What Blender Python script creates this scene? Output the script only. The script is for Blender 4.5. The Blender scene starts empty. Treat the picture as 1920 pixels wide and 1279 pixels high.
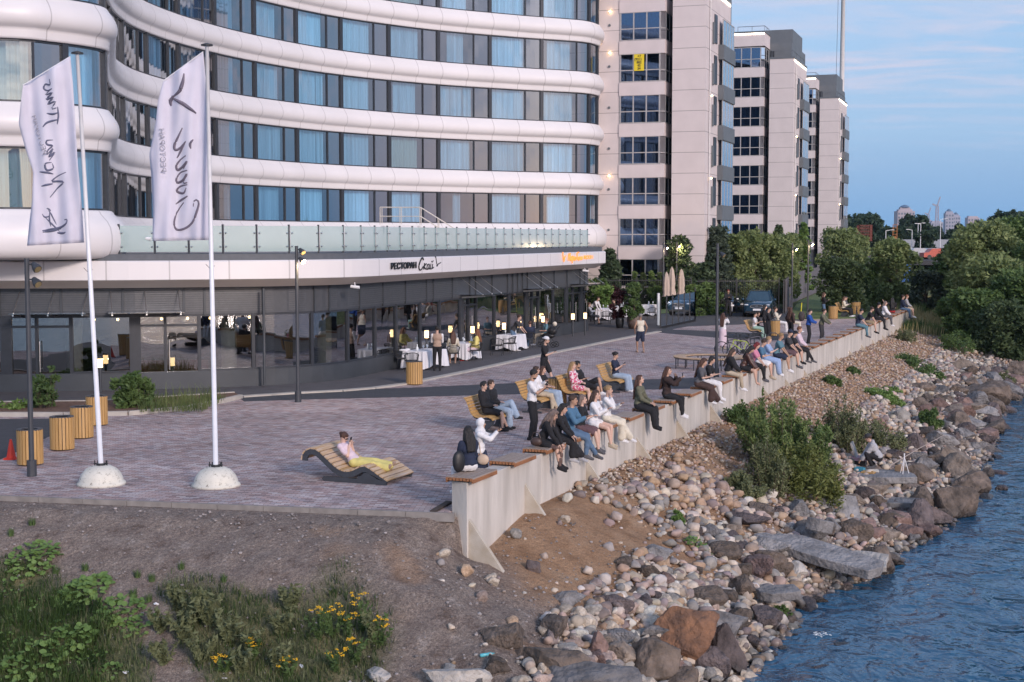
import bpy, bmesh, math, random
from mathutils import Vector, Matrix, noise
random.seed(7)
R = math.radians
SC = bpy.context.scene
COL = SC.collection
# ---------------------------------------------------------------- camera
FPX = 2680.0
CAMZ = 5.3
PITCH = math.atan(195.0/FPX)
cam = bpy.data.cameras.new('camera'); camo = bpy.data.objects.new('camera', cam); COL.objects.link(camo)
camo.location = (0, 0, CAMZ); camo.rotation_euler = (math.pi/2-PITCH, 0, 0)
cam.sensor_width = 36; cam.lens = 36*FPX/1920; cam.clip_end = 9000; cam.clip_start = 0.1
SC.camera = camo
# ---------------------------------------------------------------- light
SUN_EL, SUN_AZ = 20.0, 150.0          # elevation; compass angle measured from +Y clockwise
w = bpy.data.worlds.new('World'); SC.world = w; w.use_nodes = True
nt = w.node_tree; N = nt.nodes; L = nt.links
for n in list(N): N.remove(n)
def nd(t, **k):
    n = N.new(t)
    for a, b in k.items(): setattr(n, a, b)
    return n
sky = nd('ShaderNodeTexSky', sky_type='NISHITA', sun_disc=False, sun_elevation=R(SUN_EL), sun_rotation=R(SUN_AZ))
sky.air_density = 1.0; sky.dust_density = 0.6; sky.ozone_density = 1.6; sky.altitude = 50
tc = nd('ShaderNodeTexCoord'); sp = nd('ShaderNodeSeparateXYZ'); L.new(tc.outputs['Generated'], sp.inputs[0])
zc = nd('ShaderNodeMath', operation='MAXIMUM'); L.new(sp.outputs[2], zc.inputs[0]); zc.inputs[1].default_value = 0.0
za = nd('ShaderNodeMath', operation='ADD'); L.new(zc.outputs[0], za.inputs[0]); za.inputs[1].default_value = 0.12
dx = nd('ShaderNodeMath', operation='DIVIDE'); L.new(sp.outputs[0], dx.inputs[0]); L.new(za.outputs[0], dx.inputs[1])
dy = nd('ShaderNodeMath', operation='DIVIDE'); L.new(sp.outputs[1], dy.inputs[0]); L.new(za.outputs[0], dy.inputs[1])
cb = nd('ShaderNodeCombineXYZ'); L.new(dx.outputs[0], cb.inputs[0]); L.new(dy.outputs[0], cb.inputs[1])
def cloud(scale, lo, hi, seed, sx=1.0, dist=0.6):
    mp = nd('ShaderNodeMapping'); mp.inputs['Location'].default_value = (seed, seed*.7, 0); mp.inputs['Scale'].default_value = (sx, 1, 1)
    mp.inputs['Rotation'].default_value = (0, 0, R(12))
    L.new(cb.outputs[0], mp.inputs[0])
    nz = nd('ShaderNodeTexNoise'); nz.inputs['Scale'].default_value = scale; nz.inputs['Detail'].default_value = 7; nz.inputs['Roughness'].default_value = .58
    nz.inputs['Distortion'].default_value = dist
    L.new(mp.outputs[0], nz.inputs[0])
    mr = nd('ShaderNodeMapRange'); mr.interpolation_type = 'SMOOTHSTEP'
    mr.inputs[1].default_value = lo; mr.inputs[2].default_value = hi; L.new(nz.outputs[0], mr.inputs[0])
    return mr
c1 = cloud(1.7, .50, .68, 5.1, .34, 1.3); c2 = cloud(4.2, .47, .66, 9.7, .3, 1.0)
mx = nd('ShaderNodeMath', operation='MULTIPLY_ADD'); L.new(c2.outputs[0], mx.inputs[0]); mx.inputs[1].default_value = .6; L.new(c1.outputs[0], mx.inputs[2])
fade = nd('ShaderNodeMapRange'); fade.interpolation_type = 'SMOOTHSTEP'; L.new(sp.outputs[2], fade.inputs[0]); fade.inputs[1].default_value = .03; fade.inputs[2].default_value = .11
mf = nd('ShaderNodeMath', operation='MULTIPLY', use_clamp=True); L.new(mx.outputs[0], mf.inputs[0]); L.new(fade.outputs[0], mf.inputs[1])
tint = nd('ShaderNodeMix', data_type='RGBA', blend_type='MULTIPLY'); tint.inputs[0].default_value = 1
L.new(sky.outputs[0], tint.inputs[6]); tint.inputs[7].default_value = (1.05, .99, 1.02, 1)
addc = nd('ShaderNodeMix', data_type='RGBA', blend_type='MIX'); L.new(mf.outputs[0], addc.inputs[0]); L.new(tint.outputs[2], addc.inputs[6])
addc.inputs[7].default_value = (2.2, 2.32, 2.9, 1)
# dusk belt: the air near the horizon is a deeper blue than the single-scattering model gives
hz = nd('ShaderNodeMapRange'); hz.interpolation_type = 'SMOOTHSTEP'; L.new(sp.outputs[2], hz.inputs[0]); hz.inputs[1].default_value = -.02; hz.inputs[2].default_value = .45; hz.inputs[3].default_value = 1; hz.inputs[4].default_value = .35
yb = nd('ShaderNodeMapRange'); L.new(sp.outputs[1], yb.inputs[0]); yb.inputs[1].default_value = -.9; yb.inputs[2].default_value = .2; yb.inputs[3].default_value = .85; yb.inputs[4].default_value = 1
hm = nd('ShaderNodeMath', operation='MULTIPLY', use_clamp=True); L.new(hz.outputs[0], hm.inputs[0]); L.new(yb.outputs[0], hm.inputs[1])
gr = nd('ShaderNodeValToRGB'); L.new(sp.outputs[2], gr.inputs[0]); e = gr.color_ramp.elements
e[0].position = 0; e[0].color = (.72, 1.50, 2.6, 1); e[1].position = .20; e[1].color = (.80, 1.32, 2.15, 1); q = e.new(.07); q.color = (1.12, 1.82, 2.75, 1)
vm = nd('ShaderNodeVectorMath', operation='DOT_PRODUCT'); L.new(tc.outputs['Generated'], vm.inputs[0]); vm.inputs[1].default_value = (.75, -.66, 0)
lf = nd('ShaderNodeMapRange'); lf.interpolation_type = 'SMOOTHSTEP'; L.new(vm.outputs['Value'], lf.inputs[0]); lf.inputs[1].default_value = .55; lf.inputs[2].default_value = 1
lil = nd('ShaderNodeMix', data_type='RGBA', blend_type='MIX'); L.new(lf.outputs[0], lil.inputs[0]); L.new(gr.outputs[0], lil.inputs[6]); lil.inputs[7].default_value = (2.3, 1.8, 2.2, 1)
grs = nd('ShaderNodeMix', data_type='RGBA', blend_type='MIX'); L.new(hm.outputs[0], grs.inputs[0]); L.new(tint.outputs[2], grs.inputs[6]); L.new(lil.outputs[2], grs.inputs[7])
L.new(grs.outputs[2], addc.inputs[6])
half = nd('ShaderNodeMix', data_type='RGBA', blend_type='MIX'); half.inputs[0].default_value = 1.0
L.new(grs.outputs[2], half.inputs[6]); L.new(addc.outputs[2], half.inputs[7])
bg = nd('ShaderNodeBackground'); bg.inputs[1].default_value = 0.10; L.new(half.outputs[2], bg.inputs[0])
wo = nd('ShaderNodeOutputWorld'); L.new(bg.outputs[0], wo.inputs[0])
sl = bpy.data.lights.new('sun', 'SUN'); sl.energy = .9; sl.angle = R(10); sl.color = (1, .84, .77)
so = bpy.data.objects.new('sun', sl); COL.objects.link(so)
sd = Vector((math.sin(R(SUN_AZ))*math.cos(R(SUN_EL)), math.cos(R(SUN_AZ))*math.cos(R(SUN_EL)), math.sin(R(SUN_EL))))
so.rotation_euler = sd.to_track_quat('Z', 'Y').to_euler()
SC.view_settings.view_transform = 'Standard'; SC.view_settings.look = 'None'
SC.view_settings.exposure = 1.56; SC.view_settings.gamma = 1
# ---------------------------------------------------------------- helpers
def G(px, py, z=0.0):
    "point of the level z seen at a photo pixel (1920 wide)"
    v = (py-639.5); Y = FPX*math.cos(PITCH)-v*math.sin(PITCH); Z = -FPX*math.sin(PITCH)-v*math.cos(PITCH)
    k = (z-CAMZ)/Z
    return Vector(((px-960)*k, Y*k, z))
def AT(px, py, Yd):
    "point at distance Yd seen at a photo pixel"
    v = (py-639.5); Y = FPX*math.cos(PITCH)-v*math.sin(PITCH); Z = -FPX*math.sin(PITCH)-v*math.cos(PITCH)
    k = Yd/Y
    return Vector(((px-960)*k, Yd, CAMZ+Z*k))
def interp(x, tab):
    if x <= tab[0][0]: return tab[0][1]
    for (a, b), (c, d) in zip(tab, tab[1:]):
        if x <= c: return b+(d-b)*(x-a)/(c-a)
    return tab[-1][1]
def sstep(a, b, x):
    x = min(1, max(0, (x-a)/(b-a))); return x*x*(3-2*x)
WD = Vector((.377, .926)).normalized(); WN = Vector((WD.y, -WD.x)); W0 = Vector((-1.0, 27.3))
def ST(x, y):
    d = Vector((x, y))-W0; return d.dot(WD), d.dot(WN)
def XY(s, t):
    p = W0+WD*s+WN*t; return p.x, p.y
WYAW = math.atan2(WD.y, WD.x)      # along the wall
RYAW = math.atan2(WN.y, WN.x)      # facing the river
ZWATER = -2.9
def shore(s): return interp(s, [(-12, 4.2), (0, 5.1), (7, 5.4), (10.5, 6.3), (20, 7.8), (30, 7.7), (50, 7.1), (58, 8.4), (66, 15), (80, 40), (100, 120), (130, 900)])
def yedge(x): return 27.2-.2*(max(x, -14)+1.5)
def H(x, y):
    s, t = ST(x, y); ye = yedge(x)
    nz = noise.noise(Vector((x*.5, y*.5, 0)))*.12+noise.noise(Vector((x*1.7, y*1.7, 3)))*.05
    zb = -.5-.45*(1-sstep(0, 3.5, s)); Ls = shore(s)
    if t > Ls: zr = zb+(ZWATER-zb)-.42*(t-Ls)
    else: zr = zb+(ZWATER-zb)*(max(t-.55, 0)/(Ls-.55))**1.03
    zr = max(zr, -6)+nz*sstep(.2, 1.5, t)
    if y < ye:
        m = ye-y
        zm = -.1-.03*m-.5*max(0, m-.7)+.25*math.exp(-((m-1.7)/.7)**2)*sstep(-14, -2, x)*.6+nz*sstep(.1, 1.2, m)*1.3
        zm = max(zm, -3.6)
        return zm+(min(zm, zr)-zm)*sstep(-1.0, .7, t)
    if t < .02: return -.1
    return zr
def HIT(px, py):
    v = (py-639.5); d = Vector((px-960, FPX*math.cos(PITCH)-v*math.sin(PITCH), -FPX*math.sin(PITCH)-v*math.cos(PITCH))).normalized()
    p = Vector((0, 0, CAMZ)); t = 18.0
    while t < 400:
        q = p+d*t
        if q.z <= max(H(q.x, q.y), -9): break
        t += .05
    return q
class MB:
    def __init__(s): s.v = []; s.f = []; s.m = []; s.c = None; s.cur = 0
    def add(s, vs, fs):
        o = len(s.v); s.v += [tuple(v) for v in vs]; s.f += [tuple(i+o for i in f) for f in fs]; s.m += [s.cur]*len(fs)
    def box(s, c, d, rz=0, rx=0, ry=0):
        M = Matrix.Rotation(rz, 3, 'Z') @ Matrix.Rotation(ry, 3, 'Y') @ Matrix.Rotation(rx, 3, 'X'); c = Vector(c)
        vs = [c+M @ Vector((x*d[0]/2, y*d[1]/2, z*d[2]/2)) for x in (-1, 1) for y in (-1, 1) for z in (-1, 1)]
        s.add(vs, [(0, 1, 3, 2), (4, 6, 7, 5), (0, 4, 5, 1), (2, 3, 7, 6), (0, 2, 6, 4), (1, 5, 7, 3)]); return s
    def beam(s, a, b, wd, ht):
        a = Vector(a); b = Vector(b); d = (b-a).normalized(); up = Vector((0, 0, 1))
        if abs(d.z) > .98: up = Vector((1, 0, 0))
        r = d.cross(up).normalized(); u = r.cross(d)
        vs = [p+r*(x*wd/2)+u*(z*ht/2) for p in (a, b) for x, z in ((-1, -1), (1, -1), (1, 1), (-1, 1))]
        s.add(vs, [(3, 2, 1, 0), (4, 5, 6, 7), (0, 1, 5, 4), (1, 2, 6, 5), (2, 3, 7, 6), (3, 0, 4, 7)]); return s
    def prism(s, poly, z0, z1):
        n = len(poly)
        if sum(poly[i][0]*poly[(i+1) % n][1]-poly[(i+1) % n][0]*poly[i][1] for i in range(n)) < 0: poly = poly[::-1]
        s.add([(p[0], p[1], z0) for p in poly]+[(p[0], p[1], z1) for p in poly],
              [tuple(range(n-1, -1, -1)), tuple(range(n, 2*n))]+[(i, (i+1) % n, n+(i+1) % n, n+i) for i in range(n)]); return s
    def cone(s, a, b, r0, r1, n=8, cap=True):
        a = Vector(a); b = Vector(b); d = (b-a); d = d.normalized() if d.length > 1e-9 else Vector((0, 0, 1))
        up = Vector((0, 0, 1)) if abs(d.z) < .95 else Vector((1, 0, 0)); r = d.cross(up).normalized(); u = r.cross(d)
        vs = [p+(r*math.cos(2*math.pi*i/n)-u*math.sin(2*math.pi*i/n))*q for p, q in ((a, r0), (b, r1)) for i in range(n)]
        fs = [(i, n+i, n+(i+1) % n, (i+1) % n) for i in range(n)]
        fs = [f[::-1] for f in fs]
        if cap: fs += [tuple(range(n)), tuple(range(2*n-1, n-1, -1))]
        s.add(vs, fs); return s
    def tube(s, pts, r, n=6):
        pts = [Vector(p) for p in pts]
        m = len(pts); vs = []; fs = []
        rr = r if isinstance(r, (list, tuple)) else [r]*m
        for k, p in enumerate(pts):
            d = (pts[min(k+1, m-1)]-pts[max(k-1, 0)]).normalized()
            up = Vector((0, 0, 1)) if abs(d.z) < .9 else Vector((1, 0, 0)); a = d.cross(up).normalized(); u = a.cross(d)
            vs += [p+(a*math.cos(2*math.pi*i/n)+u*math.sin(2*math.pi*i/n))*rr[k] for i in range(n)]
        for k in range(m-1): fs += [(k*n+i, k*n+(i+1) % n, (k+1)*n+(i+1) % n, (k+1)*n+i) for i in range(n)]
        fs += [tuple(range(n-1, -1, -1)), tuple(range((m-1)*n, m*n))]
        s.add(vs, fs); return s
    def lathe(s, prof, c=(0, 0, 0), n=16, jit=0):
        vs = []; fs = []; m = len(prof)
        for r, z in prof: vs += [(c[0]+r*math.cos(2*math.pi*i/n)*(1+random.uniform(-jit, jit)), c[1]+r*math.sin(2*math.pi*i/n)*(1+random.uniform(-jit, jit)), c[2]+z) for i in range(n)]
        for k in range(m-1): fs += [(k*n+i, k*n+(i+1) % n, (k+1)*n+(i+1) % n, (k+1)*n+i) for i in range(n)]
        fs += [tuple(range(n-1, -1, -1)), tuple(range((m-1)*n, m*n))]
        s.add(vs, fs); return s
    def ball(s, c, r, n=10, k=6, M=None):
        if not isinstance(r, (tuple, list, Vector)): r = (r, r, r)
        c = Vector(c); vs = [(0, 0, -1)]; fs = []
        for j in range(1, k):
            a = math.pi*j/k-math.pi/2; vs += [(math.cos(a)*math.cos(2*math.pi*i/n), math.cos(a)*math.sin(2*math.pi*i/n), math.sin(a)) for i in range(n)]
        vs.append((0, 0, 1)); top = len(vs)-1
        for i in range(n):
            fs.append((0, 1+(i+1) % n, 1+i)); fs.append((top, 1+(k-2)*n+i, 1+(k-2)*n+(i+1) % n))
            for j in range(k-2): a = 1+j*n; fs.append((a+i, a+(i+1) % n, a+n+(i+1) % n, a+n+i))
        out = []
        for v in vs:
            q = Vector((v[0]*r[0], v[1]*r[1], v[2]*r[2]))
            if M is not None: q = M @ q
            out.append(c+q)
        s.add(out, fs); return s
    def grid(s, rows):
        n = len(rows[0]); vs = [p for r in rows for p in r]
        s.add(vs, [(k*n+i, k*n+i+1, (k+1)*n+i+1, (k+1)*n+i) for k in range(len(rows)-1) for i in range(n-1)]); return s
    def mesh(s, name, mats, smooth=False):
        me = bpy.data.meshes.new(name); me.from_pydata(s.v, [], s.f)
        for m in (mats if isinstance(mats, (list, tuple)) else [mats]): me.materials.append(m)
        if any(s.m): me.polygons.foreach_set('material_index', s.m)
        if smooth: me.polygons.foreach_set('use_smooth', [True]*len(me.polygons))
        me.update(); return me
    def build(s, name, mats, parent=None, smooth=False, bevel=0):
        o = bpy.data.objects.new(name, s.mesh(name, mats, smooth)); COL.objects.link(o)
        if parent: o.parent = parent
        if bevel:
            b = o.modifiers.new('bevel', 'BEVEL'); b.width = bevel; b.segments = 2; b.limit_method = 'ANGLE'
        return o
def tag(o, label, cat, group=None):
    o['label'] = label; o['category'] = cat
    if group: o['group'] = group
    return o
def T(name, label, cat, loc=(0, 0, 0), rz=0, group=None):
    o = bpy.data.objects.new(name, None); o.empty_display_size = .2; COL.objects.link(o)
    o.location = loc; o.rotation_euler = (0, 0, rz); return tag(o, label, cat, group)
def kind(o, k): o['kind'] = k; return o
def kids(o): return [c for c in ALLK.get(o.name, [])]
def dup(root, loc=None, rz=None, label=None, scale=None):
    def cp(o, par):
        c = o.copy(); COL.objects.link(c); c.parent = par
        for ch in list(o.children): cp(ch, c)
        return c
    r = cp(root, None)
    if loc is not None: r.location = loc
    if rz is not None: r.rotation_euler = (0, 0, rz)
    if scale is not None: r.scale = (scale,)*3 if not isinstance(scale, (tuple, list)) else scale
    if label: r['label'] = label
    return r
# ---------------------------------------------------------------- materials
MC = {}
def mat(name, col, rough=.6, metal=0, var=.12, scale=6, bump=0, bscale=40, spec=.5, col2=None, emit=None, estr=0, coat=0, aniso=None, objrand=0, detail=5):
    if name in MC: return MC[name]
    m = bpy.data.materials.new(name); m.use_nodes = True; n = m.node_tree.nodes; l = m.node_tree.links
    b = n['Principled BSDF']; b.inputs['Roughness'].default_value = rough; b.inputs['Metallic'].default_value = metal
    b.inputs['Specular IOR Level'].default_value = spec; b.inputs['Coat Weight'].default_value = coat
    tcn = n.new('ShaderNodeTexCoord'); src = tcn.outputs['Object']
    if aniso:
        mp = n.new('ShaderNodeMapping'); mp.inputs['Scale'].default_value = aniso; l.new(src, mp.inputs[0]); src = mp.outputs[0]
    nz = n.new('ShaderNodeTexNoise'); nz.inputs['Scale'].default_value = scale; nz.inputs['Detail'].default_value = detail; l.new(src, nz.inputs[0])
    rp = n.new('ShaderNodeMapRange'); rp.inputs[1].default_value = .3; rp.inputs[2].default_value = .7; l.new(nz.outputs[0], rp.inputs[0])
    mx = n.new('ShaderNodeMix'); mx.data_type = 'RGBA'; l.new(rp.outputs[0], mx.inputs[0])
    c2 = col2 if col2 else tuple(min(1, c*(1+var)) for c in col)
    c1 = col if col2 else tuple(c*(1-var) for c in col)
    mx.inputs[6].default_value = (*c1, 1); mx.inputs[7].default_value = (*c2, 1)
    out = mx.outputs[2]
    if objrand:
        oi = n.new('ShaderNodeObjectInfo'); hs = n.new('ShaderNodeHueSaturation'); mr = n.new('ShaderNodeMapRange')
        mr.inputs[3].default_value = 1-objrand; mr.inputs[4].default_value = 1+objrand; l.new(oi.outputs['Random'], mr.inputs[0]); l.new(mr.outputs[0], hs.inputs['Value']); l.new(out, hs.inputs['Color']); out = hs.outputs[0]
    l.new(out, b.inputs['Base Color'])
    if bump:
        nb = n.new('ShaderNodeTexNoise'); nb.inputs['Scale'].default_value = bscale; nb.inputs['Detail'].default_value = 6; l.new(src, nb.inputs[0])
        bp = n.new('ShaderNodeBump'); bp.inputs['Strength'].default_value = bump; bp.inputs['Distance'].default_value = .02; l.new(nb.outputs[0], bp.inputs['Height']); l.new(bp.outputs[0], b.inputs['Normal'])
    if emit:
        b.inputs['Emission Color'].default_value = (*emit, 1); b.inputs['Emission Strength'].default_value = estr
    MC[name] = m; return m
def glass(name, tint, refl, rough=.02, wob=0.0, gc=(.92, .96, 1), ior=1.5):
    if name in MC: return MC[name]
    m = bpy.data.materials.new(name); m.use_nodes = True; n = m.node_tree.nodes; l = m.node_tree.links
    n.remove(n['Principled BSDF']); o = n['Material Output']
    t = n.new('ShaderNodeBsdfTransparent'); t.inputs[0].default_value = (*tint, 1)
    g = n.new('ShaderNodeBsdfGlossy'); g.inputs['Roughness'].default_value = rough; g.inputs[0].default_value = (*gc, 1)
    if wob:
        tcn = n.new('ShaderNodeTexCoord'); nb = n.new('ShaderNodeTexNoise'); nb.inputs['Scale'].default_value = .6; nb.inputs['Detail'].default_value = 1; l.new(tcn.outputs['Object'], nb.inputs[0])
        bp = n.new('ShaderNodeBump'); bp.inputs['Strength'].default_value = wob; bp.inputs['Distance'].default_value = .1; l.new(nb.outputs[0], bp.inputs['Height']); l.new(bp.outputs[0], g.inputs['Normal'])
    fr = n.new('ShaderNodeFresnel'); fr.inputs[0].default_value = ior
    ad = n.new('ShaderNodeMath'); ad.operation = 'ADD'; ad.use_clamp = True; l.new(fr.outputs[0], ad.inputs[0]); ad.inputs[1].default_value = refl
    mx = n.new('ShaderNodeMixShader'); l.new(ad.outputs[0], mx.inputs[0]); l.new(t.outputs[0], mx.inputs[1]); l.new(g.outputs[0], mx.inputs[2]); l.new(mx.outputs[0], o.inputs[0])
    MC[name] = m; return m
M_DARK = mat('dark_grey_metal', (.035, .037, .042), .45, .4, .1)
M_STEEL = mat('brushed_steel', (.5, .5, .5), .3, .9, .08)
M_LAMPM = mat('lamp_post_paint', (.06, .065, .075), .5, .3, .1)
M_WHITEP = mat('white_pole_paint', (.75, .75, .77), .4, 0, .05)
M_CONC = mat('concrete', (.40, .38, .35), .85, 0, .16, 1.3, .3, 30)
M_BLACK = mat('black_plastic', (.015, .015, .017), .5, 0, .1)
M_EMW = mat('warm_lamp_glow', (1, .8, .5), .5, emit=(1, .62, .25), estr=9)
M_EMS = mat('lit_lantern_glass', (1, .8, .5), .5, emit=(1, .62, .28), estr=1.5)
M_EML = mat('led_strip', (1, .9, .75), .5, emit=(1, .86, .68), estr=3.2)
# ================================================================ ground
def axis(a, b, step, far_lo, far_hi, g=1.22):
    xs = []; x = a
    while x <= b+1e-6: xs.append(x); x += step
    st_ = step; x = a; lo = []
    while x > far_lo: st_ *= g; x -= st_; lo.append(x)
    st_ = step; x = xs[-1]; hi = []
    while x < far_hi: st_ *= g; x += st_; hi.append(x)
    return lo[::-1]+xs+hi
gx = axis(-15, 24, .17, -3500, 3500); gy = axis(22, 34, .15, 20, 34.1)[:-1]+axis(34.2, 80, .25, 34.5, 7000); gy = sorted(set(round(v, 4) for v in axis(22, 34, .15, -60, 34)+axis(34.2, 80, .25, 34.3, 7000)))
def ground_mat():
    m = bpy.data.materials.new('ground_soil'); m.use_nodes = True; n = m.node_tree.nodes; l = m.node_tree.links; b = n['Principled BSDF']
    b.inputs['Roughness'].default_value = .95; b.inputs['Specular IOR Level'].default_value = .2
    at = n.new('ShaderNodeVertexColor'); at.layer_name = 'zone'; sp = n.new('ShaderNodeSeparateColor'); l.new(at.outputs[0], sp.inputs[0])
    tcn = n.new('ShaderNodeTexCoord')
    def nz(sc, det=8, ro=.6):
        k = n.new('ShaderNodeTexNoise'); k.inputs['Scale'].default_value = sc; k.inputs['Detail'].default_value = det; k.inputs['Roughness'].default_value = ro; l.new(tcn.outputs['Object'], k.inputs[0]); return k.outputs[0]
    def ramp(src, stops):
        r = n.new('ShaderNodeValToRGB'); l.new(src, r.inputs[0]); e = r.color_ramp.elements
        e[0].position, e[0].color = stops[0][0], (*stops[0][1], 1); e[1].position, e[1].color = stops[-1][0], (*stops[-1][1], 1)
        for p, c in stops[1:-1]: q = e.new(p); q.color = (*c, 1)
        return r.outputs[0]
    def mix(f, a, c, mode='MIX'):
        k = n.new('ShaderNodeMix'); k.data_type = 'RGBA'; k.blend_type = mode
        if isinstance(f, float): k.inputs[0].default_value = f
        else: l.new(f, k.inputs[0])
        l.new(a, k.inputs[6]); l.new(c, k.inputs[7]); return k.outputs[2]
    grey = ramp(nz(3.1), [(.3, (.19, .145, .12)), (.45, (.28, .23, .20)), (.58, (.32, .265, .225)), (.72, (.45, .39, .35))])
    fine = ramp(nz(34, 4, .75), [(.34, (.62, .60, .58)), (.5, (.97, .97, .97)), (.68, (1.45, 1.43, 1.4))])
    speck = ramp(nz(16, 3, .8), [(.38, (.72, .7, .7)), (.62, (1.06, 1.06, 1.06)), (.76, (1.6, 1.58, 1.55))])
    g2 = mix(1.0, mix(1.0, grey, fine, 'MULTIPLY'), speck, 'MULTIPLY')
    orange = ramp(nz(1.6), [(.3, (.28, .165, .095)), (.55, (.41, .26, .16)), (.75, (.48, .34, .23))])
    o2 = mix(.8, orange, fine, 'MULTIPLY')
    grass = ramp(nz(2.2), [(.3, (.05, .075, .025)), (.5, (.10, .12, .04)), (.7, (.26, .23, .11))])
    gr2 = mix(.8, grass, fine, 'MULTIPLY')
    c = mix(sp.outputs[0], g2, o2); c = mix(sp.outputs[1], c, gr2); l.new(c, b.inputs['Base Color'])
    bp = n.new('ShaderNodeBump'); bp.inputs['Strength'].default_value = 1; bp.inputs['Distance'].default_value = .13; l.new(nz(7, 10, .72), bp.inputs['Height']); l.new(bp.outputs[0], b.inputs['Normal'])
    return m
def path_d(x, y):
    "distance from the trodden track through the weeds"
    pts = [(-12.5, 28.2), (-8.9, 27.3), (-7.3, 25.9), (-6.2, 24.7), (-5.5, 23.2), (-5, 21)]
    best = 9
    for a, b in zip(pts, pts[1:]):
        a = Vector(a); b = Vector(b); p = Vector((x, y)); u = max(0, min(1, (p-a).dot(b-a)/(b-a).length_squared)); best = min(best, (p-(a+(b-a)*u)).length)
    return best
def zone(x, y):
    s, t = ST(x, y); nz = noise.noise(Vector((x*.6, y*.6, 5)))
    o = sstep(-.4, .3, t+nz*.6)*sstep(-1.0, .8, s+nz)*(1-sstep(3.2, 5.5, t+nz))
    o = max(o, .5*sstep(.2, .5, noise.noise(Vector((x*.8, y*1.1, 9))))*(1 if y < yedge(x)-.8 else 0)*sstep(-7, -3, x))
    g = 0
    if y < yedge(x): g = sstep(2.0, 2.9, (yedge(x)-y)+nz*1.2)*(1-sstep(-3.2, -1.8, x+nz*.6))*sstep(.3, .55, path_d(x, y)+nz*.25); g = g*.8
    if t < 0 and y > 60 and (x > -.05*y+22 or y > 92): g = 1
    if s > 64: g = max(g, sstep(64, 72, s+nz*4))
    if y > 95: g = 1
    return (o, g, 0, 1)
def make_ground():
    vs = [(x, y, H(x, y)+(noise.noise(Vector((x*1.9, y*1.9, 7)))*.05+noise.noise(Vector((x*.9+y*2.2, y*.5, 17)))*.04 if 20 < y < 45 and (y < yedge(x)-.3 or ST(x, y)[1] > .3) else 0)) for y in gy for x in gx]; nx = len(gx)
    fs = [(j*nx+i, j*nx+i+1, (j+1)*nx+i+1, (j+1)*nx+i) for j in range(len(gy)-1) for i in range(nx-1)]
    me = bpy.data.meshes.new('ground'); me.from_pydata(vs, [], fs)
    ca = me.color_attributes.new('zone', 'FLOAT_COLOR', 'POINT')
    fl = []
    for v in vs: fl += zone(v[0], v[1])
    ca.data.foreach_set('color', fl); me.polygons.foreach_set('use_smooth', [True]*len(fs)); me.materials.append(ground_mat()); me.update()
    o = bpy.data.objects.new('ground', me); COL.objects.link(o); kind(o, 'structure')
make_ground()
def water_mat():
    m = bpy.data.materials.new('river_water'); m.use_nodes = True; n = m.node_tree.nodes; l = m.node_tree.links; b = n['Principled BSDF']
    b.inputs['Base Color'].default_value = (.015, .085, .16, 1); b.inputs['Roughness'].default_value = .08; b.inputs['IOR'].default_value = 1.333
    tcn = n.new('ShaderNodeTexCoord'); prev = None
    for sc, st_, di in ((1.1, .55, .5), (3.3, .45, .16), (11, .25, .04)):
        mp = n.new('ShaderNodeMapping'); mp.inputs['Scale'].default_value = (1, .62, 1); mp.inputs['Rotation'].default_value = (0, 0, .35); l.new(tcn.outputs['Object'], mp.inputs[0])
        k = n.new('ShaderNodeTexNoise'); k.inputs['Scale'].default_value = sc; k.inputs['Detail'].default_value = 3; k.inputs['Distortion'].default_value = .6; l.new(mp.outputs[0], k.inputs[0])
        bp = n.new('ShaderNodeBump'); bp.inputs['Strength'].default_value = st_; bp.inputs['Distance'].default_value = di; l.new(k.outputs[0], bp.inputs['Height'])
        if prev: l.new(prev, bp.inputs['Normal'])
        prev = bp.outputs[0]
    l.new(prev, b.inputs['Normal'])
    return m
wm = MB(); wx = [-400, -20]+[i*.5 for i in range(0, 90)]+[60, 120, 400, 2500]; wy = [-200, 0, 10]+[15+i*.5 for i in range(0, 130)]+[100, 150, 400, 1500]
wm.grid([[(x, y, ZWATER+(noise.noise(Vector((x*.9, y*.6, 1)))*.05+noise.noise(Vector((x*2.3, y*1.4, 4)))*.03 if 15 < y < 90 and 0 < x < 45 else 0)) for x in wx] for y in wy])
kind(wm.build('river_water', water_mat(), smooth=True), 'structure')
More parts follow.
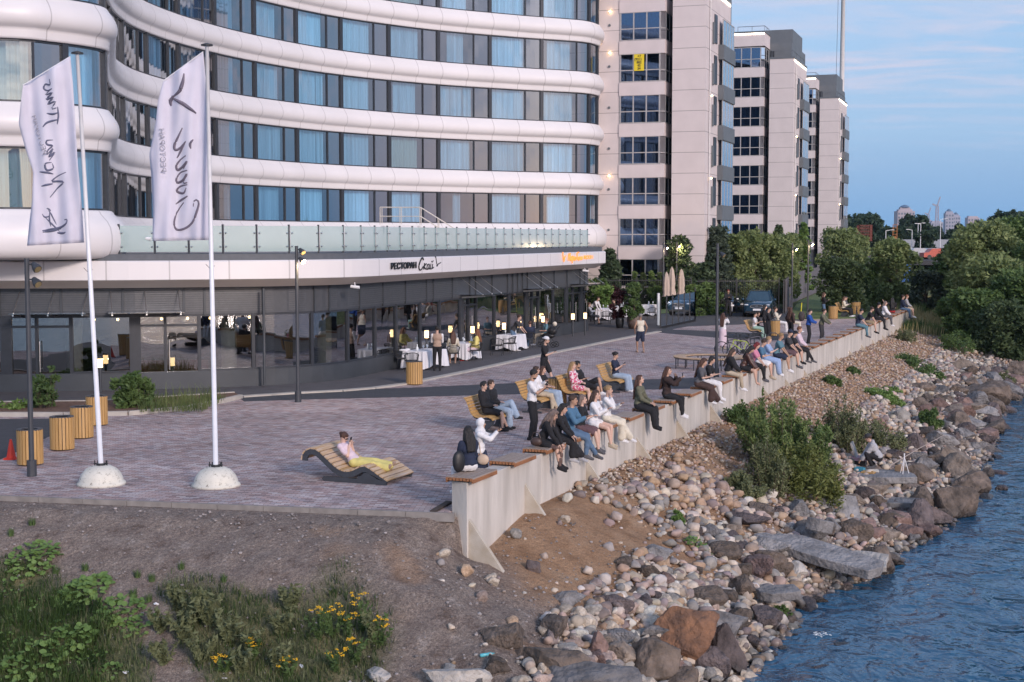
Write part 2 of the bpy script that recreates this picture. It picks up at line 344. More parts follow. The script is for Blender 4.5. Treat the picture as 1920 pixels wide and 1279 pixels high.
# ---- paved promenade
def brick_mat(name, c1, c2, mort, w_, h_, rot=0.06, off=.5, bump=.2):
    m = bpy.data.materials.new(name); m.use_nodes = True; n = m.node_tree.nodes; l = m.node_tree.links; b = n['Principled BSDF']; b.inputs['Roughness'].default_value = .8; b.inputs['Specular IOR Level'].default_value = .3
    tcn = n.new('ShaderNodeTexCoord'); mp = n.new('ShaderNodeMapping'); mp.inputs['Rotation'].default_value = (0, 0, rot); l.new(tcn.outputs['Object'], mp.inputs[0])
    br = n.new('ShaderNodeTexBrick'); l.new(mp.outputs[0], br.inputs[0]); br.inputs['Scale'].default_value = 1; br.inputs['Brick Width'].default_value = w_; br.inputs['Row Height'].default_value = h_
    br.inputs['Mortar Size'].default_value = .006; br.inputs['Bias'].default_value = 0; br.inputs[1].default_value = (0, 0, 0, 1); br.inputs[2].default_value = (1, 1, 1, 1); br.inputs[3].default_value = (.5, .5, .5, 1)
    rp = n.new('ShaderNodeValToRGB'); e = rp.color_ramp.elements; e[0].color = (*c1[0], 1); e[1].color = (*c1[-1], 1)
    for i, c in enumerate(c1[1:-1]): q = e.new((i+1)/(len(c1)-1)); q.color = (*c, 1)
    l.new(br.outputs['Color'], rp.inputs[0])
    nz = n.new('ShaderNodeTexNoise'); nz.inputs['Scale'].default_value = .35; nz.inputs['Detail'].default_value = 6; l.new(tcn.outputs['Object'], nz.inputs[0])
    r2 = n.new('ShaderNodeMapRange'); r2.inputs[1].default_value = .3; r2.inputs[2].default_value = .7; r2.inputs[3].default_value = .74; r2.inputs[4].default_value = 1.2; l.new(nz.outputs[0], r2.inputs[0])
    cc = n.new('ShaderNodeMix'); cc.data_type = 'RGBA'; cc.blend_type = 'MULTIPLY'; cc.inputs[0].default_value = 1; l.new(rp.outputs[0], cc.inputs[6]); l.new(r2.outputs[0], cc.inputs[7])
    mm = n.new('ShaderNodeMix'); mm.data_type = 'RGBA'; l.new(br.outputs['Fac'], mm.inputs[0]); l.new(cc.outputs[2], mm.inputs[6]); mm.inputs[7].default_value = (*mort, 1)
    l.new(mm.outputs[2], b.inputs['Base Color'])
    bp = n.new('ShaderNodeBump'); bp.invert = True; bp.inputs['Strength'].default_value = bump; bp.inputs['Distance'].default_value = .006; l.new(br.outputs['Fac'], bp.inputs['Height']); l.new(bp.outputs[0], b.inputs['Normal'])
    return m
M_PAVE = brick_mat('brick_paving', [(.21, .16, .16), (.40, .275, .25), (.49, .37, .345), (.33, .28, .29), (.56, .49, .47), (.30, .20, .19)], None, (.12, .10, .10), .21, .105)
def sheet(name, pts, z, m, thick=.0, knd='structure'):
    mb = MB(); pts = [(p[0], p[1]) for p in pts]
    mb.prism(pts, z-.02 if not thick else z-thick, z); o = mb.build(name, m)
    if knd: kind(o, knd)
    return o
pv = [(-60, 29.7)]+[(x, yedge(x)+.12) for x in (-14, -10, -6, -3, -1.25)]+[XY(s, -.16) for s in (.3, 10, 20, 30, 40, 50, 60, 70, 74)]+[(20, 95.5), (-60, 95.5)]
sheet('promenade_pavement', pv, .0, M_PAVE, .16)
M_ASPH = mat('asphalt', (.05, .052, .06), .9, 0, .14, 3, .4, 150)
M_KERB = mat('kerb_stone', (.42, .39, .35), .8, 0, .12, 4, .2)
# edge kerb of the paving at the mound
ek = MB()
for i in range(22):
    x0 = -22+i*.95; x1 = x0+.94
    if x1 < -1.05: ek.beam((x0, yedge(x0)+.06, -.08), (x1, yedge(x1)+.06, -.08), .08, .17)
kind(ek.build('paving_edge_kerb', mat('dull_kerb', (.24, .22, .205), .9, 0, .2, 4)), 'structure')
g = lambda *a: [G(x, y) for x, y in a]
kl = g((454, 745), (560, 738), (640, 734), (700, 729), (760, 721), (888, 695), (1000, 670), (1140, 641), (1200, 629), (1236, 622.5))
# dark footway beside the hotel
fw = g((-700, 752), (0, 762), (250, 760), (420, 747))+kl+g((1250, 610), (1240, 590), (1050, 590))+[(-4, 70), (-8, 55), (-14, 50), (-60, 50)]
sheet('footway', fw, .03, mat('footway_asphalt', (.085, .08, .085), .9, 0, .15, 2, .3, 120), .04)
b1 = g((449, 746.5), (560, 738.5), (640, 734.5), (700, 729.5), (790, 726.5), (954, 719), (1200, 712), (1330, 708), (1355, 727), (1200, 731), (967, 739.5), (830, 743), (560, 749.5), (458, 753))
sheet('asphalt_band', b1, .006, M_ASPH)
b2 = g((1215, 617), (1290, 619), (1500, 628), (1508, 640), (1349, 634), (1236, 624))
sheet('asphalt_band', b2, .006, M_ASPH)
sheet('parking_asphalt', g((-500, 786), (0, 786), (122, 785), (96, 817), (0, 862), (-500, 1010)), .006, M_ASPH)
def kerb(pts, wd, z0, z1, name='kerb'):
    mb = MB()
    for a, b in zip(pts, pts[1:]):
        n_ = max(1, int((b-a).length/1.0))
        for i in range(n_):
            p = a+(b-a)*(i/n_); q = a+(b-a)*((i+1)/n_-.012/(b-a).length); mb.beam((p.x, p.y, (z0+z1)/2), (q.x, q.y, (z0+z1)/2), wd, z1-z0)
    return kind(mb.build(name, M_KERB), 'structure')
kerb(kl, .3, -.02, .055)
bedk = g((-300, 783), (0, 781), (120, 781), (240, 779), (338, 770), (410, 757), (452, 747))
kerb(bedk, .14, -.02, .13, 'bed_kerb')
sheet('planting_bed', bedk+g((440, 741), (180, 757), (0, 759), (-300, 760)), .09, mat('bed_soil', (.16, .09, .06), .95, 0, .35, 9, .8, 60), .1)
kerb(g((-300, 760), (0, 759), (180, 757), (440, 741)), .1, -.02, .12, 'bed_kerb')
# car park asphalt behind the barrier
sheet('parking_asphalt', g((1190, 596), (1300, 594), (1478, 578), (1500, 601), (1380, 609), (1290, 612), (1240, 622)), .012, M_ASPH)
# ================================================================ hotel
def catmull(P, step):
    P = [Vector(p) for p in P]; out = []
    for i in range(len(P)-1):
        p0 = P[max(i-1, 0)]; p1 = P[i]; p2 = P[i+1]; p3 = P[min(i+2, len(P)-1)]; n = max(2, int((p2-p1).length/step*2))
        for k in range(n):
            t = k/n; out.append(.5*((2*p1)+(-p0+p2)*t+(2*p0-5*p1+4*p2-p3)*t*t+(-p0+3*p1-3*p2+p3)*t**3))
    out.append(P[-1])
    res = [out[0]]; acc = 0
    d = [0]
    for a, b in zip(out, out[1:]): d.append(d[-1]+(b-a).length)
    n = max(2, round(d[-1]/step)); j = 0
    for k in range(1, n):
        t = d[-1]*k/n
        while d[j+1] < t: j += 1
        res.append(out[j]+(out[j+1]-out[j])*((t-d[j])/(d[j+1]-d[j])))
    res.append(out[-1]); return res
def normals(C):
    N_ = []
    for i in range(len(C)):
        d = (C[min(i+1, len(C)-1)]-C[max(i-1, 0)]).normalized(); N_.append(Vector((d.y, -d.x)))   # right of travel = towards the camera
    return N_
hotel = T('hotel_building', 'white curved hotel with bulging bands between rows of blue windows', 'building', (-8, 75, 0))
HO = Vector((-8, 75, 0))
def loc(p, z=None):
    return (p[0]-HO.x, p[1]-HO.y, (p[2] if z is None else z))
M_PANEL = mat('white_facade_panel', (.70, .675, .68), .42, 0, .04, .4, 0)
def panel_mat():
    m = M_PANEL; n = m.node_tree.nodes; l = m.node_tree.links; b = n['Principled BSDF']
    # thin vertical joints stored as an attribute along the band
    at = n.new('ShaderNodeAttribute'); at.attribute_name = 'run'; mo = n.new('ShaderNodeMath'); mo.operation = 'MODULO'; l.new(at.outputs['Fac'], mo.inputs[0]); mo.inputs[1].default_value = 1.95
    gt = n.new('ShaderNodeMath'); gt.operation = 'LESS_THAN'; l.new(mo.outputs[0], gt.inputs[0]); gt.inputs[1].default_value = .05
    old = b.inputs['Base Color'].links[0].from_socket; mx = n.new('ShaderNodeMix'); mx.data_type = 'RGBA'; mu = n.new('ShaderNodeMath'); mu.operation = 'MULTIPLY'; mu.inputs[1].default_value = .55; l.new(gt.outputs[0], mu.inputs[0])
    l.new(mu.outputs[0], mx.inputs[0]); l.new(old, mx.inputs[6]); mx.inputs[7].default_value = (.3, .28, .28, 1); l.new(mx.outputs[2], b.inputs['Base Color'])
panel_mat()
TC = [(-32, 42.5), (-24, 44.2), (-16.5, 46), (-15.0, 47.0), (-13.85, 48.9), (-14.33, 51.0), (-15.0, 53.4), (-15.95, 56.8), (-16.8, 60.2), (-17.4, 63.8), (-17.55, 68), (-16.7, 73.5), (-14.6, 79.8), (-10.8, 86.5), (-5.5, 92.0), (0, 95.6), (3.2, 97.2), (4.9, 98.2), (5.8, 99.6), (6.1, 101.6), (6.2, 112)]
TC = catmull(TC, .3); TN = normals(TC)
TD = [0]
for a, b in zip(TC, TC[1:]): TD.append(TD[-1]+(b-a).length)
def band(name, prof, C, Nn, D, mats, smooth=True):
    mb = MB(); rows = [[loc(C[i]+Nn[i]*o, z) for i in range(len(C))] for o, z in prof]
    mb.grid(rows[::-1]); me = mb.mesh(name, mats, smooth)
    a = me.attributes.new('run', 'FLOAT', 'POINT'); vals = []
    for _ in prof: vals += D
    a.data.foreach_set('value', vals)
    o = bpy.data.objects.new(name, me); COL.objects.link(o); o.parent = hotel
    return o
SILL0, FH = 6.2, 3.43
PR = [(-.45, 0), (-.02, 0), (.06, -.015), (.12, -.05), (.16, -.10), (.24, -.16), (.36, -.25), (.50, -.38), (.60, -.52), (.64, -.66), (.62, -.80), (.54, -.92), (.40, -1.01), (.26, -1.06), (.19, -1.10), (.17, -1.16), (.15, -1.25), (.12, -1.36), (.10, -1.43), (-.1, -1.43), (-.45, -1.43)]
PR = [(o*.58 if o > 0 else o, z) for o, z in PR]
for k in range(1, 7):
    z = SILL0+FH*k; band('facade_band', [(o, z+d) for o, d in PR], TC, TN, TD, M_PANEL)
PB = [(-.45, 0), (-.02, 0), (.06, -.015), (.14, -.06), (.2, -.14), (.34, -.24), (.55, -.38), (.72, -.58), (.80, -.85), (.80, -1.1), (.76, -1.32), (.62, -1.5), (.4, -1.6), (.1, -1.64), (-.6, -1.66), (-4, -1.66)]
PB = [(o*.74 if o > 0 else o, z) for o, z in PB]
band('facade_band', [(o, SILL0+d) for o, d in PB], TC, TN, TD, M_PANEL)
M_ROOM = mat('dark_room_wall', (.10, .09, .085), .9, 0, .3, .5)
M_CURT = mat('sheer_curtain', (.72, .72, .74), .9, 0, .25, 5, aniso=(1, 1, .02), objrand=.22)
M_CURB = mat('beige_curtain', (.60, .52, .42), .9, 0, .2, 9, aniso=(1, 1, .02))
M_FRAME = mat('window_frame_dark', (.04, .045, .055), .4, .3, .1)
M_GLASS = glass('hotel_glass', (.46, .72, .88), .24)
M_GLASS2 = glass('hotel_glass_side', (.10, .22, .40), .30)
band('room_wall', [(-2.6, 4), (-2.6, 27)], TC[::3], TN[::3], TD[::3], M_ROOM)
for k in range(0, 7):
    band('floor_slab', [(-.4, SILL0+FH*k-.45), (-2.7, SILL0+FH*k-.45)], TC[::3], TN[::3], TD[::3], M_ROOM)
def pt(d):
    j = min(len(TD)-2, max(0, next((i for i in range(len(TD)-1) if TD[i+1] >= d), len(TD)-2)))
    u = (d-TD[j])/(TD[j+1]-TD[j]); return TC[j]+(TC[j+1]-TC[j])*u, (TN[j]*(1-u)+TN[j+1]*u).normalized()
WH = 2.0
def ribbon(mb, d0, d1, off, z0, z1, wave=0, step=.5):
    n_ = max(1, int(math.ceil((d1-d0)/step))); P = []
    for i in range(n_+1):
        p, q = pt(d0+(d1-d0)*i/n_); P.append(p+q*(off+(wave*math.sin(i*2.2)+wave*.6*math.sin(i*.9+d0) if wave else 0)))
    mb.grid([[loc(p, z0) for p in P], [loc(p, z1) for p in P]])
def solid(mb, d0, d1, off, th, z0, z1):
    n_ = max(1, int(math.ceil((d1-d0)/.6)))
    for i in range(n_):
        a, qa = pt(d0+(d1-d0)*i/n_); b, qb = pt(d0+(d1-d0)*(i+1)/n_); poly = [loc(a+qa*off, 0)[:2], loc(b+qb*off, 0)[:2], loc(b+qb*(off-th), 0)[:2], loc(a+qa*(off-th), 0)[:2]]
        mb.prism(poly, z0, z1)
MOD = 3.86
# modules: start a little left of the frame; the wing's round corner carries narrow lights
mods = []; d = 10.5
corner0, corner1 = None, None
for i, p in enumerate(TC):
    if corner0 is None and p.y > 47.2: corner0 = TD[i]
    if corner1 is None and p.y > 61: corner1 = TD[i]
starts = []
d = corner0-MOD*3
while d < corner0-.2: starts.append((d, d+MOD)); d += MOD
starts[-1] = (starts[-1][0], corner0); d = corner0
while d < corner1: starts.append((d, d+2.1)); d += 2.1
dend = next(TD[i] for i, p in enumerate(TC) if i > 100 and p.x > 5.2)
nm = round((dend-d)/MOD); st_ = (dend-d)/nm
for i in range(nm): starts.append((d+i*st_, d+(i+1)*st_))
starts.append((dend, dend+1.5)); starts.append((dend+1.5, dend+4))
vis_skip = lambda k, a: (k >= 3 and a < corner0+3) or (k >= 5 and a < corner1+12) 
rng = random.Random(4)
for k in range(0, 6):
    z0 = SILL0+FH*k; z1 = z0+WH
    for a, b in starts:
        if vis_skip(k, a): continue
        small = (b-a) < 2.6
        fr = MB()
        solid(fr, a, b, -.03, .12, z0, z0+.06); solid(fr, a, b, -.03, .12, z1-.07, z1)
        solid(fr, a-.11, a+.11, .01, .2, z0, z1)
        if not small: solid(fr, a+(b-a)*.69-.035, a+(b-a)*.69+.035, -.02, .12, z0+.06, z1-.07)
        f = fr.build('window', M_FRAME, hotel)
        if k >= 1 and rng.random() < .0: pass
        pa = MB(); m1 = a+(b-a)*.69 if not small else b-.11
        ribbon(pa, a+.1, m1, -.09, z0+.05, z1-.06); pa.build('pane', M_GLASS, f)
        if not small:
            pa = MB(); ribbon(pa, m1, b-.1, -.09, z0+.05, z1-.06); pa.build('pane', M_GLASS2, f)
        cu = MB(); op = rng.choice([0, 0, .05, .12, .25, .45, .7]); ribbon(cu, a+.15+(m1-a)*op*.6, m1-.1-(m1-a)*op*.4, -.42, z0-.1, z1+.1, .045, .09)
        if rng.random() < .25: ribbon(cu, m1-.7, m1-.05, -.34, z0-.1, z1+.1, .05, .07)
        cu.build('curtain', M_CURB if (a < corner0-3 and k < 2) or rng.random() < .06 else M_CURT, f)
# ---- podium ---------------------------------------------------------------
FC = catmull([(-45, 48.2), (-24, 48.5), (-17.4, 48.6), (-13.8, 49.0), (-12.0, 49.5), (-9.6, 50.3), (-7.66, 51.4), (-6.3, 53.0), (-4.9, 56.6), (-3.2, 61), (2.3, 75.6), (4.25, 80.3)], .5)
FC += [Vector((4.3, 81.6)), Vector((4.2, 83)), Vector((4.0, 96))]
FN = normals(FC); FD = [0]
for a, b in zip(FC, FC[1:]): FD.append(FD[-1]+(b-a).length)
podium = T('restaurant_podium', 'glazed dark grey restaurant floor under a white sign fascia and terrace', 'building', (-8, 60, 0)); _h = hotel
HO2 = HO; HO = Vector((-8, 60, 0)); hotel = podium
def fpt(d):
    j = min(len(FD)-2, max(0, next((i for i in range(len(FD)-1) if FD[i+1] >= d), len(FD)-2)))
    u = (d-FD[j])/(FD[j+1]-FD[j]); return FC[j]+(FC[j+1]-FC[j])*u, (FN[j]*(1-u)+FN[j+1]*u).normalized()
M_GREY = mat('anthracite_cladding', (.055, .062, .072), .5, .2, .12, 1.2)
M_SOFF = mat('beige_soffit', (.66, .58, .52), .6, 0, .05, 1)
M_STRIP = mat('slate_strip', (.085, .095, .11), .6, 0, .1)
band('plinth', [(-.2, .62), (.05, .62), (.05, -.05)], FC, FN, FD, M_GREY, False)
band('fascia', [(-2, 4.5), (.95, 4.5), (1.0, 4.46), (1.0, 3.86), (.98, 3.84)], FC, FN, FD, M_PANEL, False)
band('soffit', [(.975, 3.836), (.42, 3.565), (.1, 3.56), (-.1, 3.56)], FC, FN, FD, M_SOFF, False)
band('parapet_strip', [(-2, 4.72), (.8, 4.72), (.8, 4.505)], FC, FN, FD, M_STRIP, False)
# louvre band
lv = MB()
def fsolid(mb, d0, d1, off, th, z0, z1, step=.9):
    n_ = max(1, int(math.ceil((d1-d0)/step)))
    for i in range(n_):
        a, qa = fpt(d0+(d1-d0)*i/n_); b, qb = fpt(d0+(d1-d0)*(i+1)/n_)
        mb.prism([loc(a+qa*off, 0)[:2], loc(b+qb*off, 0)[:2], loc(b+qb*(off-th), 0)[:2], loc(a+qa*(off-th), 0)[:2]], z0, z1)
def dof(x=None, y=None):
    for i, p in enumerate(FC):
        if y is not None and p.y >= y and p.x > -10: return FD[i]
        if x is not None and p.x >= x: return FD[i]
d_0 = dof(x=-22); d_l = dof(y=63.0); d_end = FD[-4]
for i in range(11):
    z = 2.70+i*.078; fsolid(lv, d_0, d_l, .03, .05, z, z+.052, 1.5)
lv.build('louvre_panel', mat('louvre_grey', (.10, .105, .115), .45, .4, .08), podium)
band('lintel_cladding', [(0, 3.56), (0, 2.62), (-.2, 2.62)], FC, FN, FD, mat('lintel_grey', (.075, .08, .09), .5, .3, .08), False)
dd = d_0
while dd < FD[-1]-1:
    dm = MB(); fsolid(dm, dd-.04, dd+.04, .06, .1, 2.6, 3.56); dm.build('cladding_rib', M_GREY, podium); dd += 2.05 if rng.random() < .75 else .7
# shopfront windows
M_SGL = glass('shop_glass', (.30, .34, .34), .24, .01, .10)
M_SGB = glass('shop_glass_bright', (.7, .7, .66), .14, .01, .05)
dd = d_0; i = 0; doors = [G(120, 737), G(272, 735), G(850, 665), G(985, 642), G(1095, 624)]
while dd < d_end-.4:
    wlen = [2.3, 1.9, 2.3, 2.0][i % 4]; i += 1; e = min(dd+wlen, d_end)
    p, q = fpt((dd+e)/2); isd = any((Vector((D_.x, D_.y))-p).length < 1.15 for D_ in doors)
    fr = MB(); zb = .0 if isd else .62
    fsolid(fr, dd-.06, dd+.06, .0, .16, zb, 2.62); fsolid(fr, dd+.06, e-.06, -.02, .12, 2.54, 2.62); fsolid(fr, dd+.06, e-.06, -.02, .12, zb, zb+.07)
    if isd:
        mid = (dd+e)/2; fsolid(fr, mid-.05, mid+.05, .0, .14, zb+.07, 2.54); fsolid(fr, dd+.06, dd+.32, .0, .12, .07, 2.54); fsolid(fr, dd+.06, e-.06, .01, .12, 2.2, 2.28)
        fsolid(fr, dd+.32, e-.06, .005, .1, .07, .3)
    f = fr.build('entrance_door' if isd else 'shop_window', M_FRAME, podium)
    pa = MB(); a_, qa = fpt(dd+.06); b_, qb = fpt(e-.06)
    mb_n = 3
    P = [fpt(dd+.06+(e-dd-.12)*j/mb_n) for j in range(mb_n+1)]
    pa.grid([[loc(p_+q_*-.07, zb+.05) for p_, q_ in P], [loc(p_+q_*-.07, 2.56) for p_, q_ in P]]); pa.build('pane', M_SGL, f)
    if isd:
        hb = MB(); hp, hq = fpt((dd+e)/2+.12); c = hp+hq*.09; hb.cone(loc(c, .7), loc(c, 1.75), .02, .02, 8)
        for z in (.8, 1.65): hb.cone(loc(c, z), loc(hp-hq*.02, z), .012, .012, 6)
        hb.build('handle', M_STEEL, f)
    dd = e
# interior: floor, back wall, ceiling, columns, warm dim lights
I_ = MB()
band('interior_wall', [(-7, 0), (-7, 3.4)], FC, FN, FD, mat('restaurant_wall', (.13, .10, .08), .8, 0, .5, .6))
band('interior_ceiling', [(-.1, 2.75), (-7, 2.75)], FC, FN, FD, mat('restaurant_ceiling', (.05, .05, .05), .9))
band('interior_floor', [(-.1, .06), (-7, .06)], FC, FN, FD, mat('restaurant_floor', (.16, .11, .08), .5, 0, .2))
for D_ in (dof(x=-21), dof(x=-15.2), dof(x=-10.2), dof(y=52.8), dof(y=58), dof(y=64), dof(y=70), dof(y=76)):
    p, q = fpt(D_); c = MB(); c.cone(loc(p-q*.75, .06), loc(p-q*.75, 2.75), .28, .28, 16); c.build('column', mat('cream_column', (.62, .55, .42), .7), podium)
bl = MB()
for k, (s0, s1) in enumerate(((dof(x=-9.3), dof(x=-7.0)),)):
    for j in range(28): fsolid(bl, s0, s1, -.25, .03, .75+j*.065, .75+j*.065+.03)
bl.build('blind', mat('blind_grey', (.10, .10, .11), .6), podium)
so_ = MB()
for D_, c in ((dof(x=-12.4), .7), (dof(x=-11.3), .7), (dof(x=-19), .7)):
    p, q = fpt(D_); so_.box(loc(p-q*1.6, .30), (1.6, .7, .45)); so_.box(loc(p-q*1.95, .62), (1.6, .22, .5))
so_.build('sofa', mat('red_upholstery', (.25, .03, .02), .7), podium, bevel=.04)
# pendant lights inside (lit in the photo: small warm dots)
pl_ = MB()
for D_ in [dof(x=-15)+i*.9 for i in range(8)]:
    p, q = fpt(D_); pl_.ball(loc(p-q*2.2, 2.35), .05, 8, 5)
pl_.build('spot_lamp', M_EMW, podium, True)
# glass canopies over entrances
for n_, (px, py) in enumerate(((105, 738), (262, 736), (852, 663), (985, 641), (1085, 625))):
    D_ = min(range(len(FC)), key=lambda i: (FC[i]-G(px, py).to_2d()).length); p = FC[D_]; q = FN[D_]; t = Vector((-q.y, q.x))*-1; t = Vector((q.y, -q.x))*-1
    fr = MB(); wd = 1.25
    for sgn in (-1, 0, 1):
        e0 = p+t*wd*sgn*.9; fr.beam(loc(e0+q*.05, 2.62), loc(e0+q*1.15, 2.70), .05, .07)
        fr.tube([loc(e0+q*.06, 3.45), loc(e0+q*.55, 3.1), loc(e0+q*1.05, 2.76)], .014, 6)
        fr.ball(loc(e0+q*1.05, 2.76), .035, 8, 5)
    f = fr.build('entrance_canopy', M_STEEL, podium)
    gl = MB(); gl.prism([loc(p-t*wd, 0)[:2], loc(p+t*wd, 0)[:2], loc(p+t*wd+q*1.25, 0)[:2], loc(p-t*wd+q*1.25, 0)[:2]], 2.735, 2.755)
    gl.build('pane', glass('canopy_glass', (.55, .68, .66), .25), f)
# ---- terrace balustrade of glass panes on posts
bal = T('glass_balustrade', 'frosted glass balustrade on grey posts along the restaurant roof terrace', 'balustrade', (-8, 60, 4.72))
HO = Vector((-8, 60, 4.72)); hotel = bal
M_BG = mat('frosted_glass_pane', (.45, .58, .57), .12, 0, .04, 1)
M_BG.node_tree.nodes['Principled BSDF'].inputs['Alpha'].default_value = .55
d0 = dof(x=-14.0)+.2; d1 = dof(y=79.3); pn = int((d1-d0)/1.12)
for i in range(pn+1):
    dd = d0+(d1-d0)*i/pn; p, q = fpt(dd); po = MB(); po.beam(loc(p+q*.35, 0), loc(p+q*.35, 1.02), .05, .07); po_o = po.build('post', M_LAMPM, bal); cl = MB()
    for z in (.25, .72):
        for sgn in (-1, 1):
            p2, q2 = fpt(dd+sgn*.09); cl.ball(loc(p2+q2*.42, z), .035, 6, 4)
    cl.build('clamp', M_STEEL, po_o)
    if i < pn:
        pa = MB(); a_, qa = fpt(dd+.04); b_, qb = fpt(dd+(d1-d0)/pn-.04); a_ = a_+qa*.39; b_ = b_+qb*.39
        pa.beam(loc(a_, .52), loc(b_, .52), .014, .9); pa.build('pane', M_BG, bal)
hotel = podium; HO = Vector((-8, 60, 0))
# terrace floor
tf = MB(); tpoly = [tuple(loc(FC[i]+FN[i]*.5, 0)[:2]) for i in range(0, len(FC), 2)]+[loc((6, 104), 0)[:2], loc((-45, 104), 0)[:2]]
tf.prism(tpoly, 4.4, 4.66); tf.build('terrace_floor', mat('terrace_tiles', (.3, .29, .28), .8), podium)
# terrace stair with rails
st2 = T('terrace_stair', 'white steel stair with handrails leading down from the terrace door', 'stair', (0, 0, 0))
P0 = AT(765, 425, 80); sx, sy, sz = P0.x, P0.y, 4.66
sm = MB()
sm.box((sx-.4, sy, 5.95), (2.2, 1.2, .1))
for i in range(6): sm.box((sx+.85+.3*i, sy, 5.75-.2*i), (.3, 1.1, .05))
for yy in (-.55, .55): sm.beam((sx+.7, sy+yy, 5.9), (sx+2.6, sy+yy, 4.72), .04, .2)
for xx in (-1.4, .6):
    for yy in (-.5, .5): sm.cone((sx+xx, sy+yy, 4.66), (sx+xx, sy+yy, 5.92), .04, .04, 6)
sm.build('tread_flight', M_WHITEP, st2)
rl = MB()
for yy in (-.58, .58):
    rl.tube([(sx-1.5, sy+yy, 6.95), (sx+.7, sy+yy, 6.95), (sx+2.7, sy+yy, 5.7)], .025, 6); rl.tube([(sx-1.5, sy+yy, 6.45), (sx+.7, sy+yy, 6.45), (sx+2.7, sy+yy, 5.2)], .02, 6)
    for xx, z0, z1 in ((-1.5, 5.95, 6.95), (-.4, 5.95, 6.95), (.7, 5.9, 6.95), (1.7, 5.3, 6.32), (2.7, 4.7, 5.7)): rl.cone((sx+xx, sy+yy, z0), (sx+xx, sy+yy, z1), .022, .022, 6)
rl.build('handrail', mat('rail_cream', (.62, .58, .52), .4, .3), st2)
# small cameras and lamps on facade
def facade_cam(px, py, Yd, label):
    c = AT(px, py, Yd); t_ = T('security_camera', label, 'camera', c)
    b = MB(); b.cone((-.16, 0, 0), (.16, -.05, -.04), .06, .06, 10); b.build('camera_body', M_WHITEP, t_)
    b = MB(); b.cone((.0, 0, 0), (-.05, .22, .12), .02, .03, 8); b.build('bracket', M_WHITEP, t_)
facade_cam(666, 537, 52.2, 'white security camera under the soffit left of the restaurant sign')
facade_cam(1098, 507, 78, 'white security camera under the right end of the fascia')
facade_cam(275, 446, 49, 'white security camera on a long arm beside the right flag')
# ---- writing -------------------------------------------------------------
M_LET = mat('black_letters', (.012, .012, .014), .4)
def text_mesh(body, size, name, parent, mtx, m, ext=.02, sx=1.0, bold=0.0):
    cu = bpy.data.curves.new(name, 'FONT'); cu.body = body; cu.size = size; cu.extrude = ext; cu.offset = bold; cu.align_x = 'LEFT'
    o = bpy.data.objects.new(name, cu); COL.objects.link(o); bpy.context.view_layer.update()
    me = bpy.data.meshes.new_from_object(o.evaluated_get(bpy.context.evaluated_depsgraph_get())); COL.objects.unlink(o); bpy.data.objects.remove(o)
    me.transform(mtx @ Matrix.Diagonal((sx, 1, 1, 1))); me.materials.clear(); me.materials.append(m); me.name = name
    o = bpy.data.objects.new(name, me); COL.objects.link(o); o.parent = parent; return o
def strokes(mb, lines, frame, r):
    "lines in sign units; frame maps (u,v)->3D"
    for ln in lines:
        P = [Vector((a, b, 0)) for a, b in ln]
        if len(P) > 2: P = [p for p in catmull(P, max(.02, sum((q-p).length for p, q in zip(P, P[1:]))/26))]
        mb.tube([frame(p.x, p.y) for p in P], r, 5)
def sign_frame(D_):
    p, q = fpt(D_); t = Vector((-q.y, q.x)); return p+q*1.02, q, t
# Скай lettering in unit box (height about 1)
SKAI = [[(.42, .95), (.5, .8), (.38, 1.0), (.15, .7), (.02, .3), (.1, .02), (.3, .08), (.5, .3)],
        [(.62, .55), (.52, .05)], [(.8, .5), (.58, .28), (.78, .04)],
        [(1.1, .45), (.92, .4), (.85, .15), (.98, .05), (1.12, .42), (1.08, .1), (1.2, .08)],
        [(1.28, .48), (1.22, .1), (1.36, .1), (1.46, .48), (1.42, .1), (1.58, .2)], [(1.33, .68), (1.42, .62), (1.52, .72)]]
BIRD = [[(1.78, 1.05), (1.86, .6), (1.95, .3)], [(1.95, .3), (2.05, .42), (2.35, .55)], [(1.86, .3), (1.95, .28), (2.0, .38)]]
def rest_sign(D0, rev, order, m, label, r):
    base, q, t = sign_frame(D0); ang = math.atan2(t.y, t.x)
    s_ = T('fascia_sign', label, 'sign', (base.x, base.y, 3.98), ang)
    return s_
D_s = min(range(len(FC)), key=lambda i: abs((960+FPX*(FC[i]+FN[i]*1.0).x/(FC[i]+FN[i]*1.0).y)-735)+(0 if FC[i].x > -12 else 999)); D_s = FD[D_s]
sg = rest_sign(D_s, 0, 0, M_LET, 'black lettering with a bird on the white fascia above the restaurant windows', .02)
Rx = Matrix.Rotation(math.pi/2, 4, 'X')
text_mesh('РЕСТОРАН', .33, 'lettering', sg, Matrix.Translation((0, -.03, .10)) @ Rx, M_LET, .02, 1.35, .006)
mb = MB(); strokes(mb, SKAI, lambda u, v: (2.62+u*.95, -.03, .0+v*.5), .028); strokes(mb, BIRD, lambda u, v: (2.62+u*.95, -.03, .0+v*.5), .032); mb.build('script_lettering', M_LET, sg)
D_s2 = min(range(len(FC)), key=lambda i: abs((960+FPX*(FC[i]+FN[i]*1.0).x/(FC[i]+FN[i]*1.0).y)-1053)+(0 if FC[i].x > -1 and FC[i].y < 82 else 999)); D_s2 = FD[D_s2]
sg = rest_sign(D_s2, 0, 0, M_LET, 'backlit lettering glowing warm at the far right end of the fascia', .02)
M_LIT = mat('backlit_letters', (.5, .2, .06), .5, emit=(1, .26, .04), estr=.42)
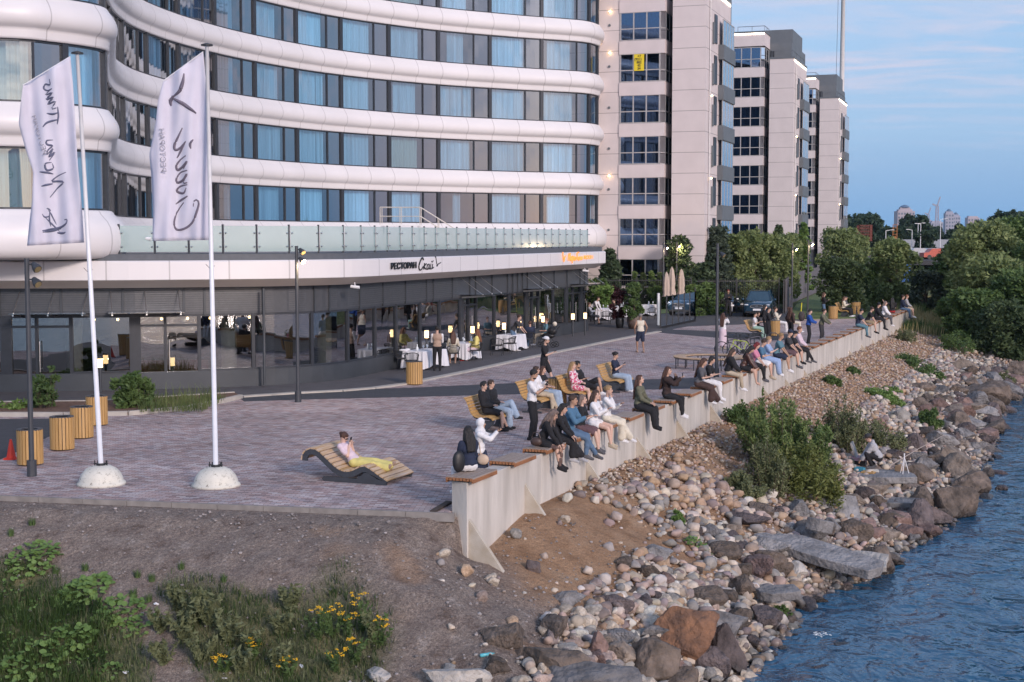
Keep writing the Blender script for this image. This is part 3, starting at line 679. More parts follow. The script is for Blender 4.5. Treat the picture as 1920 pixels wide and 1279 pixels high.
MARKO = [[(0, .1), (.12, .85), (.2, .3), (.36, .9), (.34, .1)], [(.62, .5), (.45, .4), (.42, .15), (.55, .1), (.64, .45), (.64, .1)], [(.76, -.2), (.8, .5), (.95, .45), (.92, .15), (.78, .15)],
         [(1.04, .5), (1.0, .1)], [(1.2, .48), (1.03, .28), (1.2, .08)], [(1.4, .45), (1.27, .3), (1.35, .1), (1.48, .3), (1.4, .45)],
         [(1.75, .9), (1.72, .1)], [(1.66, .75), (1.9, .92), (2.1, .88)], [(2.05, .45), (1.95, .25), (2.05, .08), (2.18, .3), (2.05, .45)], [(2.3, .48), (2.26, .1)], [(2.28, .28), (2.42, .3)], [(2.46, .48), (2.42, .1)], [(2.6, .48), (2.56, .1), (2.76, .48), (2.72, .1)]]
mb = MB(); strokes(mb, [[(a-.65, b) for a, b in l_] for l_ in BIRD[:0]]+MARKO, lambda u, v: (.9+u*.85, -.03, .05+v*.5), .03)
strokes(mb, [[(0, 1.0), (.12, .3), (.3, .15)], [(.2, .0), (.4, .5), (.55, .6)]], lambda u, v: (u*.9, -.03, .05+v*.5), .03); mb.build('script_lettering', M_LIT, sg)
text_mesh('РЕСТОРАН', .26, 'lettering', sg, Matrix.Translation((3.5, -.03, .14)) @ Rx, M_LIT, .02, 1.25, .005)
dr = MB(); DP = G(496, 724); dr.cone((DP.x+.1, 50.15, .1), (DP.x+.1, 50.15, 3.5), .05, .05, 8); dr.build('drainpipe', M_GREY, podium).location = (8, -60, 0)
# ================================================================ apartment blocks
def lined_mat(name, col, step, off, th=.02, vstep=None):
    m = mat(name, col, .75, 0, .05, .8); n = m.node_tree.nodes; l = m.node_tree.links; b = n['Principled BSDF']
    tcn = n.new('ShaderNodeTexCoord'); sp = n.new('ShaderNodeSeparateXYZ'); l.new(tcn.outputs['Object'], sp.inputs[0])
    a = n.new('ShaderNodeMath'); a.operation = 'ADD'; l.new(sp.outputs[2], a.inputs[0]); a.inputs[1].default_value = 50*step+off
    mo = n.new('ShaderNodeMath'); mo.operation = 'MODULO'; l.new(a.outputs[0], mo.inputs[0]); mo.inputs[1].default_value = step
    gt = n.new('ShaderNodeMath'); gt.operation = 'LESS_THAN'; l.new(mo.outputs[0], gt.inputs[0]); gt.inputs[1].default_value = th
    old = b.inputs['Base Color'].links[0].from_socket; mx = n.new('ShaderNodeMix'); mx.data_type = 'RGBA'
    l.new(gt.outputs[0], mx.inputs[0]); l.new(old, mx.inputs[6]); mx.inputs[7].default_value = tuple(c*.38 for c in col)+(1,); l.new(mx.outputs[2], b.inputs['Base Color']); return m
M_PINK = lined_mat('pale_pink_render', (.63, .56, .55), 1.44, .35, .035)
M_PINKB = mat('pale_pink_band', (.63, .56, .555), .75, 0, .05, 1)
M_AGREY = mat('slate_grey_panel', (.13, .145, .16), .6, 0, .1, 1)
M_APW = mat('apartment_window_frame', (.38, .37, .37), .5)
M_APG = glass('apartment_glass', (.22, .38, .55), .16, gc=(.50, .70, 1))
M_APG2 = glass('apartment_glass_side', (.30, .38, .34), .12)
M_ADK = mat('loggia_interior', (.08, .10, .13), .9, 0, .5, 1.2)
M_CURA = mat('apartment_curtain', (.34, .34, .34), .9, 0, .3, 7, aniso=(1, 1, .02))
APR = -math.atan2(14, 40)
def apartment(cx, cy, label, seed, sign=False):
    rg = random.Random(seed); A = T('apartment_building', label, 'building', (cx, cy, 0), APR, 'apartment blocks in a row behind the hotel')
    def bx(name, x0, x1, y0, y1, z0, z1, m, par=A):
        mb = MB(); mb.box(((x0+x1)/2, (y0+y1)/2, (z0+z1)/2), (x1-x0, y1-y0, z1-z0)); return mb.build(name, m, par)
    bx('side_wing', -2.35, 0, 0, 9, -1, 22.7, M_PINK)
    bx('coping', -2.4, .06, -.06, 9.05, 22.7, 22.86, M_AGREY)
    bx('front_wall', -15, -6.15, .03, 6, -1, 24.9, M_PINK)
    bx('stair_core', -15, -.7, 3.2, 13, -1, 24.6, M_AGREY)
    bx('cornice', -15, -2.86, -.05, 3.15, 24.02, 25.3, M_PINKB)
    bx('coping', -15.1, -2.8, -.12, 3.3, 25.3, 25.45, M_AGREY)
    bx('roof_box', -9, -.9, 5, 12, 24.6, 26.2, M_AGREY)
    # led light lines under the copings
    bx('led_strip', -14, -2.9, -.085, -.055, 25.16, 25.27, M_EML); bx('led_strip', .005, .03, .2, 8.8, 22.45, 22.6, M_EML)
    for z in (26.0,):
        mb = MB(); mb.tube([(-5.6, .4, z), (-2.95, .4, z), (-2.95, 3, z)], .03, 5)
        for p in ((-5.6, .4), (-4.2, .4), (-2.95, .4), (-2.95, 1.7), (-2.95, 3)): mb.cone((p[0], p[1], 25.4), (p[0], p[1], z), .025, .025, 5)
        mb.build('roof_rail', M_AGREY, A)
    mb = MB(); mb.tube([(-2.2, .3, 23.5), (-.2, .3, 23.5), (-.2, 8.6, 23.5)], .03, 5)
    for p in ((-2.2, .3), (-.2, .3), (-.2, 3), (-.2, 6), (-.2, 8.6)): mb.cone((p[0], p[1], 22.8), (p[0], p[1], 23.5), .025, .025, 5)
    mb.build('roof_rail', M_AGREY, A)
    for k in range(-1, 7):
        zs = 4.66+2.88*k; zt = zs+1.98
        # balcony band below the window
        bx('balcony_band', -6.17, -2.88, -.06, 3.1, zs-.93, zs-.02, M_PINKB)
        # window front: 3 x 2 lights and the side lights
        fr = MB(); X0, X1 = -6.08, -3.25
        for i in range(4):
            x = X0+(X1-X0)*i/3; fr.box((x, 0, (zs+zt)/2), (.09, .08, zt-zs))
        for z in (zs+.03, zs+.82, zt-.03): fr.box(((X0+X1)/2, .0, z), (X1-X0, .07, .07))
        for y in (.5, 1.6, 2.9): fr.box((-2.95, y, (zs+zt)/2), (.07, .07, zt-zs))
        for z in (zs+.03, zs+.82, zt-.03): fr.beam((-3.2, 0, z), (-2.95, .45, z), .05, .06); fr.box((-2.95, 1.7, z), (.06, 2.4, .06))
        f = fr.build('loggia_window', M_APW, A)
        if rg.random() < 0: pass
        pn = MB(); pn.box(((X0+X1)/2, .0, (zs+zt)/2), (X1-X0-.02, .015, zt-zs-.02)); pn.build('pane', M_APG, f)
        pn = MB(); pn.beam((-3.2, 0, (zs+zt)/2), (-2.95, .45, (zs+zt)/2), .015, zt-zs-.02); pn.box((-2.95, 1.7, (zs+zt)/2), (.015, 2.4, zt-zs-.02)); pn.build('pane', M_APG2, f)
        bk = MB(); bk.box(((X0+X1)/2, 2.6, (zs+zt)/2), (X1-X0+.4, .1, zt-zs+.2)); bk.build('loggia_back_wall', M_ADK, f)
        cu = MB(); xx = X0+.1
        while xx < X1-.3:
            wd = rg.uniform(.35, .85)
            if rg.random() < .72:
                top = zt-.02; bot = zs+(.0 if rg.random() < .7 else .8); n = 8
                P = [(min(X1-.05, xx+wd*i/n), .35+.05*math.sin(i*2.4), 0) for i in range(n+1)]; cu.grid([[(p[0], p[1], bot) for p in P], [(p[0], p[1], top) for p in P]])
            xx += wd+rg.uniform(0, .25)
        if cu.v: cu.build('curtain', M_CURA, f)
        # slit window in the grey recess
        sw = MB(); sw.box((-2.6, 3.17, zs+.9), (.35, .08, 2.1)); sw.build('slit_window', M_FRAME, A)
        # wall vent
        v = MB(); v.cone((-6.9, .04, zs+1.15), (-6.9, -.04, zs+1.15), .09, .09, 10); v.build('wall_vent', M_AGREY, A)
        # side elevation: balconies
        if zs < 20 and k >= 0:
            bx('balcony_parapet', .0, .42, 4.4, 8.9, zs-1.0, zs+.05, M_AGREY)
            fr = MB(); fr.box((.03, 3.3, zs+1.0), (.08, .9, 2.0)); f2 = fr.build('side_window', M_FRAME, A)
            pn = MB(); pn.box((.3, 6.7, zs+.95), (.02, 4.2, 1.75)); pf = MB()
            for y in (4.6, 5.7, 6.8, 7.9, 8.8): pf.box((.3, y, zs+.95), (.06, .06, 1.8))
            pf.box((.3, 6.7, zs+1.85), (.06, 4.3, .06))
            p2 = pf.build('side_glazing', M_APW, A); pn.build('pane', glass('side_sky_glass', (.3, .4, .5), .35), p2)
            sd = MB(); sd.box((.07, 2.35, zs+.6), (.12, .28, 1.5)); sd.build('side_louvre', M_AGREY, A)
        if k in (1, 4, 6) and k != 6 or k == 5:
            lp = MB(); lp.ball((-6.85, -.12, zs+2.1), .06, 8, 5); lp.build('wall_lamp', M_EMW, A)
        if k in (1, 3):
            lp = MB(); lp.ball((.14, 1.6, zs+1.9), .06, 8, 5); lp.build('wall_lamp', M_EMW, A)
    # ground storey
    bx('plinth_wall', -15.02, -5.7, -.02, 1, -1, 1.0, M_AGREY)
    dp = MB(); dp.cone((.08, 1.15, -1), (.08, 1.15, 22), .05, .05, 6); dp.build('downpipe', mat('white_downpipe', (.6, .58, .57), .5), A)
    if sign:
        zs = 4.66+2.88*4; S = T('phone_number_sign', 'yellow phone number banner in an upper window of the nearest apartment block', 'sign', Matrix.Rotation(APR, 4, 'Z') @ Vector((-4.72, -.075, zs+1.34))+Vector((cx, cy, 0)), APR)
        mb = MB(); mb.box((0, 0, 0), (.72, .02, 1.15)); mb.build('banner', mat('yellow_banner', (.75, .58, .03), .6, 0, .02), S)
        Rx_ = Matrix.Rotation(math.pi/2, 4, 'X')
        for i, (t, sx_) in enumerate((('+7', 0), ('(921)', 0), ('882', 0), ('45', 0), ('34', 0))):
            text_mesh(t, .24, 'lettering', S, Matrix.Translation((-.06*len(t)-.03*(len(t) > 3), -.016, .36-.215*i)) @ Rx_, M_LET, .003, 1.0, .006)
    return A
apartment(13.4, 100, 'nearest pale pink apartment block with a yellow phone banner in a window', 1, True)
apartment(27.5, 141, 'middle pale pink apartment block between the nearest and farthest ones', 2)
apartment(41.0, 181, 'farthest pale pink apartment block beside the tall white mast', 3)
# ================================================================ quay wall with seats
wl = T('quay_wall', 'pale concrete quay wall with triangular fins stepping down to the stones', 'wall', (W0.x, W0.y, 0), WYAW)
# local: x along the wall, y to the plaza side, z up
M_CONCW = mat('shuttered_concrete', (.42, .39, .35), .9, 0, .2, 1.6, .5, 18, aniso=(1.6, 1, .3), col2=(.62, .58, .53), detail=10)
SW = 73.0; seg = 3.9
for i in range(19):
    a = i*seg+(.006 if i else 0); b = min((i+1)*seg-.006, SW)
    if a >= SW: break
    mb = MB(); dz = random.uniform(-.008, .008)
    mb.add([(a-(.1 if i == 0 else 0), -.19, -1.9), (b, -.19, -1.9), (b, .19, -1.9), (a+(.02 if i == 0 else 0), .19, -1.9), (a-(.1 if i == 0 else 0), -.19, .6+dz), (b, -.19, .6+dz), (b, .19, .6+dz), (a+(.02 if i == 0 else 0), .19, .6+dz)],
           [(0, 3, 2, 1), (4, 5, 6, 7), (0, 1, 5, 4), (1, 2, 6, 5), (2, 3, 7, 6), (3, 0, 4, 7)])
    mb.build('wall_section', M_CONCW, wl, bevel=.012)
fin_s = [.02, 2.95, 6.9, 10.9, 14.8, 18.7]+[18.7+3.9*i for i in range(1, 14)]
M_FIN = mat('stained_concrete_fin', (.40, .34, .26), .85, 0, .15, 3, .3, col2=(.52, .48, .42))
for i, s in enumerate(fin_s):
    big = i == 0; z1 = -.1 if i else -.12; zb = -1.75; y1 = -.19; y2 = -.86 if not big else -.93
    zf = -.95 if i else -1.12
    prof = [(y1, z1), (y2, zf), (y2, zb), (y1, zb)]
    if i: prof = [(y1, .05 if i > 1 else .1), (y2, -.86), (y2, zb), (y1, zb)]
    if i > 5: prof = [(y1, -.2), (-.62, -.72), (-.62, zb), (y1, zb)]
    mb = MB(); th = .1
    mb.add([(s-th/2, y, z) for y, z in prof]+[(s+th/2, y, z) for y, z in prof], [(0, 1, 2, 3), (7, 6, 5, 4), (0, 4, 5, 1), (1, 5, 6, 2), (2, 6, 7, 3), (3, 7, 4, 0)])
    mb.build('buttress_fin', M_FIN, wl, bevel=.008)
mb = MB(); mb.box((.25, -.62, -1.42), (.6, .9, .45)); mb.build('footing', M_FIN, wl, bevel=.01)
# timber beam at the end of the paving
tb = T('timber_beam', 'dark weathered timber beam lying at the paving corner against the wall end', 'timber', (0, 0, 0))
mb = MB(); a = G(812, 962, -.02); b = G(843, 945, -.02); mb.beam((a.x, a.y, -.05), (b.x, b.y, -.03), .14, .16); mb.beam((a.x+.18, a.y+.02, -.08), (b.x+.06, b.y-.15, -.08), .1, .1); mb.build('beam', mat('old_timber', (.06, .045, .038), .9, 0, .4, 12, .6, 60, aniso=(1, .2, 1)), tb, bevel=.01)
M_SLAT = mat('weathered_slat', (.26, .20, .165), .7, 0, .25, 6, .2, 60, aniso=(.3, 4, 4), col2=(.36, .30, .26))
M_SLATE = mat('oiled_slat_edge', (.30, .13, .055), .6, 0, .25, 8, .15, 60, aniso=(.3, 4, 4))
def seat_proto():
    o = T('wall_seat', 'slatted wooden seat pad on the quay wall', 'seat', (0, 0, 0), WYAW, 'slatted seat pads along the quay wall')
    mb = MB(); n = 8; wd = .58
    for i in range(n):
        y = -wd/2+wd*(i+.5)/n; mb.box((.6, y-.04, .675), (1.2, wd/n-.018, .04))
    mb.build('slat_deck', M_SLAT, o)
    mb = MB(); mb.box((.6, -.33+.02, .63), (1.2, .03, .075)); mb.box((.6, .235, .63), (1.2, .03, .075))
    for i in range(n): mb.box((-.012, -wd/2+wd*(i+.5)/n-.04, .66), (.022, wd/n-.018, .055))
    mb.build('edge_board', M_SLATE, o)
    mb = MB()
    for x in (.12, .6, 1.08): mb.box((x, -.04, .626), (.05, .5, .05))
    mb.build('bracket', M_DARK, o); return o
sp_ = seat_proto(); seat_pos = []
NS = 36
ords = ['nearest', 'second nearest', 'third nearest', 'fourth nearest', 'fifth nearest', 'sixth nearest', 'seventh nearest', 'eighth nearest', 'ninth nearest', 'tenth nearest']
for i in range(NS):
    s = -.12+i*2.0+(.15 if i == 1 else 0)
    if 60 < s < 61: continue
    x, y = XY(s, 0); seat_pos.append(s)
    lb = (ords[i]+' slatted wooden seat pad on the quay wall') if i < 10 else 'weathered slatted wooden seat pad farther along the quay wall'
    if i == 0: sp_.location = (x, y, 0); sp_['label'] = 'empty slatted wooden seat pad at the near end of the quay wall'; tag(sp_, sp_['label'], 'seat', 'slatted seat pads along the quay wall')
    else: dup(sp_, (x, y, 0), WYAW, lb)
# ================================================================ promenade furniture
M_WOOD = mat('honey_slat', (.42, .245, .085), .55, 0, .2, 5, .1, 60, aniso=(4, 4, .4), col2=(.52, .32, .13))
M_BENCHW = mat('bench_slat', (.44, .25, .08), .55, 0, .2, 5, .1, 60, aniso=(.4, 4, 4), col2=(.56, .35, .14))
def bin_proto():
    o = T('litter_bin', 'x', 'bin', (0, 0, 0), 0, 'round wooden slat litter bins')
    r, h, n = .285, .80, 22
    for i in range(n):
        a = 2*math.pi*i/n; mb = MB(); mb.box((r*math.cos(a), r*math.sin(a), .03+h/2), (.022, 2*math.pi*r/n-.016, h), rz=a); mb.build('slat', M_WOOD, o)
    mb = MB(); mb.lathe([(.0, .02), (.25, .02), (.265, .05), (.265, .78), (.20, .80), (.2, .6), (0, .6)], n=20); mb.build('liner', M_DARK, o, True)
    mb = MB(); mb.lathe([(.262, .815), (.298, .815), (.298, .84), (.19, .84), (.19, .815)], n=24); mb.build('rim', M_LAMPM, o); return o
bp = bin_proto()
bins = [(57, 871, 'litter bin behind the leftmost lamp post, beside the traffic cone'), (117, 843, 'litter bin second from the left in the row of four'), (154, 821, 'litter bin third from the left in the row of four'), (182, 797, 'farthest of the four left litter bins, partly behind the white flagpole'),
        (777, 721, 'litter bin standing alone by the kerb in front of the restaurant tables'), (1045, 757, 'litter bin between two curved benches behind the man in white'), (1562, 598, 'litter bin in the distance beside the woman in jeans'), (1605, 589, 'farthest litter bin, in front of the dark bush'), (1452, 630, 'litter bin hidden in the far group of people on benches')]
for i, (x, y, lb) in enumerate(bins):
    p = G(x, y)
    if i == 0: bp.location = p; bp['label'] = lb
    else: dup(bp, p, random.uniform(0, 1), lb)
# traffic cone
p = G(21, 861); tc_ = T('traffic_cone', 'orange traffic cone with two white bands beside the leftmost bin', 'traffic cone', p)
mb = MB(); mb.box((0, 0, .02), (.28, .28, .04)); mb.lathe([(.11, .04), (.10, .1), (.03, .46), (.02, .48)], n=16); mb.build('cone_body', mat('cone_orange', (.62, .035, .015), .5), tc_)
mb = MB(); mb.lathe([(.088, .16), (.070, .25)], n=16); mb.lathe([(.056, .32), (.043, .39)], n=16); mb.build('reflective_band', M_WHITEP, tc_)
# lamps
def lamp(px, py, h, label, lit=(False, False), heads=((0.14, -.12), (.14, -.45)), yaw=0, s=1, n2=2):
    p = G(px, py); o = T('street_lamp', label, 'street lamp', p, yaw, 'slim grey lamp posts on the promenade')
    mb = MB(); mb.cone((0, 0, 0), (0, 0, .36), .105, .105, 14); mb.build('base_sleeve', M_LAMPM, o)
    mb = MB(); mb.cone((0, 0, .36), (0, 0, h), .06, .052, 12); mb.cone((0, 0, h), (0, 0, h+.015), .06, .06, 12); mb.build('post', M_LAMPM, o)
    for i in range(n2):
        dx, dz = heads[i]; z = h+dz; mb = MB(); mb.cone((0, 0, z), (dx, 0, z), .02, .02, 6); mb.cone((dx, 0, z+.02), (dx+.1, -.07, z-.08), .05, .10, 12); mb.cone((dx+.1, -.07, z-.08), (dx+.13, -.09, z-.11), .10, .10, 12)
        f = mb.build('spotlight', M_LAMPM, o)
        mb = MB(); mb.cone((dx+.13, -.09, z-.11), (dx+.138, -.095, z-.117), .082, .082, 12); mb.build('lens', M_EML2 if lit[i] == 2 else M_EMW if lit[i] else mat('dark_lens', (.3, .24, .12), .2, .3), f)
        if lit[i]:
            li = bpy.data.lights.new('lamp_light', 'POINT'); li.energy = 35; li.color = (1, .72, .42); li.shadow_soft_size = .08; lo = bpy.data.objects.new('lamp_light', li); COL.objects.link(lo); lo.parent = f; lo.location = (dx+.22, -.16, z-.2)
    return o
M_EML2 = mat('bright_lamp_glow', (1, .8, .5), .5, emit=(1, .66, .32), estr=16)
lamp(60, 893, 4.82, 'grey lamp post with two unlit round spotlights at the far left')
lamp(559, 754, 5.0, 'grey lamp post with one lit spotlight in front of the louvred hotel front', (False, 2), ((.1, -.1), (.1, -.38)))
lamp(1343, 708, 5.05, 'tall grey lamp post rising beside the seated crowd at the wall', (False, False), ((.1, -.35), (.1, -.6)), n2=1)
lamp(1484, 599, 4.9, 'grey lamp post with small lit head behind the dark blue car', (1, False), ((.12, -.3), (0, 0)), n2=1)
lamp(1514, 597, 5.1, 'grey lamp post with the brightest lit head, beside the yellow scooter', (2, False), ((.1, -.2), (-.3, -.5)), n2=1)
lamp(1243, 592, 4.9, 'grey lamp post with lit head left of the folded umbrellas', (2, False), ((.12, -.25), (0, 0)), n2=1)
lamp(1268, 590, 4.95, 'grey lamp post with lit head between the folded umbrellas', (2, False), ((.02, -.2), (0, 0)), n2=1)
# bollard lanterns
def bollard(px, py, h, label, grp='lit lantern posts along the restaurant front'):
    p = G(px, py); o = T('bollard_light', label, 'bollard light', p, 0, grp)
    mb = MB(); mb.cone((0, 0, 0), (0, 0, h-.36), .045, .045, 10); mb.cone((0, 0, 0), (0, 0, .02), .1, .1, 12); mb.build('post', M_LAMPM, o)
    mb = MB(); mb.cone((0, 0, h-.36), (0, 0, h-.06), .085, .085, 14); mb.build('lantern_glass', M_EMS, o)
    mb = MB(); mb.cone((0, 0, h-.06), (0, 0, h), .09, .09, 14); mb.cone((0, 0, h-.38), (0, 0, h-.36), .09, .09, 14); mb.build('cap', M_LAMPM, o)
    li = bpy.data.lights.new('lantern_light', 'POINT'); li.energy = 6; li.color = (1, .7, .4); li.shadow_soft_size = .09; lo = bpy.data.objects.new('lantern_light', li); COL.objects.link(lo); lo.parent = o; lo.location = (0, -.0, h-.2)
for a in ((189, 738, 1.25, 'lit lantern post behind the left white flagpole'), (324, 728, 1.15, 'lit lantern post by the bushy planting bed between the flagpoles'), (800, 688, 1.55, 'lit lantern post left of the waiter in a beige waistcoat'), (886, 668, 1.4, 'lit lantern post between the two ladies at the white table'),
          (945, 657, 1.35, 'lit lantern post left of the man bending over a table'), (974, 650, 1.3, 'lit lantern post behind the seated person in a dark blue jacket'), (1018, 638, 1.3, 'lit lantern post behind the pushchair'), (1035, 632, 1.35, 'lit lantern post right of the pushchair'), (1074, 632, 1.3, 'lit lantern post near the last entrance canopy'), (1097, 630, 1.3, 'slim lantern post at the right corner of the restaurant')): bollard(*a)
# flagpoles ------------------------------------------------------------------
M_DOME = mat('chipped_white_concrete', (.62, .60, .53), .9, 0, .1, 3, .5, 25)
def chip(m):
    n = m.node_tree.nodes; l = m.node_tree.links; b = n['Principled BSDF']; tcn = n.new('ShaderNodeTexCoord'); k = n.new('ShaderNodeTexNoise'); k.inputs['Scale'].default_value = 9; k.inputs['Detail'].default_value = 9; k.inputs['Roughness'].default_value = .8
    l.new(tcn.outputs['Object'], k.inputs[0]); r = n.new('ShaderNodeMapRange'); r.inputs[1].default_value = .55; r.inputs[2].default_value = .6; l.new(k.outputs[0], r.inputs[0])
    old = b.inputs['Base Color'].links[0].from_socket; mx = n.new('ShaderNodeMix'); mx.data_type = 'RGBA'; l.new(r.outputs[0], mx.inputs[0]); l.new(old, mx.inputs[6]); mx.inputs[7].default_value = (.25, .23, .19, 1); l.new(mx.outputs[2], b.inputs['Base Color'])
chip(M_DOME)
def flagpole(px, py, top, label):
    p = G(px, py); o = T('flagpole', label, 'flagpole', p)
    mb = MB(); mb.lathe([(.52, 0), (.51, .05), (.47, .07), (.455, .14), (.41, .24), (.32, .34), (.2, .40), (.09, .415)], n=28, jit=.012); mb.build('dome_base', M_DOME, o, True)
    mb = MB(); mb.cone((0, 0, .40), (0, 0, .46), .1, .1, 12)
    for sx in (-1, 1): mb.cone((.13*sx, 0, .40), (.13*sx, 0, .52), .012, .012, 6); mb.box((.1*sx, 0, .45), (.1, .04, .02)); mb.cone((.09*sx, .09, .4), (.09*sx, .09, .5), .012, .012, 6)
    mb.build('clamp', M_DARK, o)
    tv = Vector(top)-p
    mb = MB(); mb.cone((0, 0, .42), tuple(tv), .055, .04, 14); mb.build('pole', M_WHITEP, o, True)
    mb = MB(); mb.cone(tuple(tv), tuple(tv+Vector((0, 0, .03))), .13, .13, 16); mb.cone(tuple(tv+Vector((0, 0, .03))), tuple(tv+Vector((0, 0, .06))), .12, .03, 16); mb.build('cap', M_DARK, o)
    mb = MB()
    for u in (.49,): c = tv*u; mb.tube([tuple(c+Vector((.07, 0, .05))), tuple(c+Vector((-.03, -.06, 0))), tuple(c+Vector((-.12, 0, .08)))], .006, 5)
    mb.build('halyard_hook', M_DARK, o); return o
flagpole(190, 908, AT(145, 101, 31.6), 'left white flagpole standing in a whitewashed concrete dome')
flagpole(405, 911, AT(388, 86, 31.5), 'right white flagpole standing in a chipped concrete dome')
M_CLOTH = mat('white_flag_cloth', (.80, .78, .86), .9, 0, .05, 2)
def translucent(m, f=.35):
    n = m.node_tree.nodes; l = m.node_tree.links; b = n['Principled BSDF']; t = n.new('ShaderNodeBsdfTranslucent'); l.new(b.inputs['Base Color'].links[0].from_socket, t.inputs[0])
    mx = n.new('ShaderNodeMixShader'); mx.inputs[0].default_value = f; o = n['Material Output']; l.new(b.outputs[0], mx.inputs[1]); l.new(t.outputs[0], mx.inputs[2]); l.new(mx.outputs[0], o.inputs[0])
translucent(M_CLOTH)
M_FLT = mat('grey_blue_flag_print', (.12, .13, .20), .8)
M_FLT2 = mat('violet_grey_flag_print', (.15, .13, .17), .8)
M_FLTL = mat('pale_flag_print', (.30, .29, .33), .8)
def flag(label, Lft, Rgt, Yd, wave, D):
    "Lft/Rgt: photo outlines of the free and the hoist edge from top to bottom"
    o = T('banner_flag', label, 'flag', AT(Rgt[-1][0], Rgt[-1][1], Yd)); b0 = o.location.copy()
    surf = lambda px, py: AT(px, py, Yd+wave(px, py))-b0
    rows = []; n = 40
    def at_(tab, v):
        y = tab[0][1]+(tab[-1][1]-tab[0][1])*v; return interp(y, [(q[1], q[0]) for q in tab]), y
    for i in range(n+1):
        v = i/n; lx, ly = at_(Lft, v); rx, ry = at_(Rgt, v)
        rows.append([surf(lx+(rx-lx)*u/22, ly+(ry-ly)*u/22) for u in range(23)])
    mb = MB(); mb.grid(rows); c = mb.build('cloth', M_CLOTH, o, True); so_ = c.modifiers.new('solid', 'SOLIDIFY'); so_.thickness = .004
    fr = lambda dy: (lambda px, py: surf(px, py)+Vector((0, dy, 0)))
    for name, lines, m, r in D:
        mb = MB()
        for ln in lines:
            P = [Vector((a, b_, 0)) for a, b_ in ln]
            if len(P) > 2: P = catmull(P, max(1.0, sum((q-p).length for p, q in zip(P, P[1:]))/30))
            k = len(P); rr = [r*(.55+.75*math.sin(math.pi*min(1, (j+.6)/k))) for j in range(k)]
            mb.tube([surf(p.x, p.y) for p in P], rr, 5)
        mb.build(name, m, o)
    # sewn hem rod along the top
    mb = MB(); mb.tube([surf(*Lft[0]), surf(*Rgt[0])], .012, 6); mb.build('top_rod', M_WHITEP, o); return o, surf
def sc(lines, ox, oy, k): return [[(ox+a/k, oy+b_/k) for a, b_ in l_] for l_ in lines]
W1 = lambda x, y: .07*math.sin(x*.09+y*.012)+.035*math.sin(x*.2-y*.02)
W2 = lambda x, y: .06*math.sin(x*.11-y*.01)+.03*math.sin(x*.23+y*.017)
up1 = [[(222, 208), (226, 240), (200, 238), (190, 262), (212, 274), (236, 262)], [(236, 262), (198, 300), (240, 285), (202, 326), (244, 312), (212, 352), (256, 336), (234, 378), (262, 372)], [(268, 366), (272, 420), (266, 466)], [(206, 404), (240, 408), (270, 400)], [(184, 482), (206, 458), (250, 444), (272, 440)]]
lo1 = [[(242, 556), (206, 560), (208, 582), (238, 590), (214, 612), (206, 640)], [(206, 640), (242, 606), (216, 652), (252, 626), (220, 672)], [(232, 684), (198, 692), (206, 728), (242, 718), (236, 690)], [(166, 738), (206, 742), (242, 750)], [(316, 740), (270, 762), (232, 792), (270, 792), (302, 798), (262, 838), (224, 884)], [(176, 820), (206, 812), (240, 806)]]
gon = [[(206, 946), (220, 952), (228, 962)], [(216, 956), (232, 982), (246, 1010), (262, 1040)], [(222, 970), (222, 1010), (230, 1050)], [(180, 978), (196, 996), (226, 990)], [(196, 996), (250, 1050), (286, 1084)]]
boat = [[(180, 1074), (230, 1066), (284, 1056), (316, 1034), (322, 1010), (308, 1012)], [(182, 1082), (240, 1074), (290, 1062)], [(266, 1086), (300, 1088), (314, 1082)]]
k1 = (20, 80, 3.045)
fl1, sf1 = flag('left white banner flag with mirrored script and a gondolier emblem', [(43, 160), (38, 200), (35, 232), (48, 280), (62, 322), (60, 380), (55, 420), (51, 461)], [(132, 106), (137, 160), (142, 240), (146, 310), (153, 380), (158, 455)], 31.45, W1,
    [('script_print', sc(up1+lo1, *k1), M_FLT, .019), ('emblem_print', sc(gon, *k1), M_FLT, .014), ('emblem_print', sc(boat, *k1), M_FLT, .022)])
k2 = (260, 70, 3.119)
sk2 = [[(256, 530), (232, 580), (210, 630), (214, 658), (240, 650), (276, 608)], [(276, 608), (246, 668), (224, 706)], [(318, 598), (302, 622), (304, 652)], [(276, 692), (240, 722), (220, 752), (226, 776), (252, 764), (284, 724), (262, 770)], [(284, 778), (246, 792), (220, 828), (226, 850), (258, 838), (284, 796), (262, 850), (284, 850)], [(284, 862), (246, 872), (222, 898), (262, 912), (278, 880)], [(286, 928), (254, 950), (216, 976)],
       [(320, 990), (324, 958), (342, 950), (352, 972), (340, 1020), (316, 1082), (270, 1118), (224, 1126), (206, 1096), (214, 1046), (244, 994), (264, 966)]]
bird2 = [[(264, 212), (256, 270), (236, 318), (200, 350)], [(200, 356), (250, 384), (290, 410), (334, 444)], [(198, 352), (186, 368), (192, 402)], [(204, 344), (190, 376)]]
fl2, sf2 = flag('right white banner flag with large mirrored script and a swallow', [(306, 152), (296, 190), (292, 230), (284, 270), (280, 290), (284, 330), (287, 400), (286, 452)], [(381, 97), (386, 150), (389, 220), (392, 300), (394, 380), (396, 450)], 31.4, W2,
    [('script_print', sc(sk2, *k2), M_FLT2, .024), ('bird_print', sc(bird2, *k2), M_FLT2, .034)])
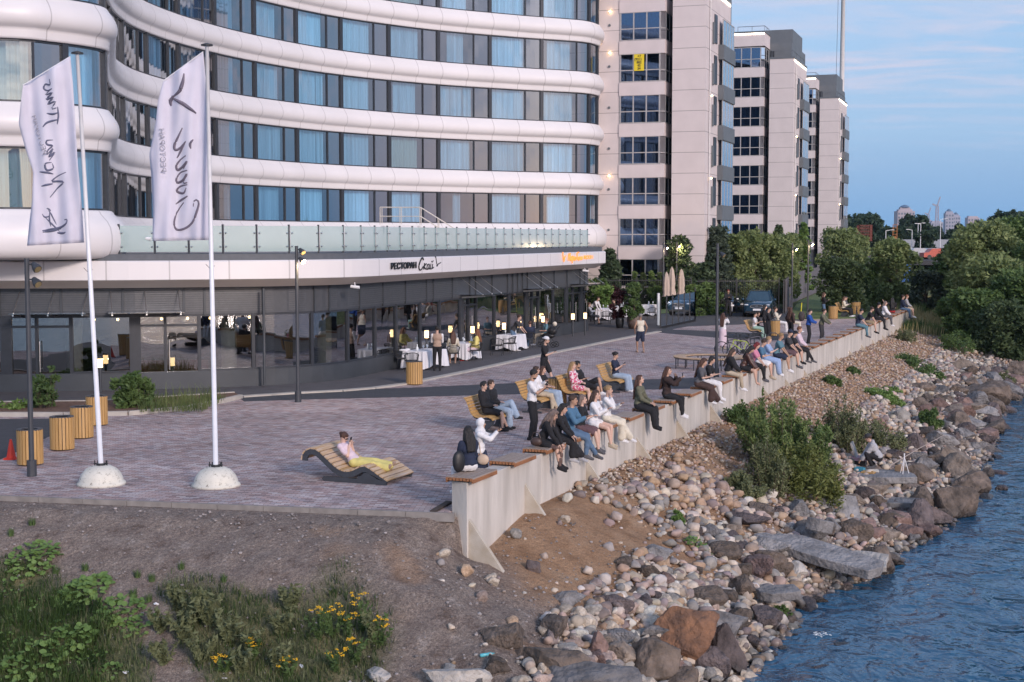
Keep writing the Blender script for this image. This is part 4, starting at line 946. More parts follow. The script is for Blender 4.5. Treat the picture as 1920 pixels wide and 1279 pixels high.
def small_text(fl, surf, px0, py0, px1, py1, size):
    a = surf(px0, py0); b_ = surf(px1, py1); ux = (b_-a).normalized(); uy = Vector((ux.z, 0, -ux.x)); w3 = ux.cross(uy)
    Mx = Matrix(((ux.x, uy.x, 0, a.x), (ux.y, uy.y, 1, a.y-.05), (ux.z, uy.z, 0, a.z), (0, 0, 0, 1)))
    ln = (b_-a).length; t = text_mesh('РЕСТОРАН', size, 'small_print', fl, Mx, M_FLTL, .002, 1.0, 0); xs = (max(v.co.z for v in t.data.vertices)-min(v.co.z for v in t.data.vertices)); 
    k = ln/max(xs, .01)
    for v in t.data.vertices:
        d = v.co-a; al = d.dot(ux); v.co = v.co+ux*al*(k-1)
        q = v.co
    return t
small_text(fl2, sf2, 303, 324, 299, 243, .16)
small_text(fl1, sf1, 82, 292, 62, 222, .15)
# curved benches ---------------------------------------------------------------
def bench_proto():
    o = T('curved_bench', 'x', 'bench', (0, 0, 0), RYAW, 'curved slatted wooden benches facing the water')
    # profile (x forward, z up), slats run along y
    prof = [(-.52, .93), (-.47, .90), (-.42, .82), (-.385, .74), (-.355, .66), (-.325, .58), (-.28, .50), (-.21, .44), (-.13, .415), (-.04, .41), (.05, .425), (.14, .44), (.23, .435), (.31, .40), (.36, .34)]
    wd = 1.5; mb = MB()
    for (a, b_) in zip(prof, prof[1:]):
        m = ((a[0]+b_[0])/2, (a[1]+b_[1])/2); ang = math.atan2(b_[1]-a[1], b_[0]-a[0]); ln = math.hypot(b_[0]-a[0], b_[1]-a[1])
        mb.box((m[0], 0, m[1]), (ln-.014, wd, .03), ry=-ang)
    mb.build('slats', M_BENCHW, o)
    for y in (-.62, .62):
        mb = MB(); low = [(x-.02*(z > .5), z-.035) for x, z in prof]; under = [(.30, .26), (.2, .33), (.05, .34), (-.1, .32), (-.25, .38), (-.34, .5), (-.42, .7), (-.5, .86)]
        P = low+under; n = len(P); th = .03
        mb.add([(x, y-th, z) for x, z in P]+[(x, y+th, z) for x, z in P], [tuple(range(n)), tuple(range(2*n-1, n-1, -1))]+[(i, n+i, n+(i+1) % n, (i+1) % n) for i in range(n)]); mb.build('side_frame', M_LAMPM, o)
        mb = MB(); Q = [(.28, .30), (.32, .22), (.12, .06), (.30, .05), (.30, 0), (-.32, 0), (-.32, .05), (-.16, .06), (-.06, .32)]; n = len(Q)
        mb.add([(x, y-.035, z) for x, z in Q]+[(x, y+.035, z) for x, z in Q], [tuple(range(n)), tuple(range(2*n-1, n-1, -1))]+[(i, n+i, n+(i+1) % n, (i+1) % n) for i in range(n)]); mb.build('leg', M_LAMPM, o)
    return o
BN = bench_proto()
benches = [(922, 805, 'curved bench nearest the camera, under the two boys'), (1012, 770, 'curved bench behind the standing man in a white T-shirt'), (1085, 757, 'curved bench under the woman in a pink floral dress'), (1157, 733, 'curved bench under the woman in a navy shirt and pale jeans'), (1418, 633, 'curved bench in the distance beside the parked bicycles'), (1583, 594, 'farthest curved bench, beside the litter bins')]
BPOS = []
for i, (x, y, lb) in enumerate(benches):
    p = G(x, y); BPOS.append(p)
    if i == 0: BN.location = p; BN['label'] = lb
    else: dup(BN, p, RYAW, lb)
# lounger ---------------------------------------------------------------------
la = G(607, 902); LG = T('wooden_lounger', 'wave shaped wooden lounger with dark grey frame on the paving', 'lounger', (la.x, la.y, 0), RYAW)
TOPC = [(-.54, .42), (-.53, .53), (-.47, .62), (-.36, .68), (-.25, .69), (-.12, .64), (.06, .50), (.26, .34), (.42, .255), (.56, .235), (.72, .27), (.86, .345), (.99, .385), (1.12, .335), (1.32, .215), (1.56, .08)]
TOPC = catmull([(x*1.0, z, 0) for x, z in TOPC], .05)
TOPC = [(p.x, p.y) for p in TOPC]; LWD = 1.25
tot = 0; acc = [0]
for a, b_ in zip(TOPC, TOPC[1:]): acc.append(acc[-1]+math.hypot(b_[0]-a[0], b_[1]-a[1]))
nsl = 20; mb = MB()
def lpt(d):
    for j in range(len(acc)-1):
        if acc[j+1] >= d: u = (d-acc[j])/(acc[j+1]-acc[j]); return (TOPC[j][0]+(TOPC[j+1][0]-TOPC[j][0])*u, TOPC[j][1]+(TOPC[j+1][1]-TOPC[j][1])*u)
    return TOPC[-1]
for i in range(nsl):
    a = lpt(acc[-1]*(i+.03)/nsl); b_ = lpt(acc[-1]*(i+.97)/nsl); m = ((a[0]+b_[0])/2, (a[1]+b_[1])/2); ang = math.atan2(b_[1]-a[1], b_[0]-a[0]); ln = math.hypot(b_[0]-a[0], b_[1]-a[1])
    mb = MB(); mb.box((m[0]-math.sin(ang)*.015, LWD/2, m[1]+math.cos(ang)*.015), (ln-.02, LWD+.02, .03), ry=-ang); mb.build('slat', mat('lounger_slat', (.44, .27, .11), .55, 0, .25, 4, .1, 60, aniso=(4, .4, 4), col2=(.56, .44, .34)), LG)
for y in (0.03, LWD-.03):
    mb = MB(); und = []
    for i in range(len(TOPC)):
        a = TOPC[max(i-1, 0)]; b_ = TOPC[min(i+1, len(TOPC)-1)]; dx, dz = b_[0]-a[0], b_[1]-a[1]; l_ = math.hypot(dx, dz); th = .125 if TOPC[i][0] < 1.0 else .125-.1*(TOPC[i][0]-1)/.56; und.append((TOPC[i][0]+dz/l_*th, TOPC[i][1]-dx/l_*th))
    n = len(TOPC); vs = [(x, y+sgn*.03, z) for sgn in (-1, 1) for P in (TOPC, und) for x, z in P]
    fs = []
    for i in range(n-1):
        fs += [(i, n+i, n+i+1, i+1), (2*n+i, 2*n+i+1, 3*n+i+1, 3*n+i), (i, i+1, 2*n+i+1, 2*n+i), (n+i, 3*n+i, 3*n+i+1, n+i+1)]
    fs += [(0, 2*n, 3*n, n), (n-1, 2*n-1, 4*n-1, 3*n-1)]
    mb.add(vs, fs); mb.build('side_frame', M_LAMPM, LG)
    mb = MB(); Q = [(0, .11), (-.04, .05), (0, 0), (1.52, 0), (1.52, .075), (1.3, .12), (1.1, .235), (1.0, .25), (.93, .19), (.86, .13), (.8, .10)]; n = len(Q)
    mb.add([(x, y-.033, z) for x, z in Q]+[(x, y+.033, z) for x, z in Q], [tuple(range(n)), tuple(range(2*n-1, n-1, -1))]+[(i, n+i, n+(i+1) % n, (i+1) % n) for i in range(n)]); mb.build('skid', M_LAMPM, LG)
mb = MB(); mb.beam((.86, 0, .13), (.86, LWD, .13), .06, .06); mb.build('cross_bar', M_LAMPM, LG)
# round bench
c = G(1330, 690); RB = T('round_bench', 'large ring shaped slatted bench on thin legs behind the lamp post', 'bench', c)
mb = MB(); n = 96
for i in range(n):
    a = 2*math.pi*i/n; mb.box((1.22*math.cos(a), 1.22*math.sin(a), .46), (.48, .058, .045), rz=a)
mb.build('slat_ring', mat('ring_slat', (.38, .24, .13), .6, 0, .3, 6, .1, 60, col2=(.5, .38, .28)), RB)
for rr in (1.02, 1.42):
    mb = MB(); mb.tube([(rr*math.cos(2*math.pi*i/36), rr*math.sin(2*math.pi*i/36), .425) for i in range(37)], .025, 6); mb.build('ring_frame', M_LAMPM, RB)
for i in range(8):
    for rr in (1.02, 1.42):
        a = 2*math.pi*i/8+.2; mb = MB(); mb.cone((rr*math.cos(a), rr*math.sin(a), 0), (rr*math.cos(a), rr*math.sin(a), .42), .022, .022, 8); mb.build('leg', M_LAMPM, RB)
# ================================================================ people
PEND = []
def cap(mb, a, b, r0, r1, n=10):
    mb.cone(a, b, r0, r1, n); mb.ball(a, r0, n, 6); mb.ball(b, r1, n, 6)
def ik(a, t, l1, l2, pole):
    a = Vector(a); t = Vector(t); d = t-a; L_ = min(max(d.length, .05), (l1+l2)*.995); d = d.normalized(); t = a+d*L_
    x = (l1*l1-l2*l2+L_*L_)/(2*L_); h_ = math.sqrt(max(0, l1*l1-x*x)); p = Vector(pole); p = p-d*p.dot(d)
    p = p.normalized() if p.length > 1e-6 else Vector((1, 0, 0)); return a+d*x+p*h_, t
SKINS = {'l': (.52, .33, .25), 'm': (.42, .25, .17), 'd': (.30, .17, .11), 'p': (.58, .38, .30)}
def skin(k): return mat('skin_'+{'l': 'fair', 'm': 'tanned', 'd': 'brown', 'p': 'pale'}[k], SKINS[k], .5, 0, .06, 9)
CC = {'black': (.014, .014, .017), 'navy': (.018, .026, .055), 'white': (.68, .67, .68), 'cream': (.60, .55, .45), 'beige': (.42, .35, .26), 'olive': (.12, .12, .08), 'grey': (.09, .09, .10), 'darkgrey': (.04, .04, .045),
      'brown': (.055, .032, .028), 'darkbrown': (.035, .02, .018), 'denim': (.07, .16, .26), 'jeans': (.09, .15, .24), 'palejeans': (.30, .38, .48), 'pink': (.58, .22, .32), 'palepink': (.62, .50, .56), 'yellow': (.66, .57, .20), 'teal': (.10, .20, .25),
      'blue': (.015, .07, .30), 'lightblue': (.28, .38, .58), 'red': (.4, .03, .03), 'tan': (.36, .25, .19), 'tights': (.05, .035, .035), 'khaki': (.28, .21, .13), 'lightgrey': (.38, .38, .40), 'palegreen': (.30, .45, .38), 'mauve': (.12, .07, .08)}
HC = {'black': (.012, .010, .010), 'brown': (.05, .026, .016), 'blond': (.30, .19, .09), 'ginger': (.16, .06, .025), 'red': (.16, .012, .014), 'ash': (.17, .12, .10), 'chestnut': (.07, .03, .018), 'grey': (.2, .18, .17)}
def cloth(c): return mat(c+'_cloth', CC[c], .9, 0, .12, 7, .25, 90)
def floral():
    m = mat('pink_floral_cloth', (.70, .58, .60), .9, 0, .05); n = m.node_tree.nodes; l = m.node_tree.links
    if 'fl' in m: return m
    m['fl'] = 1; b = n['Principled BSDF']; tcn = n.new('ShaderNodeTexCoord'); v = n.new('ShaderNodeTexNoise'); v.inputs['Scale'].default_value = 13; v.inputs['Detail'].default_value = 2; l.new(tcn.outputs['Object'], v.inputs[0])
    r = n.new('ShaderNodeMapRange'); r.inputs[1].default_value = .47; r.inputs[2].default_value = .53; l.new(v.outputs[0], r.inputs[0]); mx = n.new('ShaderNodeMix'); mx.data_type = 'RGBA'
    old = b.inputs['Base Color'].links[0].from_socket; l.new(r.outputs[0], mx.inputs[0]); l.new(old, mx.inputs[6]); mx.inputs[7].default_value = (.52, .09, .17, 1); l.new(mx.outputs[2], b.inputs['Base Color']); return m
def hair(c): return mat(c+'_hair', HC.get(c, HC['black']), .55, 0, .35, 5, .5, 70, aniso=(6, 6, .6))
ARM = {'sides': (.03, .24, -.53), 'lap': (.30, .08, -.40), 'phone': (.29, .06, -.20), 'camera': (.40, .06, -.0), 'clap': (.33, .03, -.14), 'support': (-.20, .30, -.46), 'drink': (.22, .09, .02), 'crossed': (.20, -.08, -.24), 'pocket': (.07, .21, -.44),
       'table': (.38, .15, -.30), 'behind_head': (-.08, .12, .10), 'up': (.25, .3, .15), 'knee': (.42, .12, -.42), 'thigh': (.22, .14, -.44), 'cheek': (.13, .08, .0), 'fwd': (.34, .10, -.34), 'side_out': (-.1, .55, .12), 'low': (.3, .15, -.55)}
def person(label, loc, yaw, pose='sit', arms='lap', top=('tee', 'white'), bot=('trousers', 'black'), shoes='black', hr=('short', 'brown'), sk='l', lean=None, head=(0, 0), h=1.72, fem=False, legs=None, twist=0, group=None, vox=None, lod=0, hat=None, extra=None, feet=None, collar=None):
    k = h/1.72; o = T('person', label, 'person', loc, yaw, group)
    Ln = {'sit': 5, 'bench': -14, 'stand': 0, 'walk': 4, 'crouch': 38, 'stoop': 55, 'recline': -48, 'slouch': -32}.get(pose, 0) if lean is None else lean
    pel = {'sit': (0, 0, .11), 'bench': (0, 0, .11), 'slouch': (.1, 0, .11), 'stand': (0, 0, .93), 'walk': (0, 0, .91), 'crouch': (0, 0, .30), 'stoop': (-.12, 0, .92), 'recline': (0, 0, .12)}[pose]
    fw_ = .095 if not fem else .10
    F = {'sit': [(.44, .10, -.40), (.50, -.09, -.42)], 'bench': [(.50, .11, -.36), (.46, -.10, -.36)], 'slouch': [(.72, .12, -.36), (.6, -.1, -.36)], 'stand': [(.02, .11, .08), (-.02, -.10, .08)], 'walk': [(.30, .08, .09), (-.30, -.08, .14)],
         'crouch': [(.22, .13, .08), (.12, -.13, .08)], 'stoop': [(.04, .12, .08), (-.1, -.1, .08)], 'recline': [(.80, .08, -.06), (.84, -.08, -.04)]}[pose]
    if legs == 'crossed': F = [(F[0][0]-.02, -.04, F[0][2]), (F[1][0]+.10, .10, F[1][2]+.03)]
    if legs == 'kneeup': F = [(.60, .05, -.10), F[1]]
    if legs == 'back': F = [(.25, .1, -.36), (.2, -.1, -.38)]
    if feet: F = feet
    pel = Vector(pel); a = R(Ln); sp = Vector((math.sin(a), 0, math.cos(a))); up = Vector((0, 0, 1)); lat = Vector((math.sin(R(-twist)), math.cos(R(twist)), 0)); fr = lat.cross(sp).normalized()
    if fr.x < 0: fr = -fr
    sw = .155 if fem else .185; nb = pel+sp*.50; chest = pel+sp*.36; waist = pel+sp*.16
    sh = [nb-sp*.045+lat*sw*s for s in (1, -1)]; hip = [pel+Vector((0, .09*s, -.01)) for s in (1, -1)]
    kn = []; an = []
    for i in (0, 1):
        pole = (1, (.1, -.1)[i], .25) if pose not in ('crouch',) else (1, (.3, -.3)[i], 1)
        if pose == 'sit' or pose == 'bench': pole = (.6, (.1, -.1)[i], .9)
        if pose in ('recline', 'slouch'): pole = (.1, (.1, -.1)[i], 1)
        q, t_ = ik(hip[i], F[i], .44, .41, pole); kn.append(q); an.append(t_)
    am = arms.split('/') if '/' in arms else (arms, arms); el = []; ha = []
    for i, s in enumerate((1, -1)):
        v = ARM[am[i]]; tgt = nb+fr*v[0]*1+lat*(v[1]*s)+Vector((0, 0, v[2])) if am[i] not in ('sides', 'pocket') else nb+Vector((v[0], v[1]*s*(.9 if fem else 1), v[2]))
        q, t_ = ik(sh[i], tgt, .285, .25, (-.5, .55*s, -.8) if am[i] != 'behind_head' else (.6, .9*s, .4)); el.append(q); ha.append(t_)
    neck_t = nb+Vector((sp.x*.6, 0, 1)).normalized()*.075; hp, hy = head
    HM = Matrix.Rotation(R(hy), 3, 'Z') @ Matrix.Rotation(R(hp), 3, 'Y'); hc = neck_t+HM @ Vector((.025, 0, .105))
    # ---- body
    mb = MB()
    def W(v): return hc+HM @ Vector(v)
    mb.ball(W((-.008, 0, .018)), (.092, .074, .098), 14, 10, HM); mb.ball(W((.022, 0, -.045)), (.062, .056, .070), 12, 8, HM); mb.ball(W((.068, 0, -.088)), .024, 8, 6)
    mb.cone(W((.084, 0, .012)), W((.112, 0, -.022)), .009, .015, 6); mb.ball(W((.104, 0, -.024)), .014, 6, 5)
    for s in (-1, 1): mb.ball(W((-.006, .076*s, -.006)), (.018, .010, .030), 8, 6, HM)
    cap(mb, nb-sp*.03, hc+HM @ Vector((-.02, 0, -.05)), .052 if fem else .058, .050)
    TM = Matrix((fr, lat, sp)).transposed()
    mb.ball(pel+sp*.02, (.105, .165 if fem else .155, .12), 14, 8, TM); mb.ball(waist, (.088, .125 if fem else .14, .12), 12, 8, TM); mb.ball(chest, (.105, sw-.01, .155), 14, 8, TM)
    if fem:
        for s in (-1, 1): mb.ball(chest+fr*.08+lat*.065*s+sp*.02, .052, 8, 6)
    for i, s in enumerate((1, -1)):
        cap(mb, sh[i]-lat*s*.015, el[i], .050, .038); cap(mb, el[i], ha[i], .037, .025)
        cap(mb, hip[i], kn[i], .082, .054); cap(mb, kn[i], kn[i].lerp(an[i], .35), .052, .052); cap(mb, kn[i].lerp(an[i], .35), an[i], .051, .034)
        fd = Vector((1, .12*s, -.25)).normalized() if pose in ('sit', 'recline') else Vector((1, .12*s, 0)).normalized()
        if pose == 'recline': fd = Vector((.75, .1*s, .75)).normalized()
        an_f = an[i]+fd*.13+Vector((0, 0, -.045)); cap(mb, an[i]+Vector((0, 0, -.03)), an_f, .034, .028)
    vx = vox or (.019 if lod == 0 else .026)
    # hands: palm in the body, fingers appended after the remesh
    fin = MB()
    for i, s in enumerate((1, -1)):
        d = (ha[i]-el[i]).normalized(); side = Vector((0, 0, 1)).cross(d); side = side.normalized() if side.length > .1 else Vector((0, 1, 0)); nrm = d.cross(side); palm = ha[i]+d*.045
        mb.ball(palm, (.048, .038, .020), 8, 6, Matrix((d, side, nrm)).transposed())
        curl = -.5 if am[i] in ('phone', 'camera', 'drink', 'crossed') else -.22
        if lod == 0:
            for j, (off, ln) in enumerate(((-.030, .068), (-.010, .078), (.010, .072), (.029, .058))):
                b0 = palm+d*.035+side*off; b1 = b0+(d+nrm*curl*(1-.1*j)).normalized()*ln*.5; b2 = b1+(d*.6+nrm*curl*1.9).normalized()*ln*.5; fin.tube([b0, b1, b2], [.009, .0085, .007], 5)
            b0 = palm-side*.034*s*-1-d*.01; b1 = b0+(side*s*.7+d*.7).normalized()*.035; b2 = b1+(d+nrm*curl*.7).normalized()*.03; fin.tube([b0, b1, b2], [.011, .010, .008], 5)
    body = mb.build('body', skin(sk), o, True); PEND.append((body, vx*.9, fin if fin.v else None))
    # eyes, brows, mouth
    if lod == 0:
        for s in (-1, 1):
            e = MB(); e.ball(W((.0815, .030*s, .008)), (.007, .011, .006), 6, 5, HM); e.build('eye', mat('eye_dark', (.03, .025, .02), .3), o)
            e = MB(); e.beam(W((.088, .018*s, .028)), W((.080, .045*s, .026)), .006, .007); e.build('eyebrow', hair(hr[1]), o)
        e = MB(); e.beam(W((.086, -.020, -.052)), W((.086, .020, -.052)), .006, .009); e.build('mouth', mat('lips', (.35, .10, .09), .5), o)
    if extra == 'sunglasses':
        e = MB()
        for s in (-1, 1): e.ball(W((.089, .032*s, .006)), (.008, .026, .020), 8, 6, HM); e.beam(W((.08, .055*s, .01)), W((-.01, .078*s, .01)), .004, .008)
        e.build('sunglasses', M_BLACK, o)
    # ---- top
    tk, tcol = top; tm = floral() if tcol == 'floral' else cloth(tcol) if tk != 'leather' else mat('brown_leather', (.07, .03, .024), .35, 0, .2, 12, .3, 40)
    ex = {'tee': .016, 'tank': .010, 'long': .017, 'hoodie': .034, 'jacket': .028, 'leather': .030, 'vest': .012, 'none': 0}[tk]
    if tk != 'none':
        g = MB(); g.ball(chest, (.105+ex, sw-.005+ex, .150+ex), 14, 8, TM); g.ball(waist, (.098+ex, (.135 if fem else .15)+ex, .125), 12, 8, TM); g.ball(pel+sp*.05, (.112+ex, .163+ex, .105 if tk != 'vest' else .09), 14, 8, TM)
        if fem:
            for s in (-1, 1): g.ball(chest+fr*.08+lat*.065*s+sp*.02, .052+ex, 8, 6)
        cap(g, sh[0]*.86+sh[1]*.14, sh[1]*.86+sh[0]*.14, .056+ex*.5, .056+ex*.5)
        if tk in ('long', 'hoodie', 'jacket', 'leather'):
            for i in (0, 1): cap(g, sh[i], el[i], .053+ex, .044+ex); cap(g, el[i], el[i].lerp(ha[i], .90), .043+ex, .032+ex)
        elif tk == 'tee':
            for i in (0, 1): cap(g, sh[i], sh[i].lerp(el[i], .68), .054+ex, .054+ex)
        if tk == 'hoodie': g.ball(nb-fr*.07+sp*.02, (.07, .11, .07), 10, 6, TM)
        PEND.append((g.build({'tee': 't_shirt', 'tank': 'tank_top', 'long': 'shirt', 'hoodie': 'hoodie', 'jacket': 'jacket', 'leather': 'leather_jacket', 'vest': 'waistcoat'}[tk], tm, o, True), vx, None))
        if tk == 'vest':
            g = MB()
            for i in (0, 1): cap(g, sh[i], el[i], .062, .052); cap(g, el[i], el[i].lerp(ha[i], .9), .05, .038)
            PEND.append((g.build('shirt_sleeves', cloth('white'), o, True), vx, None))
    # ---- bottoms
    bk, bc = bot; bm_ = floral() if bc == 'floral' else cloth(bc) if bc != 'tights' else cloth('tights')
    g = MB(); g.ball(pel+sp*.01, (.118, .172, .118), 14, 8, TM)
    if bk in ('trousers', 'wide', 'tights'):
        e0, e1, e2 = {'trousers': (.096, .070, .055), 'wide': (.105, .092, .098), 'tights': (.086, .058, .040)}[bk]
        for i in (0, 1): cap(g, hip[i], kn[i], e0, e1); cap(g, kn[i], an[i]+(kn[i]-an[i]).normalized()*.02, e1, e2)
    elif bk == 'shorts':
        for i in (0, 1): cap(g, hip[i], hip[i].lerp(kn[i], .82), .10, .092)
    elif bk == 'hotpants':
        for i in (0, 1): cap(g, hip[i], hip[i].lerp(kn[i], .35), .10, .098)
    elif bk in ('skirt', 'longskirt', 'midskirt'):
        f_ = {'skirt': .62, 'midskirt': 1.0, 'longskirt': 1.0}[bk]
        if pose in ('stand', 'walk', 'stoop'):
            zz = {'skirt': .55, 'midskirt': .42, 'longskirt': .16}[bk]; g.lathe([(.13, pel.z+.08), (.17, pel.z-.05), (.20, zz+.1), (.23, zz)], (pel.x, pel.y, 0), 18)
        else:
            for u in (-1, -.5, 0, .5, 1): cap(g, hip[0].lerp(hip[1], (u+1)/2), (hip[0].lerp(kn[0], f_)).lerp(hip[1].lerp(kn[1], f_), (u+1)/2), .10, .088)
            if bk == 'longskirt':
                for u in (0, .5, 1): cap(g, kn[0].lerp(kn[1], u), an[0].lerp(an[1], u)+Vector((0, 0, .06)), .08, .085)
    PEND.append((g.build({'trousers': 'trousers', 'wide': 'trousers', 'tights': 'tights', 'shorts': 'shorts', 'hotpants': 'shorts'}.get(bk, 'skirt'), bm_, o, True), vx, None))
    if bk == 'skirt' and shoes == 'boots_tights':
        g = MB()
        for i in (0, 1): cap(g, hip[i], kn[i], .086, .058); cap(g, kn[i], an[i], .056, .038)
        PEND.append((g.build('tights', mat('sheer_tights', (.10, .06, .05), .6), o, True), vx, None))
    # ---- shoes
    if shoes:
        sc_ = {'boots_tights': 'black'}.get(shoes, shoes)
        for i, s in enumerate((1, -1)):
            fd = Vector((1, .12*s, -.25)).normalized() if pose in ('sit',) else Vector((1, .12*s, 0)).normalized()
            if pose == 'recline': fd = Vector((.65, .1*s, .85)).normalized()
            g = MB(); hl = an[i]-fd*.045+Vector((0, 0, -.045)); toe = an[i]+fd*.155+Vector((0, 0, -.052)); cap(g, hl, toe, .042, .036); cap(g, an[i]+Vector((0, 0, -.01)), an[i]+fd*.07+Vector((0, 0, -.04)), .042, .036)
            mid = (hl+toe)/2; g.beam(hl+Vector((0, 0, -.028)), toe+Vector((0, 0, -.022)), .075, .022)
            PEND.append((g.build('shoe', cloth(sc_), o, True), .014 if lod == 0 else .02, None))
    # ---- hair
    hk, hcol = hr; g = MB(); hm = hair(hcol)
    if hk == 'hijab':
        hm = cloth(hcol); g.ball(W((-.022, 0, .022)), (.108, .094, .118), 14, 9, HM); g.ball(W((-.01, 0, -.07)), (.085, .085, .08), 12, 8, HM); cap(g, hc+HM @ Vector((-.02, 0, -.1)), nb+Vector((0, 0, -.02)), .085, .13); g.ball(nb+fr*.02-sp*.06, (.13, .17, .1), 12, 7, TM)
    else:
        if hk != 'bald':
            g.ball(W((-.020, 0, .034)), (.098, .084, .096), 14, 9, HM); g.ball(W((.03, 0, .085)), (.055, .062, .036), 10, 6, HM)
            for s in (-1, 1): g.ball(W((-.01, .066*s, .03)), (.05, .018, .05), 8, 6, HM)
        if hk in ('long', 'vlong', 'front'):
            ln = {'long': .30, 'vlong': .44, 'front': .34}[hk]; bk_ = W((-.075, 0, .0)); e_ = nb-fr*(.13+.05*(tk in ('hoodie', 'jacket')))-sp*(ln-.10)
            for u in (-.055, 0, .055): cap(g, bk_+lat*u, nb-fr*.10+lat*u*1.3, .048, .05); cap(g, nb-fr*.10+lat*u*1.3, e_+lat*u*1.1, .048, .030)
            for s in (-1, 1): cap(g, W((-.01, .075*s, .02)), nb+lat*.10*s-fr*.02+sp*.0, .026, .032)
            if hk == 'front':
                for s in (-1, 1): cap(g, W((.01, .078*s, .02)), nb+lat*.09*s+fr*.10-sp*.12, .028, .035)
        if hk == 'bun': g.ball(W((-.11, 0, .04)), .042, 8, 6)
        if hk == 'pony': g.ball(W((-.11, 0, .05)), .03, 8, 6); cap(g, W((-.12, 0, .04)), W((-.15, 0, -.16)), .03, .018)
        if hk == 'bob':
            for s in (-1, 0, 1): cap(g, W((-.04, .06*s, .02)), W((-.05, .075*s, -.12)), .045, .038)
        if hk == 'top': g.ball(W((.02, 0, .11)), (.065, .05, .03), 8, 6, HM)
    if g.v: PEND.append((g.build('head_scarf' if hk == 'hijab' else 'hair', hm, o, True), .013 if lod == 0 else .018, None))
    if hat:
        g = MB(); hcm = cloth(hat.split('_')[0]); rev = 'rev' in hat; s = -1 if rev else 1
        g.ball(W((-.012, 0, .062)), (.106, .092, .075), 14, 8, HM); g.ball(W((.10*s, 0, .052)), (.075, .065, .012), 10, 5, HM)
        PEND.append((g.build('cap', hcm, o, True), .014, None))
    if extra == 'beard':
        g = MB(); g.ball(W((.030, 0, -.088)), (.058, .055, .036), 10, 7, HM); PEND.append((g.build('beard', hair(hcol), o, True), .014, None))
    o.scale = (k,)*3
    MW = Matrix.Translation(o.location) @ Matrix.Rotation(yaw, 4, 'Z') @ Matrix.Scale(k, 4)
    o_hands = [MW @ (ha[i]+(ha[i]-el[i]).normalized()*.09) for i in (0, 1)]
    return o, dict(hands=o_hands, neck=MW @ nb, pel=MW @ pel, M=MW, fr=fr, sp=sp, nb=nb, lat=lat, chest=chest)
def phone(info, i=0, label='', yaw=0, tilt=30, col=None):
    c = sum(info['hands'], Vector())/2 if i == 2 else info['hands'][i]
    t = T('phone', label, 'phone', c, yaw); mb = MB(); mb.box((0, 0, .02), (.010, .074, .150), ry=R(tilt)); mb.build('phone_body', M_BLACK, t, bevel=.003)
    mb = MB(); q = Matrix.Rotation(R(tilt), 3, 'Y') @ Vector((-.0062, 0, 0)); mb.box((q.x, 0, .02+q.z), (.001, .066, .14), ry=R(tilt)); mb.build('screen', mat('phone_screen', (.03, .04, .06), .1), t); return t
def WALL(px, t=-.02, z=.70):
    best = min((abs(960+FPX*XY(s/20, t)[0]/(XY(s/20, t)[1]*math.cos(PITCH)+(CAMZ-z)*math.sin(PITCH))-px), s/20) for s in range(-10, 1480)); x, y = XY(best[1], t); return Vector((x, y, z))
GW = 'people sitting on the quay wall'; GB = 'people on the curved benches'; GS = 'people standing on the promenade'; GD = 'people at the restaurant tables'
def sitw(px, label, dy=0, t=.0, **k):
    k.setdefault('group', GW); k.setdefault('lod', 0 if px < 1200 else 1); z = k.pop('z', .70); return person(label, WALL(px, t, z), RYAW+R(dy), 'sit', **k)
def stnd(px, py, label, yaw, **k):
    k.setdefault('group', GS); k.setdefault('lod', 1); pose = k.pop('pose', 'stand'); return person(label, G(px, py), R(yaw), pose, **k)
def bagm(name, label, cat, c, d, m, strap=None, rz=0, rr=.04):
    t = T(name, label, cat, c, rz); mb = MB(); mb.box((0, 0, 0), d); b = mb.build('bag_body', m, t, True); b.scale = (1.22,)*3; ss = b.modifiers.new('s', 'SUBSURF'); ss.levels = ss.render_levels = 2
    if strap: mb = MB(); mb.tube(strap, .012, 6); mb.build('strap', m, t)
    return t
# --- sitting along the wall, near to far
o, i1 = person('woman in a navy sweater sitting with her back turned at the near wall end', G(880, 884, .70)+Vector((0, 0, 0)), R(118), 'sit', 'lap', ('long', 'navy'), ('trousers', 'white'), 'white', ('long', 'black'), 'm', fem=True, h=1.70, head=(5, -20), group=GW)
bagm('backpack', 'shiny black backpack hanging behind the woman in the navy sweater', 'backpack', i1['M'] @ Vector((-.14, .30, .24)), (.15, .26, .42), M_BLACK, rz=R(118), rr=.06)
o, i2 = person('woman in a white headscarf and white sweater filming with her phone', Vector((-.66, 29.45, 0)), R(-8), 'stand', 'camera', ('long', 'white'), ('longskirt', 'navy'), 'black', ('hijab', 'white'), 'm', fem=True, h=1.54, group=GS)
phone(i2, 2, 'phone held up by the woman in the white headscarf', R(-8), 5)
bagm('shoulder_bag', 'round beige shoulder bag on the hip of the woman in the headscarf', 'bag', i2['M'] @ Vector((.10, -.20, .80)), (.24, .10, .22), mat('beige_leather', (.5, .38, .28), .5), [(-.05, 0, .1), (-.12, .12, .5), (-.05, .2, .62)], R(-8), .045)
sitw(1014, 'woman with long ash hair, black dress and sheer tights leaning forward on the wall', -2, arms='lap', top=('long', 'black'), bot=('skirt', 'black'), shoes='boots_tights', hr=('front', 'ash'), lean=26, head=(28, 0), fem=True, h=1.70, sk='l')
bagm('handbag', 'dark brown handbag on the seat beside the woman in black with sheer tights', 'handbag', WALL(1006, -.02, .84)+Vector((-.02, -.16, 0)), (.26, .14, .19), mat('brown_bag_leather', (.06, .035, .028), .5), [(-.1, 0, .08), (-.06, 0, .2), (.06, 0, .2), (.1, 0, .08)], RYAW, .03)
